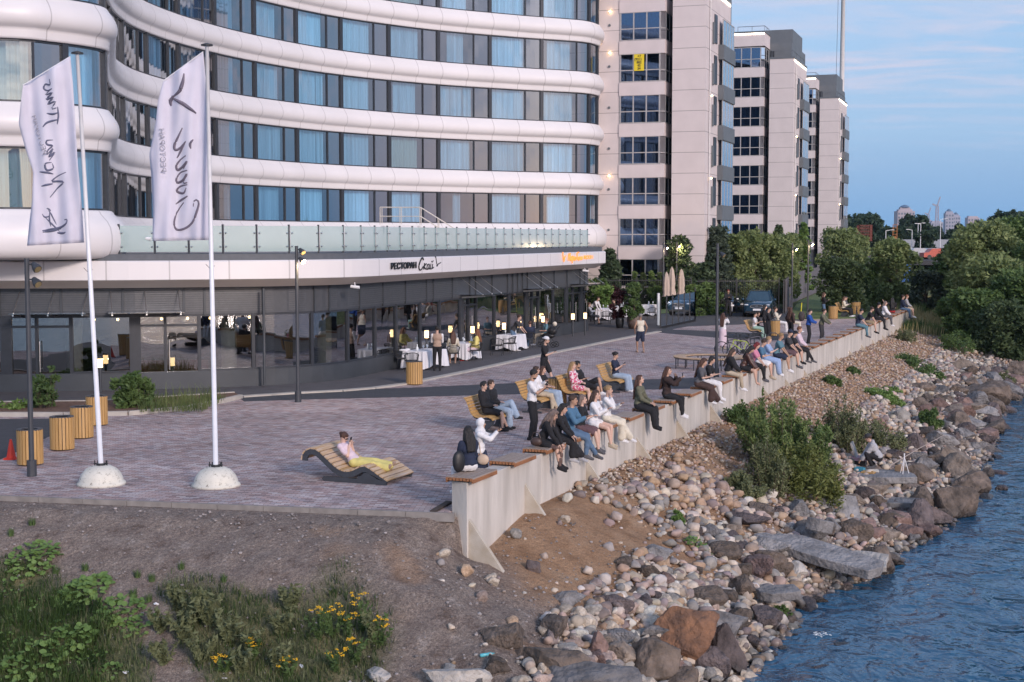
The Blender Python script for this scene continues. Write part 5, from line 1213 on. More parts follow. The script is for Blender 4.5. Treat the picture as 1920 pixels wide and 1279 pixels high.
sitw(1042, 'woman in a long black dress half hidden behind the one with sheer tights', 2, arms='lap', top=('long', 'black'), bot=('longskirt', 'black'), shoes='lightgrey', hr=('long', 'black'), lean=14, head=(15, 0), fem=True, h=1.64, legs='crossed')
o, i3 = sitw(1066, 'man in a blue denim shirt and jeans clapping, with a black backpack', 0, arms='clap', top=('long', 'denim'), bot=('trousers', 'jeans'), shoes='grey', hr=('short', 'brown'), lean=8, head=(2, 0), h=1.82, sk='m', legs='crossed')
bagm('backpack', 'small black backpack on the back of the man in the denim shirt', 'backpack', i3['M'] @ Vector((-.19, .05, .26)), (.16, .28, .36), M_BLACK, rz=RYAW, rr=.06)
sitw(1088, 'person with fair hair in black top and pink shorts beside the denim shirt', 3, arms='phone', top=('tee', 'black'), bot=('shorts', 'mauve'), shoes='grey', hr=('bob', 'ash'), lean=4, h=1.66, sk='p', fem=True)
sitw(1112, 'girl with long brown hair in white shirt and white shorts on the wall', 0, arms='clap', top=('long', 'white'), bot=('hotpants', 'white'), shoes='beige', hr=('long', 'brown'), lean=5, fem=True, h=1.68, sk='p')
sitw(1136, 'woman with tied blond hair in white shirt and cream trousers on the wall', 0, arms='clap/cheek', top=('long', 'white'), bot=('wide', 'cream'), shoes='white', hr=('bun', 'blond'), lean=4, fem=True, h=1.72, sk='l', legs='crossed')
sitw(1197, 'woman in an olive top and black flared trousers with heeled boots on the wall', 0, arms='lap', top=('long', 'olive'), bot=('wide', 'black'), shoes='black', hr=('vlong', 'chestnut'), lean=4, head=(-14, 0), fem=True, h=1.74)
o, i4 = sitw(1250, 'woman in a dark brown blazer and black trousers photographing with her phone', 0, arms='drink/camera', top=('jacket', 'darkbrown'), bot=('trousers', 'black'), shoes='white', hr=('vlong', 'chestnut'), lean=2, fem=True, h=1.74, lod=0)
phone(i4, 1, 'phone held up by the woman in the dark brown blazer', RYAW, 0)
sitw(1309, 'woman with very long hair in grey top and brown trousers with crossed legs', 0, arms='phone', top=('tee', 'grey'), bot=('wide', 'brown'), shoes='white', hr=('vlong', 'chestnut'), lean=14, head=(15, 0), fem=True, h=1.74, legs='crossed')
sitw(1324, 'black haired person in white trousers just beyond the long haired woman in grey', 0, arms='phone', top=('tee', 'black'), bot=('trousers', 'white'), shoes='white', hr=('bob', 'black'), lean=14, head=(16, 0), h=1.7)
sitw(1365, 'long haired person in a loose black hoodie by the tall lamp post', 8, t=-.05, arms='lap', top=('hoodie', 'black'), bot=('trousers', 'beige'), shoes='white', hr=('vlong', 'brown'), lean=12, head=(10, 10), h=1.72)
sitw(1393, 'woman in a brown leather jacket looking down, with bare calves', 0, arms='lap', top=('leather', 'brown'), bot=('skirt', 'black'), shoes=None, hr=('long', 'black'), lean=24, head=(30, 0), fem=True, h=1.72)
sitw(1409, 'red haired girl in a pink t-shirt and black trousers on the wall', 0, arms='lap', top=('tee', 'pink'), bot=('trousers', 'black'), shoes='grey', hr=('long', 'red'), lean=16, head=(16, 0), fem=True, h=1.72, sk='p')
sitw(1422, 'man in a mid blue t-shirt and white shorts looking down at the wall', 0, arms='phone', top=('tee', 'denim'), bot=('shorts', 'white'), shoes='beige', hr=('short', 'brown'), lean=14, head=(18, 0), h=1.78, sk='l')
sitw(1437, 'blond woman in a light blue shirt and light blue trousers on the wall', 0, arms='clap', top=('tee', 'lightblue'), bot=('wide', 'lightblue'), shoes='white', hr=('bun', 'blond'), lean=6, head=(6, 0), fem=True, h=1.76, sk='p')
sitw(1455, 'heavy man in a teal t-shirt and navy shorts sitting on the wall', 0, arms='lap', top=('tee', 'teal'), bot=('shorts', 'navy'), shoes='white', hr=('short', 'blond'), lean=14, head=(12, 0), h=1.84, sk='m')
sitw(1473, 'man in a dark cap, grey t-shirt and maroon shorts sitting on the wall', 0, arms='lap', top=('tee', 'darkgrey'), bot=('shorts', 'mauve'), shoes='grey', hr=('short', 'brown'), hat='navy', lean=12, head=(14, 0), h=1.84, sk='l')
sitw(1484, 'small dark haired person in a black t-shirt between the cap and the pink shirt', 0, arms='lap', top=('tee', 'black'), bot=('shorts', 'black'), shoes='black', hr=('short', 'black'), hat='black', lean=12, head=(16, 0), h=1.62, sk='l')
sitw(1494, 'man in a pale pink shirt and black trousers with crossed legs', 0, arms='lap', top=('long', 'palepink'), bot=('trousers', 'black'), shoes='grey', hr=('short', 'ginger'), lean=8, h=1.82, legs='crossed')
sitw(1608, 'man in a dark navy t-shirt and grey trousers at the far part of the wall', 0, arms='lap', top=('tee', 'navy'), bot=('trousers', 'teal'), shoes='grey', hr=('short', 'black'), lean=14, head=(12, 0), h=1.8)
sitw(1625, 'man in black t-shirt and khaki shorts with dangling legs, far along the wall', 0, arms='lap', top=('tee', 'black'), bot=('shorts', 'khaki'), shoes='black', hr=('short', 'brown'), lean=24, head=(16, 0), h=1.78)
sitw(1642, 'man in a black cap and black jacket, far along the wall', 0, arms='lap', top=('jacket', 'black'), bot=('trousers', 'black'), shoes='black', hr=('short', 'black'), hat='black', lean=12, head=(8, 0), h=1.84)
sitw(1656, 'person in a white hoodie and dark trousers, far along the wall', 0, arms='lap', top=('hoodie', 'white'), bot=('trousers', 'grey'), shoes='white', hr=('long', 'ash'), lean=10, h=1.76)
sitw(1673, 'person with long black hair and red belt bag near the far end of the wall', 100, t=-.1, arms='side_out/lap', top=('tee', 'black'), bot=('trousers', 'red'), shoes='black', hr=('vlong', 'black'), lean=2, h=1.76)
sitw(1691, 'man in a navy jacket sitting at the very end of the wall', 0, arms='lap', top=('jacket', 'navy'), bot=('trousers', 'jeans'), shoes='grey', hr=('short', 'brown'), lean=4, h=1.8)
sitw(1698, 'man in light grey sweater and pale shorts at the very end of the wall', 0, arms='lap', top=('long', 'lightgrey'), bot=('shorts', 'beige'), shoes='white', hr=('short', 'ginger'), lean=6, h=1.78, t=.1)
# --- standing
o, i5 = person('bearded man in a white t-shirt and black trousers standing behind the wall', Vector((.52, 37.2, 0)), R(-14), 'stand', 'phone/clap', ('tee', 'white'), ('trousers', 'black'), 'black', ('short', 'black'), 'm', head=(14, 0), h=1.85, extra='beard', group=GS)
phone(i5, 2, 'phone in the hands of the bearded man in a white t-shirt', R(-14), 30)
o, i6 = person('man in a white backward cap, black t-shirt and shorts walking past the benches', G(1020, 728), R(-18), 'walk', 'sides/phone', ('tee', 'black'), ('shorts', 'black'), 'white', ('short', 'brown'), 'l', hat='white_rev', head=(10, 0), h=1.84, extra='beard', group=GS)
phone(i6, 1, 'phone in the hand of the walking man in a white cap', R(-18), 60)
person('man in a cream tank top and dark shorts walking away across the paving', G(1201, 661), R(100), 'walk', 'sides', ('tank', 'cream'), ('shorts', 'navy'), 'tan', ('short', 'grey'), 'd', h=1.80, group=GS, lod=1, feet=[(.10, .12, .08), (-.16, -.1, .10)])
person('woman in a bright blue jacket standing close behind the wall', Vector((14.75, 71.0, 0)), R(-20), 'stand', 'fwd', ('jacket', 'blue'), ('trousers', 'black'), 'black', ('short', 'black'), 'p', fem=True, h=1.72, group=GS, lod=1, lean=6)
person('man in a dark green jacket stooping beside the woman in blue', Vector((15.45, 71.3, 0)), R(-30), 'stand', 'fwd', ('jacket', 'olive'), ('trousers', 'darkgrey'), 'black', ('short', 'brown'), 'l', h=1.74, group=GS, lod=1, lean=14)
stnd(1355, 655, 'woman in a white blouse and pale pink long skirt behind the parked bicycles', 60, arms='camera', top=('long', 'white'), bot=('longskirt', 'palepink'), shoes='beige', hr=('vlong', 'chestnut'), fem=True, h=1.72)
stnd(1544, 598, 'woman in a black top and blue jeans standing by the far litter bin', -10, arms='phone', top=('long', 'black'), bot=('wide', 'jeans'), shoes='white', hr=('long', 'chestnut'), fem=True, h=1.70)
stnd(1440, 640, 'dark haired person all in black standing in the far bench group', -20, arms='phone', top=('long', 'black'), bot=('wide', 'black'), shoes='black', hr=('short', 'black'), h=1.74)
stnd(1433, 634, 'long haired person in black standing behind the one in black', -10, arms='sides', top=('long', 'black'), bot=('trousers', 'black'), shoes='black', hr=('long', 'black'), h=1.76, fem=True)
stnd(1482, 636, 'long brown haired woman in a dark coat standing near the far bench group', 40, arms='sides', top=('jacket', 'brown'), bot=('trousers', 'black'), shoes='black', hr=('vlong', 'chestnut'), h=1.66, fem=True)
# --- benches
def bsit(bi, y, label, x=-.02, dz=.455, **k):
    p = BPOS[bi]+Matrix.Rotation(RYAW, 3, 'Z') @ Vector((x, y, dz)); k.setdefault('group', GB); pose = k.pop('pose', 'bench'); return person(label, p, RYAW+R(k.pop('dy', 0)), pose, **k)
bsit(0, -.30, 'dark haired boy in a black hoodie and black shorts on the nearest curved bench', arms='lap', top=('hoodie', 'black'), bot=('shorts', 'black'), shoes='black', hr=('top', 'black'), lean=-12, h=1.72, sk='l', legs='crossed')
bsit(0, .35, 'boy in pale jeans with a leg crossed on the nearest curved bench', arms='thigh/lap', top=('hoodie', 'black'), bot=('wide', 'palejeans'), shoes='black', hr=('short', 'brown'), lean=-18, h=1.72, legs='kneeup')
bsit(1, -.1, 'person in a white shirt and beige trousers on the bench behind the man in white', arms='phone/lap', top=('long', 'white'), bot=('trousers', 'beige'), shoes='tan', hr=('short', 'brown'), lean=-8, h=1.74, legs='crossed')
bsit(1, .5, 'young woman in black and pale jeans beside the beige trousers', arms='lap', top=('tee', 'black'), bot=('wide', 'palejeans'), shoes='grey', hr=('long', 'chestnut'), lean=-10, h=1.66, fem=True)
bsit(2, -.30, 'blond woman in a pink floral dress on a curved bench', arms='lap', top=('long', 'floral'), bot=('skirt', 'floral'), shoes='brown', hr=('long', 'blond'), lean=-10, h=1.74, fem=True, sk='p', legs='crossed')
bsit(2, .42, 'bearded man in a black t-shirt and shorts lounging beside the pink dress', pose='slouch', arms='lap', top=('tee', 'black'), bot=('shorts', 'black'), shoes='white', hr=('short', 'black'), lean=-32, h=1.82, sk='m', extra='beard', legs='kneeup')
o, i7 = bsit(3, -.1, 'woman in a navy shirt and pale blue jeans on the fourth bench', arms='phone', top=('tee', 'navy'), bot=('wide', 'palejeans'), shoes='white', hr=('bun', 'black'), lean=-6, h=1.74, fem=True, head=(14, 0))
phone(i7, 2, 'tablet like phone in the hands of the woman in a navy shirt', RYAW, 40)
bsit(4, -.35, 'dark haired woman in a white and brown top on the distant bench by the bicycles', arms='phone', top=('tee', 'white'), bot=('wide', 'palegreen'), shoes='white', hr=('bun', 'black'), lean=0, h=1.72, fem=True, lod=1)
bsit(4, .35, 'person with a ponytail in brown on the distant bench by the bicycles', arms='phone', top=('tee', 'brown'), bot=('trousers', 'black'), shoes='black', hr=('pony', 'brown'), lean=0, h=1.72, fem=True, lod=1)
p = G(1458, 626, 0)
for dx_, lb, tc1, b_, hh in ((0, 'woman in a cream blouse seated beside the hidden litter bin', 'cream', 'white', 'brown'), (.75, 'man in a white shirt seated beside the hidden litter bin', 'white', 'cream', 'chestnut')):
    person(lb, p+Vector((dx_, .1, .55)), R(-15), 'bench', 'phone', ('long', tc1), ('trousers', b_), 'white', ('bun' if dx_ == 0 else 'short', hh), 'l', h=1.78, lod=1, group=GB, fem=dx_ == 0)
bsit(5, -.3, 'woman in a white sweater and black trousers on the farthest bench', arms='phone', top=('long', 'cream'), bot=('trousers', 'black'), shoes='white', hr=('long', 'chestnut'), lean=4, h=1.72, fem=True, lod=1)
bsit(5, .35, 'person in a grey jacket and black trousers on the farthest bench', arms='phone', top=('jacket', 'grey'), bot=('trousers', 'black'), shoes='white', hr=('short', 'black'), lean=4, h=1.72, lod=1)
# --- on the lounger
lz = LG.location; pl = Vector((lz.x, lz.y, 0))+Matrix.Rotation(RYAW, 3, 'Z') @ Vector((.50, .50, .27))
o, i8 = person('young woman in a pink top and yellow trousers reclining on the lounger', pl, RYAW, 'recline', 'phone', ('tee', 'palepink'), ('wide', 'yellow'), 'tan', ('bun', 'chestnut'), 'p', lean=-40, head=(30, 0), fem=True, h=1.68, extra='sunglasses', feet=[(.92, .10, .06), (.96, -.06, .02)])
phone(i8, 2, 'phone of the young woman reclining on the lounger', RYAW, 10)
# --- the restaurant
stnd(820, 697, 'waiter in a beige waistcoat and black trousers with his back turned', 95, arms='phone', top=('vest', 'tan'), bot=('trousers', 'black'), shoes='black', hr=('short', 'black'), h=1.80, lod=0, group=GD)
def dine(px, py, label, yaw, **k):
    k.setdefault('group', GD); k.setdefault('lod', 1); pose = k.pop('pose', 'bench'); return person(label, G(px, py)+Vector((0, 0, .46)), R(yaw), pose, **k)
dine(850, 684, 'long haired woman in a white dress seated with her back turned', 95, arms='table', top=('long', 'cream'), bot=('midskirt', 'cream'), shoes='tan', hr=('long', 'chestnut'), fem=True, h=1.78, lean=3, lod=0)
dine(893, 678, 'woman in a pale yellow jacket and pink skirt seated at the white table', 170, arms='thigh/table', top=('jacket', 'yellow'), bot=('midskirt', 'palepink'), shoes='red', hr=('long', 'ginger'), fem=True, h=1.76, lean=-6, lod=0)
person('man in a grey sports t-shirt bending over the second white table', G(966, 659), R(-15), 'stoop', 'table', ('tee', 'darkgrey'), ('trousers', 'jeans'), 'white', ('short', 'brown'), 'l', h=1.80, lod=1, lean=32, group=GD)
dine(992, 655, 'person in a dark blue jacket seated with back turned behind the second table', 110, arms='table', top=('jacket', 'navy'), bot=('trousers', 'jeans'), shoes='white', hr=('short', 'chestnut'), h=1.74)
dine(1020, 648, 'woman in a teal top seated behind the pushchair', 190, arms='lap', top=('tee', 'teal'), bot=('trousers', 'beige'), shoes='white', hr=('bun', 'ginger'), fem=True, h=1.72)
dine(938, 652, 'man in dark clothes seated behind the second white table', -60, arms='table', top=('long', 'black'), bot=('trousers', 'black'), shoes='black', hr=('short', 'black'), h=1.72)
person('waiter in a white shirt bending over the table at the corner terrace', G(1112, 604), R(-30), 'stoop', 'table', ('long', 'white'), ('trousers', 'black'), 'black', ('short', 'brown'), 'l', h=1.8, lod=1, lean=52, group=GD)
dine(1108, 609, 'woman in white with bare legs seated at the corner terrace', 0, arms='table', top=('long', 'white'), bot=('midskirt', 'grey'), shoes='black', hr=('bun', 'chestnut'), fem=True, h=1.74)
dine(1148, 600, 'diner in a dark top between the plants of the corner terrace', 190, arms='table', top=('long', 'brown'), bot=('trousers', 'black'), shoes='black', hr=('short', 'brown'), h=1.74)
person('motorcyclist in dark gear standing behind the motorcycle', G(1365, 594), R(-90), 'stand', 'phone', ('jacket', 'black'), ('trousers', 'black'), 'black', ('short', 'red'), 'm', h=1.8, lod=1, group=GS)
# --- fisherman on the flat slab near the water
fz = HIT(1648, 887); FISH = Vector((fz.x, fz.y, 0)); 
# ================================================================ restaurant furniture
M_ROPE = mat('black_rope', (.03, .03, .033), .8)
def chair_proto():
    o = T('terrace_chair', 'x', 'chair', (0, 0, 0), 0, 'black woven armchairs on the restaurant terrace')
    mb = MB(); mb.box((0, 0, .45), (.46, .48, .05)); mb.build('seat', M_ROPE, o, bevel=.015)
    for sx in (-1, 1):
        for sy in (-1, 1): mb = MB(); mb.cone((.19*sx, .21*sy, .43), (.23*sx, .25*sy, 0), .014, .012, 6); mb.build('leg', M_DARK, o)
    mb = MB(); pts = [(.20, .27, .66)]+[(-.06-.22*math.sin(a), .27*math.cos(a), .66+.12*math.sin(a)) for a in [math.pi*i/10 for i in range(11)]]+[(.20, -.27, .66)]; mb.tube(pts, .016, 6)
    for y in (-.27, .27): mb.cone((.2, y, .66), (.19, y*.85, .45), .013, .013, 6)
    mb.build('arm_frame', M_DARK, o)
    mb = MB()
    for i in range(15):
        a = math.pi*(i+.5)/15; mb.cone((-.06-.22*math.sin(a), .27*math.cos(a), .66+.12*math.sin(a)), (-.06-.16*math.sin(a), .22*math.cos(a), .47), .009, .009, 5)
    mb.build('backrest', M_ROPE, o); return o
CH = chair_proto()
chs = [(752, 694, 20, 'black woven chair left of the first white table'), (772, 700, 100, 'black woven chair with its back to the promenade at the first white table'), (850, 684, 95, 'black woven chair under the woman in a white dress'), (893, 678, 170, 'black woven chair under the woman in a yellow jacket'), (932, 668, 80, 'empty black woven chair at the second white table'), (956, 664, 150, 'black woven chair right of the empty one'), (992, 655, 110, 'black woven chair under the person in a dark blue jacket'), (1020, 648, 190, 'black woven chair under the woman in teal'), (938, 652, -60, 'black woven chair under the man in dark clothes'),
       (1108, 609, 0, 'black woven chair under the woman in white on the corner terrace'), (1136, 608, 100, 'black woven chair left of the purple pot plant'), (1152, 609, 90, 'black woven chair behind the purple pot plant'), (1222, 600, 100, 'black woven chair beside the glass screen')]
for i, (x, y, a, lb) in enumerate(chs):
    p = G(x, y); p.z = .04
    if i == 0: CH.location = p; CH.rotation_euler = (0, 0, R(a)); CH['label'] = lb
    else: dup(CH, p, R(a), lb)
M_LINEN = mat('white_linen', (.70, .70, .74), .9, 0, .04, 3)
def table(px, py, lx, ly, rz, label, drop=.62):
    p = G(px, py); p.z = .03; o = T('dining_table', label, 'table', p, R(rz), 'restaurant tables under white cloths'); mb = MB(); mb.box((0, 0, .72), (lx-.02, ly-.02, .03)); mb.build('tabletop', M_DARK, o)
    for sx in (-1, 1):
        for sy in (-1, 1): mb = MB(); mb.box((sx*(lx/2-.1), sy*(ly/2-.1), .36), (.06, .06, .70)); mb.build('leg', M_DARK, o)
    c = T('tablecloth', 'white cloth on the '+label, 'tablecloth', p+Vector((0, 0, .735)), R(rz), 'white tablecloths'); mb = MB()
    per = []; n = 22
    for i in range(n): per.append((-lx/2+lx*i/n, -ly/2))
    for i in range(n): per.append((lx/2, -ly/2+ly*i/n))
    for i in range(n): per.append((lx/2-lx*i/n, ly/2))
    for i in range(n): per.append((-lx/2, ly/2-ly*i/n))
    rows = []
    for k, (f, z) in enumerate(((0, .012), (.9, .012), (1.0, .006), (1.01, -.03), (1.04, -.25), (1.07, -drop*.8), (1.08, -drop))):
        row = []
        for j, (x, y) in enumerate(per+per[:1]):
            wv = 1+.035*max(0, k-2)*math.sin(j*1.15+math.sin(j*.37)*2)*.5; cn = .06*math.cos(4*math.atan2(y/ly, x/lx)+math.pi)*max(0, k-3)*.35
            row.append((x*f*wv, y*f*wv, z-(cn if k == 6 else 0)))
        rows.append(row)
    mb.grid(rows); mb.build('cloth', M_LINEN, c, True)
    return p
tabs = [(796, 692, 1.7, 1.0, 60, 'first white table beside the waiter'), (868, 676, 1.1, 1.0, 60, 'table between the two seated ladies'), (958, 658, 1.3, .9, 65, 'table in front of the man bending over'), (1135, 601, 1.4, .9, 70, 'table on the corner terrace'), (1166, 596, 1.2, .9, 70, 'table behind the purple pot plant'), (1216, 593, 1.2, .9, 70, 'table beside the glass screen')]
gi = 0
for tb_ in tabs:
    p = table(*tb_)
    for k in range(4):
        q = p+Matrix.Rotation(R(tb_[4]), 3, 'Z') @ Vector((random.uniform(-.5, .5)*tb_[2]*.8, random.uniform(-.4, .4)*tb_[3]*.8, .75))
        g_ = T('drinking_glass' if k else 'carafe', ('small glass standing on the ' if k else 'clear carafe standing on the ')+tb_[5], 'glass' if k else 'carafe', q, 0, 'glasses on '+tb_[5]); mb = MB()
        mb.lathe([(.025, 0), (.03, .01), (.008, .03), (.008, .09), (.035, .13), (.03, .2)] if k else [(.05, 0), (.055, .1), (.02, .2), (.03, .26)], n=10); mb.build('glass_body', mat('table_glass', (.7, .75, .78), .08, 0, .02), g_, True)
nb_ = T('napkin_stack', 'crumpled white napkins lying on the back of the leftmost black chair', 'napkins', G(757, 694)+Vector((.0, .0, .80)))
mb = MB(); mb.ball((0, 0, 0), (.2, .12, .05), 12, 6); mb.ball((.15, .05, .02), (.12, .1, .05), 10, 6); mb.build('napkins', M_LINEN, nb_, True)
# pushchair
ps = T('pushchair', 'black pushchair parked right of the diner in the dark blue jacket', 'pushchair', G(1029, 652), R(160)); ps.location.z = .03
for x, y in ((.35, .22), (.35, -.22), (-.3, .25), (-.3, -.25)):
    mb = MB(); mb.tube([(x+.12*math.cos(a), y, .13+.12*math.sin(a)) for a in [math.pi*i/8 for i in range(17)]], .022, 6); mb.cone((x, y-.015, .13), (x, y+.015, .13), .05, .05, 8); mb.build('wheel', M_BLACK, ps)
mb = MB()
for y in (.24, -.24): mb.tube([(.35, y, .13), (.05, y, .45), (-.30, y, .80), (-.48, y, 1.02)], .015, 6); mb.tube([(-.3, y, .13), (.1, y, .55)], .014, 6)
mb.tube([(-.48, -.24, 1.02), (-.48, .24, 1.02)], .018, 6); mb.build('frame', M_DARK, ps)
mb = MB(); mb.ball((.02, 0, .55), (.36, .2, .14), 12, 7); mb.ball((-.18, 0, .78), (.24, .22, .22), 12, 7); mb.build('hood', M_BLACK, ps, True)
mb = MB(); mb.ball((-.3, 0, 1.12), .11, 12, 8); mb.build('sun_hat', cloth('cream'), ps, True)
# pots and plants of the corner terrace
M_LEAFG = None
def leafmat(name, c1, c2, tr=.25):
    m = mat(name, c1, .6, 0, 0, 1.2, col2=c2, spec=.3); translucent(m, tr)
    n = m.node_tree.nodes; l = m.node_tree.links; b = n['Principled BSDF']; return m
L_WILLOW = leafmat('willow_leaves', (.12, .17, .06), (.28, .33, .14)); L_DARK = leafmat('dark_leaves', (.045, .075, .035), (.10, .14, .06)); L_MID = leafmat('mid_green_leaves', (.06, .11, .035), (.14, .21, .07))
L_PINE = leafmat('pine_needles', (.04, .07, .035), (.09, .13, .07)); L_LIGHT = leafmat('light_green_leaves', (.11, .20, .05), (.22, .32, .10)); L_PURP = leafmat('purple_leaves', (.04, .012, .018), (.08, .03, .035)); L_OLIVE = leafmat('grey_olive_leaves', (.10, .12, .055), (.23, .25, .13)); L_DRY = leafmat('dry_grass', (.28, .24, .11), (.46, .40, .20)); L_FAR = leafmat('far_tree_leaves', (.03, .06, .038), (.07, .11, .065))
M_BARK = mat('bark', (.09, .07, .055), .9, 0, .3, 8, .5, 30)
def leaves(mb, c, r, n, size, rg, flat=.5, shell=.55, asp=1.9, droop=0):
    V = mb.v; F = mb.f; Mi = mb.m
    for _ in range(n):
        while True:
            d = (rg.uniform(-1, 1), rg.uniform(-1, 1), rg.uniform(-1, 1)); q = d[0]**2+d[1]**2+d[2]**2
            if .01 < q < 1: break
        q = math.sqrt(q); k = (shell+(1-shell)*rg.random()**.6)/q
        px, py, pz = c[0]+d[0]*k*r[0], c[1]+d[1]*k*r[1], c[2]+d[2]*k*r[2]
        s = size*rg.uniform(.6, 1.35)
        ax = Vector((d[0]+rg.uniform(-.8, .8), d[1]+rg.uniform(-.8, .8), d[2]*flat+rg.uniform(-.5, .7)-droop)).normalized(); b = ax.cross(Vector((rg.uniform(-1, 1), rg.uniform(-1, 1), rg.uniform(-1, 1)))); b = b.normalized()*s*.5; ax = ax*s*asp*.5
        o = len(V); p = Vector((px, py, pz)); V.extend([tuple(p-ax), tuple(p+b*.9-ax*.1), tuple(p+ax), tuple(p-b*.9-ax*.1)]); F.append((o, o+1, o+2, o+3)); Mi.append(0)
def tree(name, label, cat, loc_, h, w_, trunk_h, leafm, n_cl=34, per=150, leaf=.22, seed=1, shape='round', group=None, base_z=0, low=None, droop=0):
    rg = random.Random(seed); o = T(name, label, cat, loc_, rg.uniform(0, 6), group)
    tm = MB(); tm.tube([(0, 0, -.3), (rg.uniform(-.05, .05)*h, 0, h*.35), (rg.uniform(-.04, .04)*h, rg.uniform(-.04, .04)*h, h*.85)], [w_*.045+.03, w_*.03+.02, .015], 8)
    mb = MB(); ch = h-trunk_h; cen = []
    for i in range(n_cl):
        v = (i+.5)/n_cl; 
        if shape == 'cone': rad = w_/2*(1-v)**.8+.05; z = trunk_h+ch*v; a = i*2.4; rr = rad*rg.uniform(.35, .85)
        elif shape == 'pine': z = trunk_h+ch*(.05+.95*v); rad = w_/2*(1.05-v)**.6*(.6+.5*rg.random()); a = i*2.4+rg.uniform(-.4, .4); rr = rad*rg.uniform(.3, 1)
        else:
            z = trunk_h+ch*(.5-.5*math.cos(math.pi*min(1, v*1.02))); f = math.sin(math.pi*min(.97, .10+.84*v)); rad = w_/2*f**.7; a = i*2.4+rg.uniform(-.6, .6); rr = rad*(rg.random()**.5)*.86
        cen.append((rr*math.cos(a), rr*math.sin(a), z))
    for c in cen:
        cr = w_*rg.uniform(.11, .21) if shape != 'cone' else w_*rg.uniform(.1, .16); flat = .62 if shape != 'pine' else .4
        leaves(mb, c, (cr, cr, cr*flat*1.2 if shape != 'round' else cr*.9), int(per*rg.uniform(.6, 1.3)), leaf, rg, droop=droop)
        if shape != 'cone' and rg.random() < .55: tm.tube([(0, 0, max(.1, c[2]-cr*1.5-rg.random()*h*.15)), (c[0]*.5, c[1]*.5, c[2]-cr*.6), c], [w_*.012+.012, w_*.008+.008, .006], 5)
    for _ in range(10 if shape == 'round' else 0):   # stray sprays breaking the outline
        c = rg.choice(cen); d = Vector((c[0], c[1], (c[2]-trunk_h-ch*.35))).normalized(); leaves(mb, Vector(c)+d*w_*.14, (w_*.07, w_*.07, w_*.08), per//4, leaf, rg, shell=.1)
    tm.build('trunk', M_BARK, o, True); mb.build('crown', leafm, o); return o
def pot(px, py, r, h, m, label):
    p = G(px, py); o = T('plant_pot', label, 'plant pot', p); o.location.z = .03; mb = MB(); mb.lathe([(r*.72, 0), (r*.98, h*.45), (r, h*.8), (r*.9, h), (r*.82, h), (r*.8, h*.9), (0, h*.88)], n=22); mb.build('pot', m, o, True); return o.location
p = pot(1162, 616, .25, .62, M_DARK, 'tall black pot holding the purple leaved plant'); tree('purple_shrub', 'purple leaved shrub growing in the tall black pot', 'shrub', p+Vector((0, 0, .5)), 1.5, 1.1, .2, L_PURP, 16, 90, .10, 3)
p = pot(1189, 617, .42, .75, mat('brown_planter', (.12, .085, .07), .6), 'large round brown planter holding a leafy green shrub'); tree('potted_shrub', 'leafy green shrub growing in the large brown planter', 'shrub', p+Vector((0, 0, .6)), 1.9, 1.3, .1, L_MID, 20, 120, .10, 4)
tree('garden_shrub', 'bright green bush behind the corner terrace tables', 'shrub', G(1130, 596), 1.9, 1.8, .1, L_LIGHT, 18, 110, .12, 5)
tree('garden_shrub', 'dark purple bush between the corner terrace tables', 'shrub', G(1150, 592), 1.8, 1.2, .1, L_PURP, 14, 90, .11, 6)
# glass screens round the summer terrace
gs = T('glass_screen', 'tall glass wind screen with dark posts round the folded umbrellas', 'screen', (0, 0, 0))
pts = [G(1238, 617), G(1303, 603), G(1303, 592)]
for a, b_ in zip(pts, pts[1:]):
    n = max(1, round((b_-a).length/1.3))
    for i in range(n+1): q = a+(b_-a)*(i/n); mb = MB(); mb.box((q.x, q.y, .95), (.07, .07, 1.9)); mb.build('post', M_DARK, gs)
    for i in range(n):
        q0 = a+(b_-a)*((i+.05)/n); q1 = a+(b_-a)*((i+.95)/n); mb = MB(); mb.beam((q0.x, q0.y, 1.0), (q1.x, q1.y, 1.0), .015, 1.7); mb.build('pane', M_BG2, gs) if False else mb.build('pane', glass('screen_glass', (.78, .82, .82), .04, ior=1.12), gs)
    mb = MB(); mb.beam((a.x, a.y, .1), (b_.x, b_.y, .1), .08, .12); mb.build('base_rail', M_DARK, gs)
sg_ = T('menu_stand', 'slim white board standing beside the glass screen', 'board', G(1234, 611)); mb = MB(); mb.box((0, 0, 1.0), (.12, .5, 1.9)); mb.build('board', M_WHITEP, sg_)
for px, py, lb, hh in ((1249, 596, 'leftmost folded beige umbrella', 3.0), (1259, 594, 'middle folded beige umbrella, tallest of the three', 3.3), (1277, 593, 'rightmost folded beige umbrella', 3.15)):
    o = T('folded_umbrella', lb, 'umbrella', G(px, py), random.uniform(0, 3), 'folded umbrellas on the summer terrace'); mb = MB(); mb.cone((0, 0, 0), (0, 0, hh), .03, .03, 8); mb.box((0, 0, .04), (.6, .6, .08)); mb.build('pole', M_LAMPM, o)
    mb = MB(); n = 20; rows = []
    for r, z in ((.02, hh+.02), (.10, hh-.15), (.17, hh-.6), (.20, hh-1.1), (.17, hh-1.35), (.24, hh-1.7), (.27, hh-2.05)): rows.append([(r*(1+.25*math.cos(5*2*math.pi*i/n))*math.cos(2*math.pi*i/n), r*(1+.25*math.cos(5*2*math.pi*i/n))*math.sin(2*math.pi*i/n), z-(.12*math.cos(5*2*math.pi*i/n) if z < hh-2 else 0)) for i in range(n+1)])
    mb.grid(rows); mb.build('canopy', mat('umbrella_canvas', (.50, .40, .33), .9, 0, .06), o, True)
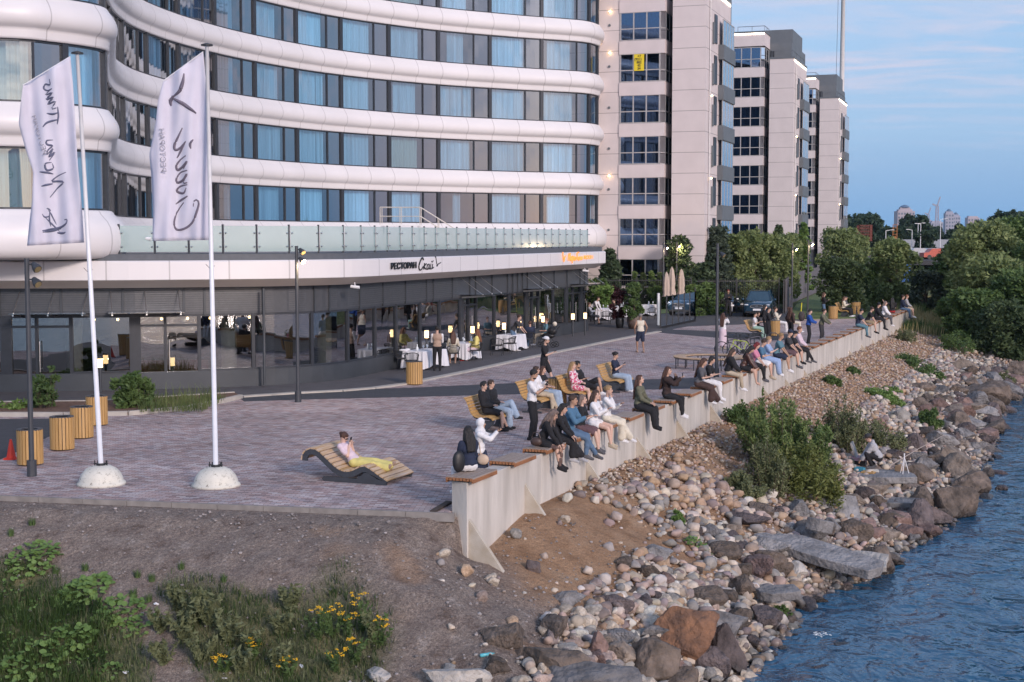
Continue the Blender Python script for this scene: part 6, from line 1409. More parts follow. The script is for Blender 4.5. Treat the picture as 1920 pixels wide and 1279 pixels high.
# fences
def railfence(name, label, a, b_, h, m, gap=.14):
    o = T(name, label, 'fence', a); v = b_-a; L_ = v.length; u = v/L_; mb = MB(); nn = int(L_/gap)
    for i in range(nn+1): q = u*(i*gap); mb.box((q.x, q.y, h/2), (.02, .02, h))
    mb.build('bars', m, o)
    mb = MB()
    for z in (.15, h-.15): mb.beam((0, 0, z), (v.x, v.y, z), .04, .05)
    mb.build('rail', m, o); k = max(1, int(L_/2.5))
    for i in range(k+1): q = v*(i/k); mb = MB(); mb.box((q.x, q.y, (h+.08)/2), (.07, .07, h+.08)); mb.build('post', m, o)
    return o
fa = G(1100, 575); railfence('railing_fence', 'black bar fence behind the corner terrace hedge', Vector((4.8, 97.4, 0)), Vector((12.2, 97.4, 0)), 2.5, M_DARK)
railfence('railing_fence', 'black bar fence behind the motorcycle and the car', Vector((12.6, 99.0, 0)), Vector((18.6, 99.6, 0)), 2.4, M_DARK)
pf = T('profiled_fence', 'long dark grey sheet metal fence running back behind the car', 'fence', (0, 0, 0)); FP = [Vector((18.9, 99, 0)), Vector((23.2, 118, 0)), Vector((30.5, 142, 0)), Vector((52, 212, 0)), Vector((70, 270, 0))]
mb = MB(); M_PROF = mat('grey_sheet_fence', (.13, .12, .13), .6, .1, .1, .5)
for a, b_ in zip(FP, FP[1:]):
    n = int((b_-a).length/.22); u = (b_-a)/n; nn_ = Vector((-u.y, u.x, 0)).normalized()
    P = [a+u*i+nn_*(.03 if i % 2 else -.03) for i in range(n+1)]; mb.grid([[(p.x, p.y, -.2) for p in P], [(p.x, p.y, 2.35) for p in P]])
mb.build('sheet', M_PROF, pf)
for a, b_ in zip(FP, FP[1:]):
    n = int((b_-a).length/5)
    for i in range(n): q = a+(b_-a)*(i/n); mb = MB(); mb.box((q.x-.08, q.y, 1.1), (.08, .08, 2.6)); mb.build('post', M_DARK, pf)
hb = T('low_barrier', 'low dark blue barrier board in front of the bushes left of the motorcycle', 'barrier', G(1305, 590)); mb = MB(); mb.beam((0, 0, .28), (2.1, .25, .28), .06, .45); mb.build('board', mat('dark_blue_board', (.03, .045, .07), .6), hb); mb = MB(); mb.box((.1, .1, .12), (.08, .08, .24)); mb.box((2.0, .35, .12), (.08, .08, .24)); mb.build('foot', M_DARK, hb)
# ================================================================ vehicles
def loft(mb, secs):
    rows = [[Vector(p) for p in s] for s in secs]; n = len(rows[0]); mb.grid(rows); o = len(mb.v)
    mb.add(rows[0], [tuple(range(n))]); mb.add(rows[-1], [tuple(range(n-1, -1, -1))])
def suv(px, py, label, rz, col, cars_group=None):
    o = T('parked_car', label, 'car', G(px, py), rz, cars_group); P = mat(col[0], col[1], .25, .5, .05, 2, coat=.6)
    def sec(x, hw, z0, z1, cr=.88): return [(x, -hw*.96, z0), (x, -hw, z0+(z1-z0)*.45), (x, -hw*.97, z1-.06), (x, -hw*cr, z1), (x, 0, z1+.03), (x, hw*cr, z1), (x, hw*.97, z1-.06), (x, hw, z0+(z1-z0)*.45), (x, hw*.96, z0)]
    mb = MB(); loft(mb, [sec(2.36, .70, .42, .78, .8), sec(2.30, .84, .30, .92), sec(2.05, .92, .26, 1.0), sec(1.5, .95, .26, 1.06), sec(.9, .96, .25, 1.10), sec(0, .97, .25, 1.10), sec(-1.2, .97, .25, 1.10), sec(-2.0, .95, .28, 1.10), sec(-2.3, .86, .35, 1.05)]); b = mb.build('body', P, o, True)
    em = b.modifiers.new('es', 'EDGE_SPLIT'); em.split_angle = R(38)
    mb = MB(); r = lambda x, w1, z1: [(x, -w1, z1), (x, 0, z1+.03), (x, w1, z1)]
    mb.add([(.35, -.60, 1.68), (.35, .60, 1.68), (-1.35, .60, 1.70), (-1.35, -.60, 1.70), (-.5, 0, 1.74)], [(0, 1, 4), (1, 2, 4), (2, 3, 4), (3, 0, 4)]); 
    for s in (-1, 1): mb.beam((1.05, .80*s, 1.10), (.35, .60*s, 1.68), .07, .05); mb.beam((-1.35, .60*s, 1.69), (-2.05, .78*s, 1.1), .12, .06); mb.beam((-.5, .62*s, 1.68), (-.55, .86*s, 1.1), .05, .07); mb.beam((.35, .6*s, 1.68), (-1.35, .6*s, 1.69), .05, .05)
    mb.build('roof', P, o)
    CG = mat('car_glass', (.03, .06, .09), .05, 0, .05, spec=.9)
    mb = MB(); mb.add([(1.05, -.78, 1.10), (1.05, .78, 1.10), (.36, .58, 1.66), (.36, -.58, 1.66)], [(0, 1, 2, 3)]); mb.build('windscreen', CG, o)
    for s in (-1, 1): mb = MB(); mb.add([(1.0, .83*s, 1.10), (-2.0, .80*s, 1.10), (-1.4, .59*s, 1.66), (.33, .60*s, 1.66)], [(0, 1, 2, 3)]); mb.build('side_window', CG, o)
    mb = MB(); mb.add([(-2.08, -.76, 1.1), (-2.08, .76, 1.1), (-1.38, .58, 1.66), (-1.38, -.58, 1.66)], [(3, 2, 1, 0)]); mb.build('rear_window', CG, o)
    for x in (1.42, -1.4):
        for s in (-1, 1):
            mb = MB(); mb.cone((x, .76*s, .36), (x, .985*s, .36), .36, .36, 20); w_ = mb.build('wheel', M_BLACK, o)
            mb = MB(); mb.cone((x, .98*s, .36), (x, 1.0*s, .36), .23, .21, 12); mb.build('rim', M_STEEL, w_)
            mb = MB(); mb.tube([(x+.42*math.cos(a), .955*s, .36+.42*math.sin(a)) for a in [math.pi*i/10 for i in range(11)]], .045, 6); mb.build('wheel_arch', M_BLACK, o)
    mb = MB(); mb.beam((2.385, -.42, .74), (2.385, .42, .74), .02, .22); f = mb.build('grille', M_BLACK, o)
    mb = MB(); ring = [(2.40, .44*math.cos(a)*(1 if abs(math.cos(a)) < .8 else .98), .74+.13*math.sin(a)) for a in [math.pi*i/10 for i in range(21)]]; mb.tube(ring, .018, 6)
    for z in (.67, .74, .81): mb.cone((2.398, -.36, z), (2.398, .36, z), .008, .008, 5)
    mb.build('chrome_surround', M_STEEL, f)
    mb = MB(); mb.tube([(2.41, .07*math.cos(a), .75+.045*math.sin(a)) for a in [math.pi*i/8 for i in range(17)]], .010, 5); mb.build('badge', M_STEEL, f)
    for s in (-1, 1):
        mb = MB(); mb.ball((2.28, .68*s, .83), (.12, .19, .06), 10, 6, Matrix.Rotation(-.35*s, 3, 'Z')); mb.build('headlight', mat('headlight_glass', (.55, .6, .65), .1, .2), o, True)
        mb = MB(); mb.ball((.85, 1.06*s, 1.13), (.09, .11, .08), 10, 6); mb.cone((.85, .92*s, 1.06), (.85, 1.02*s, 1.1), .03, .03, 6); mb.build('wing_mirror', P, o, True)
        mb = MB(); mb.ball((2.27, .66*s, .48), (.06, .10, .05), 8, 5); mb.build('fog_light', M_STEEL, o, True)
    mb = MB(); mb.box((2.385, 0, .52), (.02, .52, .115)); mb.build('number_plate', M_WHITEP, o)
    mb = MB(); mb.box((2.33, 0, .36), (.06, 1.5, .16)); mb.build('lower_bumper', M_BLACK, o, bevel=.02); return o
suv(1424, 592, 'dark blue SUV with chrome grille parked facing the promenade', R(-104), ('deep_blue_car_paint', (.012, .05, .09)))
suv(1396, 581, 'blue car half hidden between the motorcycle and the SUV', R(-100), ('mid_blue_car_paint', (.01, .06, .12)))
def wheel(mb, c, r, w_, ax='y', n=20):
    mb.tube([(c[0]+r*math.cos(2*math.pi*i/n), c[1], c[2]+r*math.sin(2*math.pi*i/n)) for i in range(n+1)], w_, 6)
mo = T('motorcycle', 'black and white motorcycle parked left of the blue SUV', 'motorcycle', G(1371, 592), R(-100))
for x in (.72, -.68):
    mb = MB(); wheel(mb, (x, 0, .31), .26, .06); w_ = mb.build('wheel', M_BLACK, mo); mb = MB(); mb.cone((x, -.03, .31), (x, .03, .31), .17, .17, 12); mb.build('rim', M_DARK, w_)
mb = MB(); mb.ball((.15, 0, .82), (.34, .17, .16), 12, 8); mb.ball((.0, 0, .5), (.32, .19, .22), 12, 8); mb.ball((-.45, 0, .82), (.40, .14, .08), 12, 6); mb.ball((.55, 0, .85), (.18, .2, .22), 12, 8); mb.build('body', M_BLACK, mo, True)
mb = MB(); mb.ball((.62, 0, .72), (.16, .21, .1), 12, 6); mb.cone((.68, .06, .8), (.72, .06, .33), .03, .03, 8); mb.cone((.68, -.06, .8), (.72, -.06, .33), .03, .03, 8); mb.build('fairing', M_WHITEP, mo, True)
mb = MB(); mb.add([(.68, -.16, .98), (.68, .16, .98), (.45, .14, 1.32), (.45, -.14, 1.32)], [(0, 1, 2, 3)]); mb.build('windscreen', glass('moto_screen', (.3, .5, .6), .2), mo)
mb = MB(); mb.tube([(.35, -.38, 1.05), (.45, -.15, 1.02), (.45, .15, 1.02), (.35, .38, 1.05)], .016, 6); mb.build('handlebar', M_DARK, mo)
for s in (-1, 1): mb = MB(); mb.ball((.45, .42*s, 1.16), (.03, .07, .05), 8, 5); mb.build('mirror', M_WHITEP, mo)
mb = MB(); mb.ball((.78, 0, .86), (.05, .1, .07), 8, 6); mb.build('headlight', M_STEEL, mo, True)
def bike(px, py, rz, label, col, helmet=False):
    o = T('bicycle', label, 'bicycle', G(px, py), R(rz), 'bicycles parked at the rack')
    for x in (.52, -.52):
        mb = MB(); wheel(mb, (x, 0, .34), .32, .02); w_ = mb.build('wheel', M_BLACK, o); mb = MB()
        for i in range(9): a = math.pi*i/9; mb.cone((x+.3*math.cos(a), 0, .34+.3*math.sin(a)), (x-.3*math.cos(a), 0, .34-.3*math.sin(a)), .0025, .0025, 4)
        mb.cone((x, -.03, .34), (x, .03, .34), .025, .025, 8); mb.build('spokes', M_STEEL, w_)
    F = {'bb': (-.08, 0, .30), 'st': (-.22, 0, .72), 'ht': (.34, 0, .78), 'hb': (.38, 0, .62), 'rw': (-.52, 0, .34), 'fw': (.52, 0, .34)}; mb = MB()
    for a, b_, r in (('bb', 'st', .018), ('bb', 'hb', .022), ('st', 'ht', .018), ('ht', 'hb', .022), ('bb', 'rw', .012), ('st', 'rw', .010), ('hb', 'fw', .014)): mb.cone(F[a], F[b_], r, r, 8)
    mb.build('frame', mat('bike_paint_'+col[0], col[1], .4), o)
    mb = MB(); mb.cone(F['st'], (-.26, 0, .88), .013, .013, 6); mb.ball((-.27, 0, .90), (.14, .06, .03), 10, 5); mb.build('saddle', M_BLACK, o)
    mb = MB(); mb.cone(F['ht'], (.32, 0, .98), .014, .014, 6); mb.tube([(.26, -.30, 1.0), (.33, -.1, .98), (.33, .1, .98), (.26, .30, 1.0)], .013, 6); mb.build('handlebar', M_DARK, o)
    mb = MB(); mb.cone((-.08, -.05, .30), (-.08, .05, .30), .09, .09, 14); mb.beam((-.08, .07, .30), (.05, .07, .18), .02, .02); mb.beam((-.08, -.07, .30), (-.21, -.07, .42), .02, .02); mb.build('crankset', M_DARK, o); return o
bike(1373, 668, 12, 'black bicycle with pink rimmed wheels nearest in the rack', ('black', (.02, .02, .025)))
bike(1390, 671, 160, 'bicycle with a lime yellow frame in the rack', ('lime', (.45, .55, .08)))
bike(1412, 663, 20, 'dark bicycle with white bars at the far side of the rack', ('grey', (.1, .1, .12)))
bike(1606, 604, 80, 'dark bicycle leaning behind the far wall sitters', ('dark', (.03, .03, .035)))
rk = T('bicycle_rack', 'dark tubular bicycle rack beside the round bench', 'rack', G(1396, 662))
for i in range(4): mb = MB(); x = -.8+i*.62; mb.tube([(x, 0, 0), (x, 0, .85), (x+.1, 0, .92), (x+.35, 0, .92), (x+.45, 0, .85), (x+.45, 0, 0)], .025, 6); mb.build('hoop', M_LAMPM, rk)
so2 = T('kick_scooter', 'yellow stemmed kick scooter standing by the far lamp post', 'scooter', G(1509, 601), R(120)); mb = MB(); mb.cone((.4, 0, .15), (.32, 0, 1.12), .035, .035, 8); mb.build('stem', mat('scooter_yellow', (.6, .55, .03), .5), so2)
mb = MB(); mb.tube([(.28, -.25, 1.16), (.32, 0, 1.12), (.28, .25, 1.16)], .018, 6); mb.build('handlebar', M_BLACK, so2)
mb = MB(); mb.box((0, 0, .12), (.75, .16, .05)); mb.build('deck', M_BLACK, so2)
for x in (.45, -.42): mb = MB(); wheel(mb, (x, 0, .11), .085, .03, n=12); mb.build('wheel', M_BLACK, so2)
dg_ = T('backpack', 'small dark bag standing on the paving between scooter and lamp posts', 'backpack', G(1503, 602)); mb = MB(); mb.ball((0, 0, .3), (.22, .2, .32), 12, 8); mb.build('bag_body', mat('dark_bag', (.05, .04, .04), .8), dg_, True)
# ================================================================ fisherman
person('crouching fisherman in a light grey hoodie and dark cap on the flat slab', Vector((fz.x, fz.y, fz.z+.16)), R(172), 'crouch', 'fwd', ('hoodie', 'lightgrey'), ('trousers', 'black'), 'grey', ('short', 'brown'), 'l', hat='darkgrey', lean=30, head=(18, 0), h=1.80, lod=0, group=None)
def near_slab(px, py, z): q = G(px, py, z); return q
zs_ = fz.z+.16
o = T('tackle_case', 'open grey tackle case with pink and white gear in front of the fisherman', 'case', G(1612, 872, zs_), R(160))
mb = MB(); mb.box((0, 0, .22), (.45, .55, .1)); mb.build('tray', mat('pink_gear', (.45, .28, .33), .6), o); mb = MB(); mb.box((.18, 0, .48), (.05, .5, .5), ry=R(20)); mb.build('lid', mat('grey_case', (.30, .29, .28), .6), o); mb = MB(); mb.box((0, 0, .09), (.4, .5, .17)); mb.build('case_body', M_DARK, o)
for px, py, c_, lb, d in ((1612, 884, (.05, .25, .35), 'blue bag lying at the fishing spot', (.3, .2, .12)), (1628, 887, (.40, .25, .10), 'orange brown board lying before the fisherman', (.4, .25, .05)), (1600, 880, (.5, .15, .12), 'small red box at the fishing spot', (.14, .12, .12)), (1592, 876, (.05, .06, .05), 'dark gear bag left of the fishing case', (.3, .3, .25)), (1686, 883, (.30, .20, .12), 'brown box right of the fisherman', (.25, .2, .18)), (1640, 885, (.5, .48, .44), 'pale towel beside the fisherman', (.25, .2, .06))):
    o = T('fishing_gear', lb, 'fishing gear', G(px, py, zs_), random.uniform(0, 3)); mb = MB(); mb.box((0, 0, d[2]/2), d); mb.box((0, 0, d[2]+.012), (d[0]*.8, d[1]*.3, .025)); mb.build('gear_body', mat('gear_'+str(px), c_, .7), o, bevel=.02)
rs = T('rod_rest', 'black and white tripod rod rest right of the fisherman', 'rod rest', G(1695, 888, zs_)); mb = MB()
for a in (0, 2.1, 4.2): mb.cone((0, 0, .5), (.15*math.cos(a), .15*math.sin(a), 0), .012, .012, 6)
mb.cone((0, 0, .5), (0, 0, .62), .02, .02, 6); mb.build('tripod', M_WHITEP, rs)
ra = AT(1668, 874, fz.y-.1); rb = AT(1770, 816, fz.y+1.2); fr_ = T('fishing_rod', 'long fishing rod pointing up over the boulders', 'fishing rod', ra); mb = MB(); v = rb-ra; mb.tube([(0, 0, 0), tuple(v*.5+Vector((0, 0, .03))), tuple(v)], [.018, .012, .006], 6); mb.build('rod', mat('rod_tan', (.38, .32, .28), .4), fr_); mb = MB(); mb.ball(tuple(v*.12+Vector((0, 0, -.05))), .045, 8, 6); mb.build('reel', M_DARK, fr_)
# ================================================================ stones
from mathutils import geometry
def ico(sub):
    bm = bmesh.new(); bmesh.ops.create_icosphere(bm, subdivisions=sub, radius=1); bm.verts.ensure_lookup_table(); v = [x.co.copy() for x in bm.verts]; f = [tuple(y.index for y in x.verts) for x in bm.faces]; bm.free(); return v, f
ICO = {k: ico(k) for k in (1, 2, 3, 4)}
def rock_verts(sub, seed, cuts, depth=(.55, .85), rough=.05, scale=(1, 1, 1), fine=0):
    rg = random.Random(seed); vs, fs = ICO[sub]; out = [v.copy() for v in vs]
    for _ in range(cuts):
        n = Vector((rg.gauss(0, 1), rg.gauss(0, 1), rg.gauss(0, 1))).normalized(); d = rg.uniform(*depth)
        for v in out:
            q = v.dot(n)
            if q > d: v -= n*(q-d)*.97
    off = rg.uniform(0, 99)
    for v in out:
        k = noise.noise(v*1.6+Vector((off, 0, 0)))*rough+(noise.noise(v*5+Vector((0, off, 0)))*fine if fine else 0); v *= 1+k
    return [Vector((v.x*scale[0], v.y*scale[1], v.z*scale[2])) for v in out], fs
def rockmat(name, col, col2, bump=.5):
    m = mat(name, tuple(c*.8 for c in col), .9, 0, 0, 3.2, bump, 9, col2=col2, objrand=.25, detail=12)
    bp = [k for k in m.node_tree.nodes if k.type == 'BUMP'][0]; bp.inputs['Distance'].default_value = .09 if bump > .4 else .04; bp.inputs['Strength'].default_value = 1; return m
def wetmat(m):
    "stone is dark and glossy in the splash zone just over the water line"
    n = m.node_tree.nodes; l = m.node_tree.links; b = n['Principled BSDF']; g_ = n.new('ShaderNodeNewGeometry'); sp_ = n.new('ShaderNodeSeparateXYZ'); l.new(g_.outputs['Position'], sp_.inputs[0])
    k = n.new('ShaderNodeTexNoise'); k.inputs['Scale'].default_value = 2; l.new(g_.outputs['Position'], k.inputs[0]); ad = n.new('ShaderNodeMath'); ad.operation = 'MULTIPLY_ADD'; l.new(k.outputs[0], ad.inputs[0]); ad.inputs[1].default_value = -.35; l.new(sp_.outputs[2], ad.inputs[2])
    r = n.new('ShaderNodeMapRange'); r.inputs[1].default_value = ZWATER-.17; r.inputs[2].default_value = ZWATER+.12; r.inputs[3].default_value = .32; r.inputs[4].default_value = 1; l.new(ad.outputs[0], r.inputs[0])
    old = b.inputs['Base Color'].links[0].from_socket; mx = n.new('ShaderNodeMix'); mx.data_type = 'RGBA'; mx.blend_type = 'MULTIPLY'; mx.inputs[0].default_value = 1; l.new(old, mx.inputs[6]); l.new(r.outputs[0], mx.inputs[7]); l.new(mx.outputs[2], b.inputs['Base Color'])
    r2 = n.new('ShaderNodeMapRange'); r2.inputs[1].default_value = ZWATER-.17; r2.inputs[2].default_value = ZWATER+.12; r2.inputs[3].default_value = .25; r2.inputs[4].default_value = .85; l.new(ad.outputs[0], r2.inputs[0]); l.new(r2.outputs[0], b.inputs['Roughness']); return m
RM = {'brown': wetmat(rockmat('brown_granite', (.075, .058, .045), (.20, .155, .125))), 'grey': wetmat(rockmat('grey_granite', (.12, .115, .115), (.25, .24, .24))), 'red': wetmat(rockmat('red_granite', (.15, .095, .08), (.27, .18, .155))), 'purple': wetmat(rockmat('purple_brown_rock', (.07, .055, .055), (.165, .13, .125))), 'tan': wetmat(rockmat('tan_rock', (.19, .15, .12), (.33, .27, .22))), 'pale': rockmat('pale_rock', (.30, .28, .26), (.46, .43, .39)), 'conc': wetmat(rockmat('broken_concrete', (.17, .165, .165), (.29, .28, .28), .5)), 'rust': wetmat(rockmat('rusty_rock', (.12, .07, .05), (.30, .15, .08)))}
CM = {'cream': rockmat('cream_cobble', (0.432, 0.363, 0.291), (0.648, 0.562, 0.459), .25), 'pinkish': rockmat('pinkish_cobble', (0.372, 0.275, 0.235), (0.552, 0.433, 0.370), .25), 'grey': rockmat('grey_cobble', (0.252, 0.240, 0.224), (0.408, 0.386, 0.358), .25), 'purple': rockmat('purple_cobble', (0.204, 0.158, 0.151), (0.360, 0.292, 0.269), .25), 'white': rockmat('whitish_cobble', (0.600, 0.550, 0.482), (0.700, 0.700, 0.638), .25), 'ochre': rockmat('ochre_cobble', (0.432, 0.281, 0.179), (0.576, 0.421, 0.291), .25)}
def rockobj(name, label, cat, p, size, m, seed, cuts=12, sub=4, rz=0, group=None, sink=.25, rx=0, ry=0, rough=.12, depth=(.5, .8)):
    v, f = rock_verts(sub, seed, cuts, depth, rough, size, .065); mb = MB(); mb.add(v, f); o = mb.build(name, m, smooth=False); o.location = (p[0], p[1], p[2]+size[2]*(1-2*sink)*.8); o.rotation_euler = (R(rx), R(ry), R(rz)); tag(o, label, cat, group); return o
# hero boulders: photo pixel of the base centre, half sizes in metres
HB = [(1272, 1215, (.95, .6, .62), 'rust', 'big brown boulder with a rusty orange top near the bottom edge', 11, 10), (1362, 1250, (.42, .4, .6), 'purple', 'dark purple upright boulder right of the rusty one', 12, -15), (1228, 1272, (.7, .5, .55), 'brown', 'dark brown boulder in front of the rusty one at the bottom edge', 13, 20),
      (1124, 1240, (.2, .14, .46), 'red', 'rose coloured upright slab stone among the cobbles', 14, 20), (1170, 1250, (.36, .3, .36), 'tan', 'rounded tan boulder right of the rose slab', 15, 0), (1035, 1262, (.75, .4, .36), 'brown', 'long dark brown boulder at the bottom edge of the photo', 16, -20), (1100, 1300, (1.15, .6, .42), 'grey', 'large blue grey flat boulder cut by the bottom edge', 17, 5),
      (850, 1290, (.6, .4, .3), 'pale', 'pale rough boulder left of the blue grey one', 18, 10), (712, 1275, (.28, .22, .16), 'pale', 'pale broken stone in the weeds at the bottom', 19, -30), (1002, 1072, (.19, .14, .22), 'purple', 'lilac pointed stone on the sand by the first wall fin', 20, 30),
      (1850, 752, (1.25, .9, .85), 'brown', 'huge square brown boulder at the right by the water', 21, 10), (1880, 775, (.7, .6, .4), 'purple', 'low dark boulder in the water under the huge square one', 22, 0), (1830, 775, (1.3, .55, .28), 'conc', 'pale long slab leaning below the huge square boulder', 23, -25),
      (1790, 965, (.95, .65, .62), 'brown', 'largest brown boulder beside the water right of the slabs', 24, 12), (1735, 978, (.75, .5, .42), 'purple', 'wide dark boulder left of the largest one by the water', 25, -15), (1675, 985, (.46, .4, .36), 'brown', 'rounded brown boulder in front of the flat slabs', 26, 0), (1625, 995, (.4, .35, .3), 'red', 'reddish boulder behind the long concrete slab', 27, 10),
      (1722, 905, (.62, .5, .45), 'brown', 'brown block right of the fishing slab', 28, -10), (1775, 870, (.9, .6, .5), 'tan', 'orange brown split boulder under the fishing rod', 29, 15), (1700, 1005, (.5, .4, .3), 'red', 'reddish flat boulder by the water under the slabs', 30, 40), (1640, 1010, (.45, .35, .3), 'red', 'pinkish wedge of rock beside the long slab', 31, 60),
      (1500, 1040, (.55, .4, .34), 'purple', 'dark rounded boulder under the long concrete slab', 32, 0), (1440, 1065, (.6, .3, .3), 'brown', 'brown sloping boulder left of the dark rounded one', 33, -35), (1490, 1082, (.30, .26, .26), 'pale', 'pale lumpy boulder at the water side of the cobbles', 34, 0), (1560, 1000, (.3, .25, .3), 'grey', 'grey boulder behind the long slab', 35, 20),
      (1878, 922, (.30, .2, .16), 'purple', 'small dark rock alone in the water on the right', 36, 0), (1852, 908, (.22, .16, .12), 'purple', 'tiny wet rock left of the lone one in the water', 37, 0), (1705, 1104, (.42, .16, .05), 'purple', 'flat dark rock just breaking the water', 38, 0), (1555, 1120, (.22, .2, .1), 'purple', 'wet rock where the white water splashes', 39, 0), (1580, 1215, (.26, .16, .10), 'purple', 'wet black rock in the water near the bottom', 40, 0), (1535, 1260, (.35, .14, .1), 'purple', 'wet black ledge near the bottom right', 41, 20),
      (1800, 690, (.9, .6, .4), 'tan', 'smooth tan outcrop under the right hand bushes', 42, 0), (1870, 668, (1.6, 1.0, .5), 'tan', 'long smooth rock outcrop below the dark trees', 43, -10), (1910, 700, (1.0, .8, .55), 'brown', 'brown outcrop rock at the right edge', 44, 10), (1730, 735, (.7, .5, .35), 'brown', 'brown slab stone on the upper slope at right', 45, -40), (1765, 770, (.6, .5, .4), 'red', 'reddish brown block below the green tuft', 46, 20), (1690, 790, (.4, .3, .35), 'pale', 'tall pale boulder behind the fishing rod', 47, 0),
      (1650, 800, (.35, .3, .3), 'red', 'round reddish boulder beside the pale one', 48, 0), (1610, 845, (.3, .25, .25), 'red', 'reddish boulder behind the fisherman', 49, 0)]
for px, py, sz, m, lb, sd_, rz in HB:
    q = HIT(px, py); 
    if q.z < ZWATER: q = G(px, py, ZWATER-.08)
    rockobj('boulder', lb, 'boulder', q, sz, RM[m], sd_, 11, rz=rz)
def slab(label, px, py, z, d, rz, m='conc', rx=0, ry=0, seed=1):
    q = G(px, py, z); mb = MB(); rg = random.Random(seed); n = 9; poly = []
    for i in range(n): a = 2*math.pi*i/n; c = max(abs(math.cos(a)), abs(math.sin(a))); poly.append((d[0]/2*math.cos(a)/c*rg.uniform(.86, 1.03), d[1]/2*math.sin(a)/c*rg.uniform(.86, 1.03)))
    mb.prism(poly, -d[2]/2, d[2]/2); o = mb.build('stone_slab', RM[m], bevel=.02); o.location = q; o.rotation_euler = (R(rx), R(ry), R(rz)); tag(o, label, 'slab'); return o
slab('flat grey slab on which the fisherman crouches', 1650, 893, fz.z+.06, (2.0, 1.5, .2), -8, 'conc', seed=2)
slab('ribbed pale slab just below the fishing slab', 1622, 918, fz.z-.12, (1.7, .9, .14), 4, 'pale', seed=3)
slab('grey slab lying lowest under the ribbed one', 1668, 942, fz.z-.28, (1.9, 1.0, .16), -6, 'conc', seed=4)
slab('smooth pale slab standing on edge below the big bush', 1568, 962, fz.z-.12, (1.35, 1.1, .16), 10, 'conc', rx=48, seed=5)
slab('very long broken concrete slab sloping down to the water', 1545, 1040, -2.2, (2.9, .85, .24), -38, 'conc', rx=12, ry=8, seed=6)
slab('pale blue grey slab end beside the long broken slab', 1622, 1052, -2.45, (1.1, .9, .14), -20, 'pale', rx=14, seed=7)
slab('short grey slab resting on the cobbles by the water', 1460, 1112, -2.3, (1.0, .5, .2), 15, 'conc', rx=10, seed=8)
slab('wedge shaped concrete piece above the long slab', 1535, 985, -1.75, (.7, .5, .3), 30, 'conc', ry=14, seed=9)
# shoreline boulders
rg = random.Random(21); BM_ = []
for i in range(12):
    v, f = rock_verts(4, 100+i, 15, (.45, .78), .18, (1, rg.uniform(.65, .95), rg.uniform(.55, .85)), .07); mb = MB(); mb.add(v, f); BM_.append(mb)
meshes = {}
def shared(kindname, i, mk, m, srcs):
    key = (kindname, i, mk)
    if key not in meshes: meshes[key] = srcs[i].mesh(kindname, m[mk], smooth=(kindname == 'cobblestone'))
    return meshes[key]
mk_l = ['brown', 'brown', 'purple', 'grey', 'red', 'purple', 'tan', 'brown', 'conc']
LABB = {'brown': 'angular brown boulder in the row along the water line', 'purple': 'dark purple brown boulder in the row along the water line', 'grey': 'grey granite boulder in the row along the water line', 'red': 'reddish granite boulder in the row along the water line', 'tan': 'tan boulder in the row along the water line', 'conc': 'lump of broken concrete in the row along the water line'}
placed = []; nb2 = 0; tries = 0
while nb2 < 285 and tries < 9000:
    tries += 1; s = -5+70*rg.random()**1.15; Ls = shore(s) if s < 58 else 9.5+(s-58)*.4; t = Ls-3.0+3.5*rg.random()**.7; x, y = XY(s, t); r = rg.uniform(.26, .75)*(1+.2*(s > 22))
    if t < Ls-1.7: r *= .7
    if t > Ls+.15: r *= .5
    if any((x-a)**2+(y-b)**2 < ((r+c)*.62)**2 for a, b, c in placed): continue
    if abs(y-fz.y) < 2.0 and abs(x-fz.x-.6) < 2.6: continue
    placed.append((x, y, r)); mk = rg.choice(mk_l); me = shared('boulder', rg.randrange(12), mk, RM, BM_); o = bpy.data.objects.new('boulder', me); COL.objects.link(o)
    o.location = (x, y, max(H(x, y), ZWATER-.25)+r*.22); o.scale = (r*rg.uniform(.9, 1.3), r, r*rg.uniform(.8, 1.1)); o.rotation_euler = (rg.uniform(-.3, .3), rg.uniform(-.3, .3), rg.uniform(0, 6)); tag(o, LABB[mk], 'boulder', LABB[mk].replace('boulder', 'boulders').replace('lump', 'lumps')); nb2 += 1
# cobbles: the largest-looking 290 are single objects, the rest is one mass
CB = []
for i in range(14): v, f = rock_verts(3, 300+i, 9 if i % 3 else 14, (.52, .88), .2, (1, rg.uniform(.68, .95), rg.uniform(.55, .82)), .02); mb = MB(); mb.add(v, f); CB.append(mb)
LOWV = [rock_verts(2, 500+i, 10, (.5, .86), .2, (1, rg.uniform(.7, .95), rg.uniform(.55, .85))) for i in range(10)]; LOW1 = [rock_verts(1, 600+i, 6, (.5, .85), .3, (1, rg.uniform(.7, .95), rg.uniform(.6, .85))) for i in range(8)]
cand = []
def dens(s, t):
    "how stony the slope is"
    x, y = XY(s, t); nz = noise.noise(Vector((x*.7, y*.7, 11)))
    if s < 9: d_ = sstep(1.9, 3.2, t+nz*.9-.12*max(0, s-3)) if s > -1.5 else sstep(2.3, 3.6, t+nz*.8)
    else: d_ = 1
    if s > 4: d_ = max(d_, sstep(4, 9, s)*.9)
    return d_
N_R = 27000
for _ in range(N_R):
    s = -5+75*rg.random()**1.25; Ls = min(shore(s), 16); t = .22+(Ls+.1)*rg.random()
    if rg.random() > dens(s, t): continue
    f = min(1, t/3.4); big = rg.random()
    r = (.04+.05*big**2) if (s > 7 and t < 3.0) else (.05+.13*big**2.2)
    if s < 12 and t > 1: r = .05+.16*big**2.4
    if s > 35: r *= 1.1
    x, y = XY(s, t)
    if (x-fz.x-.3)**2+((y-fz.y)*1.1)**2 < 1.35: continue
    cand.append((r/math.hypot(x, y), s, t, r, x, y))
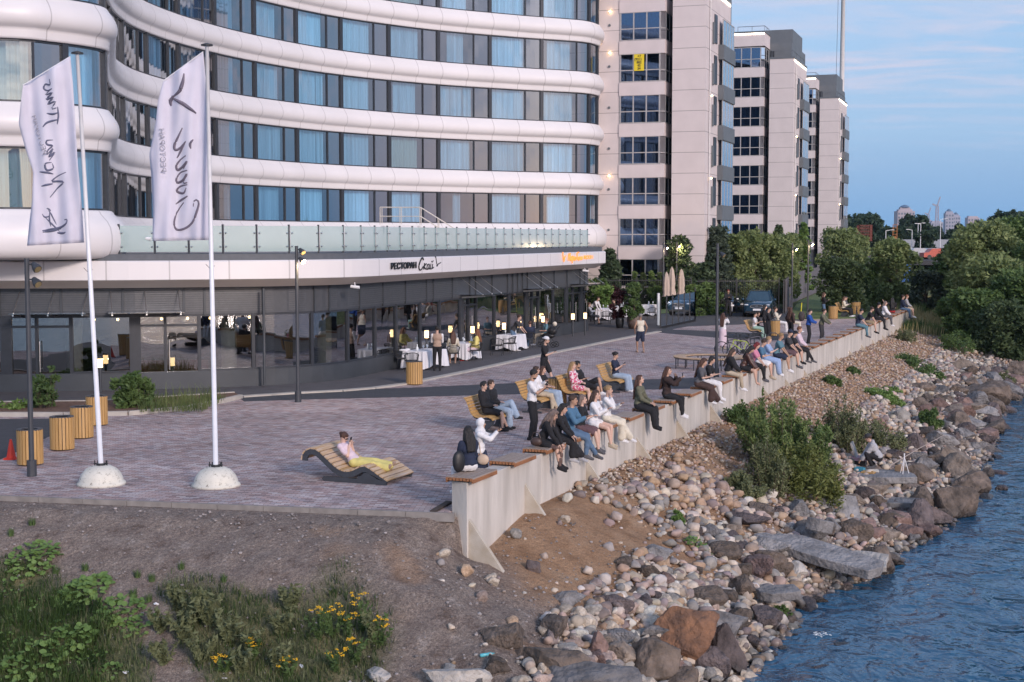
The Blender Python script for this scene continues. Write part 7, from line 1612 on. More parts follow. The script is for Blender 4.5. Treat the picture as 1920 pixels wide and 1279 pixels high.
    # the mound keeps scattered single stones only
for _ in range(70):
    q = G(rg.uniform(820, 1180), rg.uniform(1010, 1230), -1.4); s, t = ST(q.x, q.y)
    if q.y < yedge(q.x)-.6 or t > .5: r = .05+.11*rg.random()**2; cand.append((r/math.hypot(q.x, q.y)*1.4, s, t, r, q.x, q.y))
cand.sort(reverse=True); kinds_ = ['cream', 'pinkish', 'grey', 'purple', 'white', 'ochre']
CLAB = {'cream': 'smooth cream cobble among the larger stones of the near slope', 'pinkish': 'pinkish cobble among the larger stones of the near slope', 'grey': 'grey cobble among the larger stones of the near slope', 'purple': 'purple grey cobble among the larger stones of the near slope', 'white': 'whitish cobble among the larger stones of the near slope', 'ochre': 'ochre cobble among the larger stones of the near slope'}
def pick(s, t): 
    if s > 8 and t < 3.0: return rg.choice(['ochre', 'ochre', 'pinkish', 'ochre', 'cream', 'purple', 'cream'])
    return rg.choice(['cream', 'cream', 'pinkish', 'cream', 'grey', 'purple', 'white', 'grey', 'ochre'])
NI = 290
for ang, s, t, r, x, y in cand[:NI]:
    mk = pick(s, t); o = bpy.data.objects.new('cobblestone', shared('cobblestone', rg.randrange(14), mk, CM, CB)); COL.objects.link(o); o.location = (x, y, H(x, y)+r*.32+.02); o.scale = (r, r, r); o.rotation_euler = (rg.uniform(-.5, .5), rg.uniform(-.5, .5), rg.uniform(0, 6)); tag(o, CLAB[mk], 'stone', CLAB[mk].replace('cobble ', 'cobbles '))
PAL = {'cream': (0.552, 0.468, 0.381), 'pinkish': (0.468, 0.351, 0.302), 'grey': (0.336, 0.316, 0.297), 'purple': (0.300, 0.240, 0.224), 'white': (0.660, 0.608, 0.538), 'ochre': (0.456, 0.316, 0.213)}
V = []; F = []; Cc = []
for ang, s, t, r, x, y in cand[NI:]:
    vs, fs = (LOWV if ang > .0028 else LOW1)[rg.randrange(8)]; M3 = Matrix.Rotation(rg.uniform(0, 6.28), 3, 'Z') @ Matrix.Rotation(rg.uniform(-.6, .6), 3, 'X'); z = H(x, y)+r*rg.uniform(.1, .75); o_ = len(V); c = PAL[pick(s, t)]; k = rg.uniform(.72, 1.22); c = (c[0]*k, c[1]*k*rg.uniform(.96, 1.03), c[2]*k*rg.uniform(.95, 1.05), 1)
    for v in vs: q = M3 @ v; V.append((x+q.x*r, y+q.y*r, z+q.z*r))
    F += [(a+o_, b+o_, d+o_) for a, b, d in fs]; Cc += [*c]*len(vs)
me = bpy.data.meshes.new('rubble'); me.from_pydata(V, [], F); ca = me.color_attributes.new('stone', 'FLOAT_COLOR', 'POINT'); ca.data.foreach_set('color', Cc); me.polygons.foreach_set('use_smooth', [True]*len(F))
m = mat('rubble_stone', (.8, .8, .8), .88, 0, .2, 9, .25, 40); n = m.node_tree.nodes; l = m.node_tree.links; b = n['Principled BSDF']; vc = n.new('ShaderNodeVertexColor'); vc.layer_name = 'stone'; old = b.inputs['Base Color'].links[0].from_socket; mx = n.new('ShaderNodeMix'); mx.data_type = 'RGBA'; mx.blend_type = 'MULTIPLY'; mx.inputs[0].default_value = 1; l.new(old, mx.inputs[6]); l.new(vc.outputs[0], mx.inputs[7]); l.new(mx.outputs[2], b.inputs['Base Color']); wetmat(m)
me.materials.append(m); me.update(); o = bpy.data.objects.new('rubble', me); COL.objects.link(o); tag(o, 'mass of small stones covering the river slope below the wall', 'rubble'); kind(o, 'stuff')
# gravel and crumbs on the earth mound
V = []; F = []; Cc = []
for _ in range(8500):
    x = rg.uniform(-11, 5.5); y = rg.uniform(21.5, 30); s, t = ST(x, y)
    if not (y < yedge(x)-.2 or t > .3): continue
    if noise.noise(Vector((x*1.3, y*1.3, 2))) < rg.uniform(-.5, .35): continue
    r = .008+.035*rg.random()**3; vs, fs = LOW1[rg.randrange(8)]; o_ = len(V); z = H(x, y)+r*.3+.01; k = rg.uniform(.6, 1.5)
    for v in vs: V.append((x+v.x*r, y+v.y*r, z+v.z*r))
    F += [(a+o_, b+o_, d+o_) for a, b, d in fs]; Cc += [.30*k, .27*k, .26*k, 1]*len(vs)
me = bpy.data.meshes.new('gravel'); me.from_pydata(V, [], F); ca = me.color_attributes.new('stone', 'FLOAT_COLOR', 'POINT'); ca.data.foreach_set('color', Cc); me.materials.append(m); me.update(); o = bpy.data.objects.new('gravel', me); COL.objects.link(o); tag(o, 'loose gravel scattered on the earth mound', 'gravel'); kind(o, 'stuff')
# foam where the water breaks on the stones
fm = MB(); rg = random.Random(5)
for cx_, cy_, n_, w_ in ((1538, 1192, 40, .16),):
    c = G(cx_, cy_, ZWATER+.03)
    for _ in range(n_): fm.ball((c.x+rg.gauss(0, w_*.6), c.y+rg.gauss(0, w_*.4), ZWATER+.04+rg.random()*.04), (rg.uniform(.008, .03), rg.uniform(.006, .014), rg.uniform(.004, .01)), 6, 4)
o = fm.build('foam', mat('white_foam', (.6, .66, .7), .6), smooth=True); tag(o, 'white foam where water breaks on the stones', 'foam'); kind(o, 'stuff')
bt = HIT(912, 1232); o = T('plastic_bottle', 'crushed turquoise plastic bottle lying on the earth near the bottom', 'bottle', bt+Vector((0, 0, .04)), R(120)); mb = MB(); mb.lathe([(.0, -.12), (.032, -.11), (.03, 0), (.034, .08), (.014, .12), (.013, .15)], n=12); c = mb.build('bottle_body', mat('turquoise_plastic', (.10, .42, .48), .2), o, True); c.rotation_euler = (R(90), 0, 0)
for i, (px, py, lb) in enumerate(((292, 1135, 'white scrap of paper beside the left weeds'), (238, 1263, 'white plastic scrap on the track at the bottom left'), (566, 1252, 'crumpled white plastic in the flower weeds'), (420, 1275, 'white scrap at the bottom edge under the weeds'), (1345, 812, 'white plastic scrap in the bush below the wall'))):
    q = HIT(px, py); o = T('litter_scrap', lb, 'litter', q+Vector((0, 0, .03)), i); mb = MB(); v, f = rock_verts(2, 900+i, 8, (.3, .7), .5, (.09, .05, .03)); mb.add(v, f); mb.build('scrap', M_WHITEP, o)
# ================================================================ ground plants
def blades(mb, x, y, z, n, h, spread, rg, w_=.012, lean=.35):
    for _ in range(n):
        a = rg.uniform(0, 6.28); r = spread*rg.random()**.6; bx_ = x+r*math.cos(a); by = y+r*math.sin(a); hh = h*rg.uniform(.5, 1.15); d = Vector((math.cos(a)*lean*rg.random(), math.sin(a)*lean*rg.random(), 0)); s = Vector((math.cos(a+1.6), math.sin(a+1.6), 0))*w_
        p0 = Vector((bx_, by, z)); p1 = p0+d*hh*.4+Vector((0, 0, hh*.6)); p2 = p0+d*hh*1.1+Vector((0, 0, hh)); mb.add([p0-s, p0+s, p1+s*.7, p1-s*.7, p2], [(0, 1, 2, 3), (3, 2, 4)])
def broad(mb, c, n, rad, h, size, rg):
    for _ in range(n):
        a = rg.uniform(0, 6.28); r = rad*math.sqrt(rg.random()); zz = h*(1-(r/rad)**2*.7)*rg.uniform(.55, 1.1); p = Vector((c[0]+r*math.cos(a)*1.25, c[1]+r*math.sin(a), H(c[0]+r*math.cos(a)*1.25, c[1]+r*math.sin(a))+zz)); s = size*rg.uniform(.6, 1.2)
        up = Vector((rg.uniform(-.5, .5), rg.uniform(-.75, .2), 1)).normalized(); u = up.cross(Vector((math.cos(a), math.sin(a), .1))).normalized(); v = up.cross(u); k = 7
        P = [p+u*s*math.cos(2*math.pi*i/k)*.5+v*s*math.sin(2*math.pi*i/k)*.55-up*s*.10*(i % 2) for i in range(k)]; mb.add([p-up*s*.06]+P, [(0, 1+i, 1+(i+1) % k) for i in range(k)])
rg = random.Random(77)
def broadplant(px, py, rad, h, n, size, label):
    q = HIT(px, py); o = T('broadleaf_weed', label, 'plant', q, 0, 'low leafy weeds at the bottom left' if label[:9] == 'low leafy' else None); mb = MB(); broad(mb, q, n, rad, h, size, rg); mb2 = MB(); mb2.v = [tuple(Vector(v)-q) for v in mb.v]; mb2.f = mb.f; mb2.m = mb.m; mb2.build('leaves', L_LIGHT, o)
broadplant(62, 1052, .42, .22, 150, .11, 'bright round leaved weed clump at the far left of the mound')
broadplant(158, 1120, .42, .24, 170, .12, 'larger round leaved weed clump beside the track, its left part')
broadplant(222, 1152, .38, .16, 130, .115, 'lower right part of the round leaved weed clump')
for a_ in ((20, 1120, .4), (60, 1150, .45), (15, 1190, .5), (110, 1190, .35), (90, 1240, .5), (30, 1230, .4), (170, 1250, .4), (210, 1270, .3), (150, 1205, .3)): broadplant(a_[0], a_[1], a_[2]*.8, .16, 34, .07, 'low leafy weeds among the dark grass at the bottom left')
broadplant(262, 1180, .25, .15, 50, .09, 'tiny round leaved weed right of the clumps'); broadplant(55, 1260, .5, .3, 90, .13, 'round leaved weed in the dark grass at the bottom left corner'); broadplant(135, 1215, .35, .3, 50, .12, 'loose bright leaves in the dark grass left of the track')
broadplant(1310, 1030, .26, .22, 120, .06, 'small green bush alone among the cobbles'); 
# grass mass bottom left
gm = MB(); gm2 = MB()
for _ in range(6500):
    x = rg.uniform(-12, -1.2); y = rg.uniform(22.5, 27)
    if zone(x, y)[1] < .35*rg.random()+.12: continue
    z = H(x, y); lft = x < -7; blades(gm if rg.random() < (.9 if lft else .5) else gm2, x, y, z-.02, 7 if lft else 4, (.26 if y < 25.9 else .12) if lft else .18, .12, rg, .008, .7)
o = gm.build('weed_grass', leafmat('weed_green', (.022, .05, .014), (.08, .13, .035))); tag(o, 'dark green weedy grass on the lower left of the mound', 'grass'); kind(o, 'stuff'); o = gm2.build('dry_weed_grass', L_OLIVE); tag(o, 'grey olive dry grass among the green weeds', 'grass'); kind(o, 'stuff')
def weedstalk(mb, c, h, rg, n=7, leaf=.05):
    for _ in range(n):
        a = rg.uniform(0, 6.28); top = (c[0]+rg.uniform(-.5, .5)*h, c[1]+rg.uniform(-.4, .4)*h, c[2]+h*rg.uniform(.7, 1.1)); mb.tube([c, ((c[0]+top[0])/2+.02, (c[1]+top[1])/2, c[2]+h*.5), top], [.006, .005, .003], 4)
        for k in range(16): f = rg.uniform(.15, 1); p = Vector(c).lerp(Vector(top), f); leaves(mb, p, (.035, .035, .035), 2, leaf, rg, asp=2.6)
tall = [(330, 1150, .55), (365, 1170, .6), (395, 1180, .62), (345, 1205, .6), (300, 1190, .45), (430, 1210, .5), (470, 1235, .5), (310, 1250, .5), (380, 1250, .55), (450, 1270, .5), (525, 1195, .45), (545, 1150, .5), (700, 1210, .5), (520, 1260, .5)]
for i, (px, py, h_) in enumerate(tall):
    q = HIT(px, py); o = T('mugwort_weed', 'bushy grey green weed on the lower mound', 'weed', q, 0, 'bushy grey green weeds on the lower mound'); mb = MB(); weedstalk(mb, (0, 0, 0), h_, rg, 12, .045); mb.build('stalks', L_OLIVE, o)
M_FLOW = mat('yellow_flower', (.72, .42, .015), .7, 0, .2); 
for i, (px, py, h_) in enumerate([(598, 1205, .55), (625, 1200, .6), (655, 1200, .45), (676, 1190, .7), (712, 1215, .5), (632, 1265, .4), (660, 1250, .5), (475, 1240, .4), (540, 1275, .35), (420, 1265, .3)]):
    q = HIT(px, py); o = T('yellow_wildflower', 'tansy like weed with yellow flower heads on the lower mound', 'wildflower', q, 0, 'weeds with yellow flowers on the lower mound'); mb = MB(); fl = MB(); weedstalk(mb, (0, 0, 0), h_, rg, 5, .035)
    for _ in range(7):
        c = (rg.uniform(-.16, .16), rg.uniform(-.12, .12), h_*rg.uniform(.72, 1.12))
        for _ in range(9): fl.ball((c[0]+rg.gauss(0, .022), c[1]+rg.gauss(0, .022), c[2]+rg.gauss(0, .008)), (.012, .012, .007), 6, 4)
    mb.build('stalks', L_MID, o); fl.build('flower_heads', M_FLOW, o)
for i, (px, py) in enumerate([(258, 1083), (285, 1090), (420, 1092), (160, 1070), (340, 1068), (105, 1075), (60, 985), (20, 1005), (250, 1118), (278, 1128)]):
    q = HIT(px, py); o = T('grass_tuft', 'small grass tuft growing alone on the bare mound', 'grass tuft', q, 0, 'small grass tufts on the bare mound'); mb = MB(); blades(mb, 0, 0, 0, 70, .16, .07, rg, .005); mb.build('blades', L_MID, o)
# bushes on the rubble slope
def bush(name, label, px, py, w_, h, m, n_cl, per, leaf, seed, spiky=False, base=None, asp=1.9):
    q = HIT(px, py) if base is None else base; rg_ = random.Random(seed); o = T(name, label, 'bush', q); mb = MB(); tm = MB()
    for i in range(n_cl):
        a = rg_.uniform(0, 6.28); r = w_/2*math.sqrt(rg_.random())*.85; x, y = r*math.cos(a), r*math.sin(a); zt = h*(1-(r/(w_/2))**2*.55)*rg_.uniform(.35, 1.08); z0 = H(q.x+x*.6, q.y+y*.6)-q.z
        tm.tube([(x*.45, y*.45, z0-.05), (x*.8, y*.8, z0+zt*.5), (x, y, z0+zt)], [.014, .010, .004], 5)
        if spiky:
            for k in range(7): p = Vector((x*(.5+.5*k/7)+rg_.gauss(0, .04), y*(.5+.5*k/7)+rg_.gauss(0, .04), z0+zt*(.25+.85*k/7))); leaves(mb, p, (.10, .10, .16), per//7, leaf, rg_, flat=1.4, asp=asp, shell=.1)
        else:
            cr = w_*rg_.uniform(.08, .14); leaves(mb, (x, y, z0+zt-cr*.3), (cr, cr, cr*1.1), per, leaf, rg_, shell=.2, asp=asp)
            leaves(mb, (x*.85, y*.85, z0+zt*.5), (cr, cr, cr*1.4), per//2, leaf, rg_, shell=.2, asp=asp)
    tm.build('stems', M_BARK, o); mb.build('foliage', m, o); return o
bush('slope_bush', 'large green bush on the rubble in the middle of the slope', 1475, 890, 3.8, 2.1, leafmat('bush_green', (.10, .155, .05), (.22, .28, .10)), 120, 210, .05, 5, True, asp=3.2)
bush('slope_bush', 'yellowish green lower part of the large slope bush', 1505, 925, 2.5, 1.2, leafmat('yellow_green_leaves', (.10, .125, .035), (.20, .22, .07)), 44, 150, .05, 6, asp=2.4)
bush('slope_bush', 'thin brownish spiky bush at the left front of the large one', 1440, 925, 1.5, 1.5, L_OLIVE, 44, 140, .045, 7, True)
bush('slope_bush', 'dry olive spiky bush behind the large green one', 1585, 845, 2.1, 1.65, L_OLIVE, 60, 160, .05, 8, True)
bush('slope_bush', 'grey green low scrub at the foot of the big bush', 1395, 930, 1.2, .6, L_OLIVE, 26, 110, .045, 9)
bush('slope_bush', 'leafy scrub left above the large bush, near the wall', 1400, 800, 1.5, .7, L_MID, 30, 90, .05, 10)
bush('slope_bush', 'sparse grey shrub right of the dry olive bush', 1660, 840, 1.6, .8, L_OLIVE, 24, 80, .05, 11)
bush('slope_bush', 'green leafy tuft higher on the right of the slope', 1745, 805, 1.1, .75, L_MID, 22, 120, .06, 12)
for i, (px, py, w_, h, m_, lb) in enumerate([(1715, 685, 2.4, .35, L_MID, 'low green creeper high on the slope at right'), (1740, 705, 1.8, .3, L_MID, 'low green creeper right below the other creeper'), (1650, 745, 1.6, .25, L_LIGHT, 'bright green patch of weeds in the middle of the slope'), (1672, 757, 1.2, .25, L_LIGHT, 'bright green weed patch just below the middle one'), (1675, 735, 1.0, .2, L_LIGHT, 'small bright weeds above the middle patch'), (1800, 660, 2.6, 1.2, L_MID, 'round green bush where the slope meets the outcrop'), (1560, 720, .8, .3, L_MID, 'small weed below the seated man in the grey t-shirt'), (1600, 700, .7, .25, L_MID, 'small weed on the upper rubble'), (1380, 760, .5, .5, L_MID, 'thin seedling at the wall foot left'), (1420, 745, .5, .5, L_MID, 'thin seedling at the wall foot right'), (1890, 720, 1.2, .6, L_OLIVE, 'thin scrub on the right edge outcrop'), (1700, 640, 1.4, .8, L_OLIVE, 'thin shrub on the rubble near the wall end'), (1468, 1165, .5, .3, L_MID, 'green sprigs among the stones by the water'), (1270, 985, .35, .3, L_LIGHT, 'pale sprig among the cobbles')]):
    bush('ground_weed', lb, px, py, w_, h, m_, 26, 60, .07 if w_ > 1.5 else .05, 40+i)
# weeds in the planting bed
bush('bed_bush', 'dense green bush in the planting bed between the flagpoles', 249, 772, 1.35, 1.35, L_MID, 30, 120, .08, 60, base=G(249, 768)+Vector((0, 0, .1)))
bush('bed_bush', 'sparse bush with bare stems in the bed behind the left lamp post', 84, 772, 1.1, 1.45, L_MID, 18, 60, .08, 61, base=G(84, 770)+Vector((0, 0, .1)))
bush('bed_bush', 'small low green weed at the left end of the planting bed', 10, 772, 1.5, .35, L_LIGHT, 16, 60, .08, 62, base=G(20, 770)+Vector((0, 0, .1)))
gm = MB()
for _ in range(430):
    q = G(rg.uniform(262, 445), rg.uniform(748, 772), .1); 
    if q.x > G(448, 748).x-.3: continue
    blades(gm, q.x, q.y, .09, 5, .28 if rg.random() < .8 else .6, .15, rg, .008, .8)
o = gm.build('bed_grass', leafmat('bed_grass_green', (.07, .11, .035), (.19, .22, .08))); tag(o, 'tall wild grass in the right half of the planting bed', 'grass'); kind(o, 'stuff')
# far lawn and tall dry grass
gm = MB(); gd = MB()
for _ in range(9500):
    s = rg.uniform(66, 96); t = rg.uniform(-2, 12); x, y = XY(s, t)
    if t < 0 and s < 76: continue
    blades(gd if noise.noise(Vector((x*.25, y*.25, 0))) > -.2 else gm, x, y, H(x, y)-.05, 4, .75, .35, rg, .022)
o = gd.build('dry_tall_grass', L_DRY); tag(o, 'tall yellow dry grass behind the end of the wall', 'grass'); kind(o, 'stuff'); o = gm.build('tall_grass', L_MID); tag(o, 'tall green grass behind the end of the wall', 'grass'); kind(o, 'stuff')
lw = MB(); lw.prism([(p.x, p.y) for p in (G(1478, 599.5), G(1640, 596.5), G(1600, 560), Vector((38, 166, 0)), Vector((31, 142, 0)), Vector((23.7, 118, 0)), Vector((19.4, 99.5, 0)))], -.05, .03); kind(lw.build('lawn', mat('lawn_grass', (.07, .11, .03), .95, 0, 0, 6, .6, 40, col2=(.14, .18, .06))), 'structure')
# ================================================================ trees
def at_tree(name, label, cat, px, Yd, ztop, w_, m, seed, trunk=.3, z0=0, n_cl=34, per=150, leaf=.22, shape='round', group=None, droop=0):
    x = (px-960)/FPX*Yd; return tree(name, label, cat, (x, Yd, z0), ztop-z0, w_, trunk, m, n_cl, per, leaf, seed, shape, group, droop=droop)
at_tree('spruce_tree', 'dark spruce right of the restaurant corner', 'tree', 1143, 99, 4.3, 2.9, L_PINE, 1, .2, n_cl=60, per=110, leaf=.16, shape='cone')
at_tree('pine_tree', 'loose pine between the folded umbrellas and the nearest apartment block', 'tree', 1275, 98.6, 5.2, 3.2, L_PINE, 2, .6, n_cl=50, per=110, leaf=.15, shape='pine')
at_tree('pine_tree', 'bluish pine left of the round willows', 'tree', 1345, 101, 5.9, 3.4, leafmat('blue_pine_needles', (.04, .065, .045), (.10, .13, .09)), 3, .4, n_cl=60, per=110, leaf=.16, shape='pine')
at_tree('pine_tree', 'shorter pine beside the corner of the nearest apartment block', 'tree', 1318, 100, 3.4, 3.0, L_PINE, 31, .4, n_cl=40, per=100, leaf=.15, shape='pine')
for i, (px, Yd, zt, w_) in enumerate([(1375, 103, 5.0, 3.2), (1410, 106, 5.3, 3.6), (1446, 108, 4.9, 3.8), (1470, 116, 5.0, 3.4), (1480, 128, 5.2, 3.6)]):
    at_tree('willow_bush', ['leftmost', 'second', 'third', 'fourth', 'rightmost'][i]+' rounded willow in the row behind the parked car', 'tree', px, Yd, zt, w_, L_WILLOW, 10+i, .6, n_cl=46, per=210, leaf=.15, group='rounded willows behind the car')
at_tree('spruce_tree', 'small spruce tip above the willows by the second block', 'tree', 1459, 125, 6.3, 2.2, L_DARK, 16, .5, n_cl=30, per=60, leaf=.18, shape='cone'); at_tree('larch_tree', 'yellow green young conifer beside the lit lamp', 'tree', 1506, 128, 6.5, 2.4, L_LIGHT, 17, .5, n_cl=30, per=90, leaf=.18, shape='cone')
for i, px in enumerate((1190, 1206, 1222, 1238)): at_tree('thuja', ['leftmost', 'second', 'third', 'rightmost'][i]+' dark green thuja of the hedge behind the terrace', 'tree', px, 98.4, 2.9-.1*(i % 2), 1.0, L_DARK if i % 2 else L_MID, 20+i, .1, n_cl=26, per=90, leaf=.12, shape='cone', group='thuja hedge')
for i, (px, Yd, zt, w_) in enumerate([(1300, 97, 1.8, 2.0), (1330, 98, 1.9, 2.2), (1240, 97, 1.7, 2.0), (1120, 97, 2.2, 2.0)]): at_tree('hedge_shrub', ['green shrub behind the low blue barrier', 'green shrub left of the motorcycle', 'low shrub behind the folded umbrellas', 'shrub by the restaurant corner'][i], 'shrub', px, Yd, zt, w_, L_MID, 26+i, .1, n_cl=24, per=110, leaf=.13)
at_tree('willow_bush', 'broad rounded willow right of the farthest apartment block', 'tree', 1574, 175, 5.5, 6.2, L_WILLOW, 30, .6, n_cl=50, per=200, leaf=.2)
at_tree('willow_bush', 'second rounded willow just right of the broad one', 'tree', 1604, 180, 5.0, 4.4, L_WILLOW, 32, .6, n_cl=40, per=170, leaf=.2)
at_tree('dark_bush', 'dense dark green bush behind the far litter bins', 'tree', 1579, 101, 3.3, 3.7, L_DARK, 33, .2, n_cl=60, per=220, leaf=.15)
at_tree('light_tree', 'light green young tree behind the end of the wall', 'tree', 1672, 106, 4.6, 3.9, L_WILLOW, 34, .3, n_cl=50, per=170, leaf=.17)
at_tree('light_tree', 'slim light green tree top behind the young tree', 'tree', 1650, 112, 3.2, 3.4, L_MID, 35, .3, n_cl=36, per=150, leaf=.17)
at_tree('dark_bush', 'grey green shrub between the young tree and the big willow', 'tree', 1738, 104, 2.5, 2.8, leafmat('grey_green_leaves', (.035, .055, .04), (.08, .11, .075)), 36, .2, n_cl=36, per=140, leaf=.16)
RT = [(1845, 96, 5.4, 6.0, 'big willow forming the main mass on the right', L_WILLOW), (1800, 104, 4.4, 4.0, 'dark willow at the left flank of the big one', L_MID), (1905, 100, 6.0, 6.0, 'tall willow at the right edge of the photo', L_MID), (1870, 90, 3.4, 5.2, 'lighter lower willow in front of the big one', L_WILLOW), (1925, 86, 2.6, 5.0, 'bright bush at the right edge above the rocks', L_MID), (1835, 86, 1.6, 4.2, 'dark low bush above the rock outcrop', L_MID), (1805, 93, 1.3, 2.8, 'mid green low bush beside the dry grass', L_MID), (1890, 83, 1.0, 4.0, 'dark bush lowest above the outcrop', L_DARK), (1955, 92, 4.6, 5, 'bush mass just at the right border', L_MID)]
for i, (px, Yd, zt, w_, lb, m_) in enumerate(RT): at_tree('willow_tree', lb, 'tree', px, Yd, zt, w_, m_, 50+i, .2, z0=-1.6, n_cl=74, per=230, leaf=.16, group='willow thicket on the right bank')
# far belt of trees: five kinds of crown copied along the belt
fars = []
for i in range(5): fars.append(tree('far_tree', 'x', 'tree', (0, -500, 0), 9, 6.5, .6, L_FAR, 34, 90, .5, 80+i, 'cone' if i in (1, 3) else 'round', 'dark trees in the far belt'))
rgf = random.Random(9); k = 0; xs = []
for row, (Yd, n_, zt) in enumerate(((235, 15, 8.3), (300, 19, 10.5), (420, 17, 12.5))):
    for i in range(n_):
        px = 1572+(1960-1572)*(i+rgf.uniform(-.3, .3))/(n_-1); x = (px-960)/FPX*Yd; sc_ = .80*zt/9*rgf.uniform(.75, 1.12)*(1.12 if px < 1720 or px > 1840 else .86)
        o = fars[k % 5] if k < 5 else None; lb = 'dark broad tree in the far belt of trees' if k % 5 not in (1, 3) else 'dark pointed tree in the far belt of trees'
        if o: o.location = (x, Yd+rgf.uniform(-12, 12), -.5); o.scale = (sc_*1.0, sc_, sc_); o['label'] = lb; o['group'] = lb.replace('tree in', 'trees in')
        else: o = dup(fars[k % 5], (x, Yd+rgf.uniform(-12, 12), -.5), rgf.uniform(0, 6), lb, sc_); o['group'] = lb.replace('tree in', 'trees in')
        k += 1
# ================================================================ distance
ms = T('white_mast', 'very tall slim white mast rising behind the farthest apartment block', 'mast', ((1572-960)/FPX*215, 215, 0)); mb = MB(); mb.cone((0, 0, 0), (0, 0, 55), .52, .20, 14); mb.build('mast', mat('mast_white', (.6, .58, .58), .5), ms, True); mb = MB(); mb.cone((-1.0, 0, 14), (-.6, 0, 55), .03, .03, 5); mb.build('cable', M_DARK, ms)
M_FB = mat('far_building_wall', (.33, .33, .40), .8, 0, .1, .02); M_FB2 = mat('far_building_pink', (.40, .35, .38), .8, 0, .1, .02); M_FBR = mat('far_roof_blue', (.10, .16, .24), .7); M_FW = mat('far_window_dark', (.10, .13, .18), .3)
def farb(px, w_px, ytop, Yd, label, m, steps=1, roof=True):
    x = (px-960)/FPX*Yd; w_ = w_px/FPX*Yd; h = CAMZ+(445-ytop)/FPX*Yd; o = T('distant_tower', label, 'building', (x, Yd, 0)); mb = MB()
    mb.box((0, 0, h*.46), (w_, w_*.8, h*.92))
    for i in range(steps): f = .8-.22*i; mb.box((0, 0, h*(.92+.04*(i+.5))), (w_*f, w_*.6*f, h*.08*(i+1)*.5+h*.03))
    mb.build('wall', m, o)
    if roof: mb = MB(); mb.lathe([(w_*.30, 0), (w_*.22, h*.05), (w_*.05, h*.08)], (0, 0, h*(.93+.05*steps)), 12); mb.build('roof', M_FBR, o)
    nc = max(3, int(w_px/5)); nr = max(4, int((445-ytop)/6))
    for j in range(nr):
        mb = MB()
        for i in range(nc): mb.box((-w_/2+w_*(i+.5)/nc, -w_*.4-.15, h*.9*(j+.5)/nr), (w_/nc*.5, .3, h*.9/nr*.5))
        mb.build('window_row', M_FW, o)
farb(1693, 32, 392, 1500, 'distant rounded tower block standing above the tree belt', M_FB2, 2); farb(1776, 16, 396, 1600, 'distant twin tower, left one, beside the cranes', M_FB, 1); farb(1789, 14, 402, 1650, 'distant twin tower, right one, beside the cranes', M_FB, 1, True); farb(1752, 22, 414, 1500, 'low distant block between crane and twin towers', M_FB, 1, False); farb(1820, 22, 405, 1700, 'distant flat topped block right of the twin towers', M_FB2, 1, False); farb(1862, 24, 406, 1700, 'distant pale block before the right hand trees', M_FB2, 1, False); farb(1715, 14, 422, 1500, 'small distant block right of the rounded tower', M_FB2, 1, False); farb(1738, 12, 412, 1550, 'narrow distant block left of the tall crane', M_FB, 1, False)
def crane(px, ytop, Yd, label):
    x = (px-960)/FPX*Yd; h = CAMZ+(445-ytop)/FPX*Yd; o = T('harbour_crane', label, 'crane', (x, Yd, 0)); mb = MB(); w_ = h*.035
    for a, b_ in ((-1, -1), (1, -1), (1, 1), (-1, 1)): mb.beam((a*w_, b_*w_, 0), (a*w_*.6, b_*w_*.6, h*.8), w_*.35, w_*.35)
    for i in range(9): z = h*.8*i/9; mb.beam((-w_, -w_, z), (w_, -w_, z+h*.08), w_*.2, w_*.2)
    mb.build('tower', M_FB, o); mb = MB(); mb.beam((0, 0, h*.8), (w_*1.8, 0, h), w_*.7, w_*.7); mb.beam((0, 0, h*.8), (-w_*3, 0, h*.84), w_*.7, w_*.9); mb.build('jib', M_FB, o)
crane(1754, 370, 1300, 'tall distant harbour crane rising beside the twin towers'); crane(1738, 390, 1400, 'smaller distant harbour crane left of the tall one')
# observation cage on a spiral stair
ct = T('lookout_cage', 'rusty red lattice cage on a dark spiral stair tower among the far trees', 'tower', ((1619-960)/FPX*190, 190, 0)); zb_ = CAMZ+(445-452)/FPX*190; zt_ = CAMZ+(445-423)/FPX*190; w_ = .85; M_RUST = mat('rust_red', (.20, .06, .05), .8)
mb = MB()
for i in range(7):
    f = -w_+2*w_*i/6
    for a, b_ in (((f, -w_), (f, -w_)), ((f, w_), (f, w_)), ((-w_, f), (-w_, f)), ((w_, f), (w_, f))): mb.beam((a[0], a[1], zb_), (b_[0], b_[1], zt_), .05, .05)
for j in range(6):
    z = zb_+(zt_-zb_)*j/5
    for a, b_ in (((-w_, -w_), (w_, -w_)), ((w_, -w_), (w_, w_)), ((w_, w_), (-w_, w_)), ((-w_, w_), (-w_, -w_))): mb.beam((*a, z), (*b_, z), .05, .06)
mb.build('cage', M_RUST, ct); mb = MB(); mb.cone((0, 0, -1), (0, 0, zb_), .22, .22, 10)
for i in range(26): a = i*.45; mb.box((.5*math.cos(a)+.6, .5*math.sin(a), zb_*i/26), (.7, .28, .05), rz=a)
mb.build('stair', M_DARK, ct)
so3 = T('rusty_frame', 'orange rusty upright frame structure among the far trees', 'structure', ((1676-960)/FPX*200, 200, 0)); mb = MB(); z0 = CAMZ+(445-452)/FPX*200; z1 = CAMZ+(445-422)/FPX*200
for x in (-.28, .28): mb.beam((x, 0, 0), (x, 0, z1), .09, .09)
for i in range(6): z = z0+(z1-z0)*i/5; mb.beam((-.28, 0, z), (.28, 0, z), .07, .07)
mb.ball((0, 0, z0+.3), (.2, .2, .4), 8, 6); mb.build('frame', mat('rust_orange', (.35, .14, .05), .8), so3)
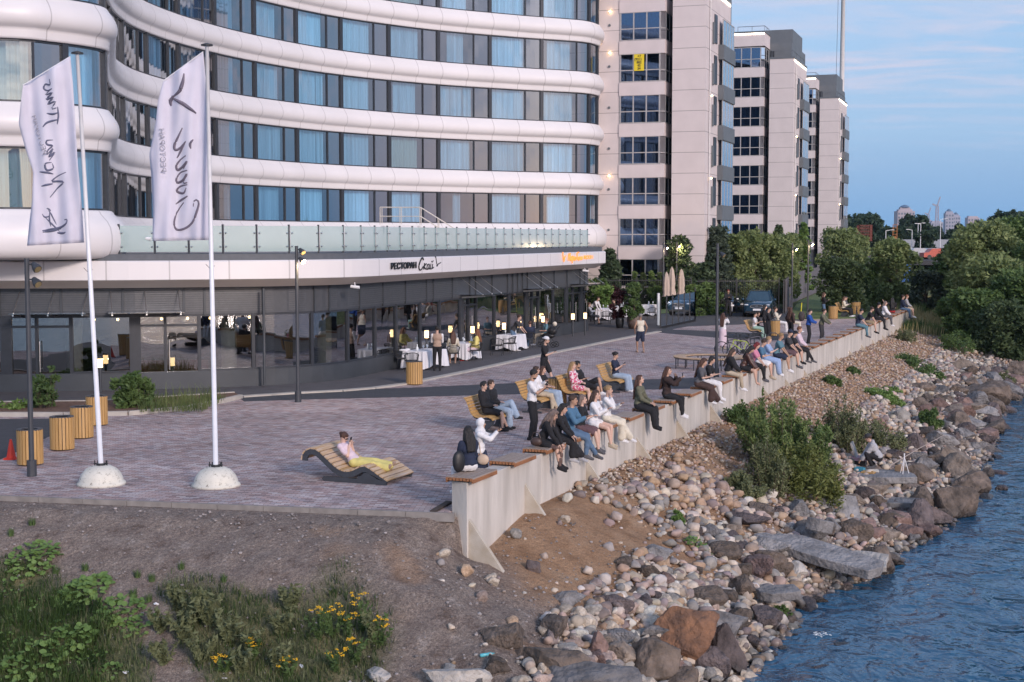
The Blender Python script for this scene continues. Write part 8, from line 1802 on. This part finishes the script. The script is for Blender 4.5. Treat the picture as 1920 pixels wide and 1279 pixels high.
for i, (px, yt, Yd, lb) in enumerate(((1659, 433, 200, 'white street light before the far belt, leftmost'), (1708, 432, 230, 'short grey street light pole'), (1719, 420, 230, 'taller white street light pole with a lamp arm'), (1724, 421, 225, 'white street light pole right of the tall one'), (1761, 412, 240, 'tall thin pole before the far towers'))):
    x = (px-960)/FPX*Yd; h = CAMZ+(445-yt)/FPX*Yd; o = T('street_light', lb, 'street light', (x, Yd, 0)); mb = MB(); mb.cone((0, 0, 0), (0, 0, h), .09, .05, 8); mb.build('pole', M_WHITEP, o); mb = MB(); mb.beam((0, 0, h), (.9 if i % 2 == 0 else -.7, 0, h+.1), .06, .06); mb.box((.9 if i % 2 == 0 else -.7, 0, h+.1), (.5, .2, .08)); mb.build('lamp_arm', M_WHITEP, o)
br = T('road_viaduct', 'pale grey road viaduct parapet far behind the young tree', 'bridge', ((1730-960)/FPX*260, 260, 0)); mb = MB(); mb.box((0, 0, CAMZ-1.2), (17, 2, 1.5)); mb.build('parapet', mat('viaduct_grey', (.30, .32, .36), .8), br)
for i, x in enumerate((-7, 0, 7)): mb = MB(); mb.box((x, 0, 1.6), (.9, 1.2, 4)); mb.build('pier', M_CONC, br)
rgc = random.Random(3)
for i, (px, Yd, c_, lb) in enumerate(((1701, 215, (.6, .6, .6), 'white van roof far left among distant parked cars'), (1712, 210, (.55, .55, .55), 'white distant car second from left'), (1722, 205, (.5, .5, .52), 'silver distant parked car'), (1753, 200, (.45, .08, .05), 'red distant car at the right'), (1745, 205, (.6, .6, .6), 'white distant car left of the red one'), (1760, 208, (.06, .06, .07), 'black distant car right of the red one'))):
    x = (px-960)/FPX*Yd; o = T('distant_car', lb, 'car', (x, Yd, 2.2), rgc.uniform(-.4, .4)); mb = MB(); P = [(-2, .3), (-2, .9), (-1.3, 1.0), (-.8, 1.5), (.7, 1.5), (1.2, 1.0), (2, .85), (2, .3)]; n_ = len(P)
    mb.add([(a, -.85, z) for a, z in P]+[(a, .85, z) for a, z in P], [tuple(range(n_)), tuple(range(2*n_-1, n_-1, -1))]+[(j, n_+j, n_+(j+1) % n_, (j+1) % n_) for j in range(n_)]); mb.build('body', mat('far_car_'+str(i), c_, .4), o)
    for wx in (-1.2, 1.2): mb = MB(); mb.cone((wx, -.9, .32), (wx, .9, .32), .32, .32, 10); mb.build('wheel', M_BLACK, o)
cy_ = MB(); cy_.prism([((1690-960)/FPX*190, 190), ((1790-960)/FPX*190, 190), ((1790-960)/FPX*290, 290), ((1690-960)/FPX*290, 290)], 1.6, 2.2); kind(cy_.build('car_park', M_ASPH), 'structure')
for i, (px, c_, lb) in enumerate(((1648, (.02, .12, .40), 'blue tarpaulin left of the young tree top'), (1697, (.02, .14, .42), 'blue tarpaulin right of the young tree top'))):
    o = T('blue_tarpaulin', lb, 'tarpaulin', ((px-960)/FPX*170, 170, 0)); mb = MB(); h = 4.6 if i == 0 else 4.5; mb.prism([(-.45, -.4), (.45, -.4), (.4, .4), (-.4, .4)], 0, h-.5); mb.add([(-.45, -.4, h-.5), (.45, -.4, h-.5), (.4, .4, h-.5), (-.4, .4, h-.5), (0, 0, h+.2)], [(0, 1, 4), (1, 2, 4), (2, 3, 4), (3, 0, 4)]); mb.build('sheet', mat('tarp_blue', c_, .6), o)
# haze: one box of even thin air
hz_ = MB(); hz_.box((0, 0, 0), (1, 1, 1)); ho = hz_.build('haze', mat('haze_surface', (1, 1, 1))); ho.scale = (3400, 3600, 190); ho.location = (0, 1300, 90-8.5-1); kind(ho, 'stuff'); tag(ho, 'thin blue evening haze in the air', 'haze')
hm = bpy.data.materials.new('evening_haze'); hm.use_nodes = True; n = hm.node_tree.nodes; l = hm.node_tree.links; n.remove(n['Principled BSDF']); pv_ = n.new('ShaderNodeVolumePrincipled'); pv_.inputs['Color'].default_value = (.62, .76, 1, 1); pv_.inputs['Density'].default_value = .00008; pv_.inputs['Anisotropy'].default_value = .2; l.new(pv_.outputs[0], n['Material Output'].inputs['Volume']); ho.data.materials.clear(); ho.data.materials.append(hm)
# ================================================================ bake the people
old_ = []
def bake():
    for o, vx, app in PEND:
        r = o.modifiers.new('r', 'REMESH'); r.mode = 'VOXEL'; r.voxel_size = vx; r.use_smooth_shade = True
        s = o.modifiers.new('s', 'SMOOTH'); s.iterations = 3; s.factor = .5
    bpy.context.view_layer.update(); dg = bpy.context.evaluated_depsgraph_get()
    for o, vx, app in PEND:
        me = bpy.data.meshes.new_from_object(o.evaluated_get(dg)); me.name = o.name
        if app:
            bm = bmesh.new(); bm.from_mesh(me); vs = [bm.verts.new(v) for v in app.v]
            for f in app.f:
                try: bm.faces.new([vs[i] for i in f]).smooth = True
                except ValueError: pass
            bm.to_mesh(me); bm.free()
        nm_ = o.name.split('.')[0]
        if nm_ not in ('body', 'shoe', 'cap', 'beard') and o.parent.location.y < 46:
            hr_ = nm_ == 'hair'; S_ = Vector((38, 38, 6)) if hr_ else Vector((9, 9, 13)); A_ = .010 if hr_ else .011; off = len(old_) * 3.7; old_.append(1)
            for v in me.vertices:
                c = v.co; v.co = c+v.normal*(noise.noise(Vector((c.x*S_.x+off, c.y*S_.y, c.z*S_.z)))*A_+(0 if hr_ else noise.noise(Vector((c.x*22, c.y*22+off, c.z*30)))*.005))
        old = o.data; o.modifiers.clear(); o.data = me; bpy.data.meshes.remove(old)
bake()
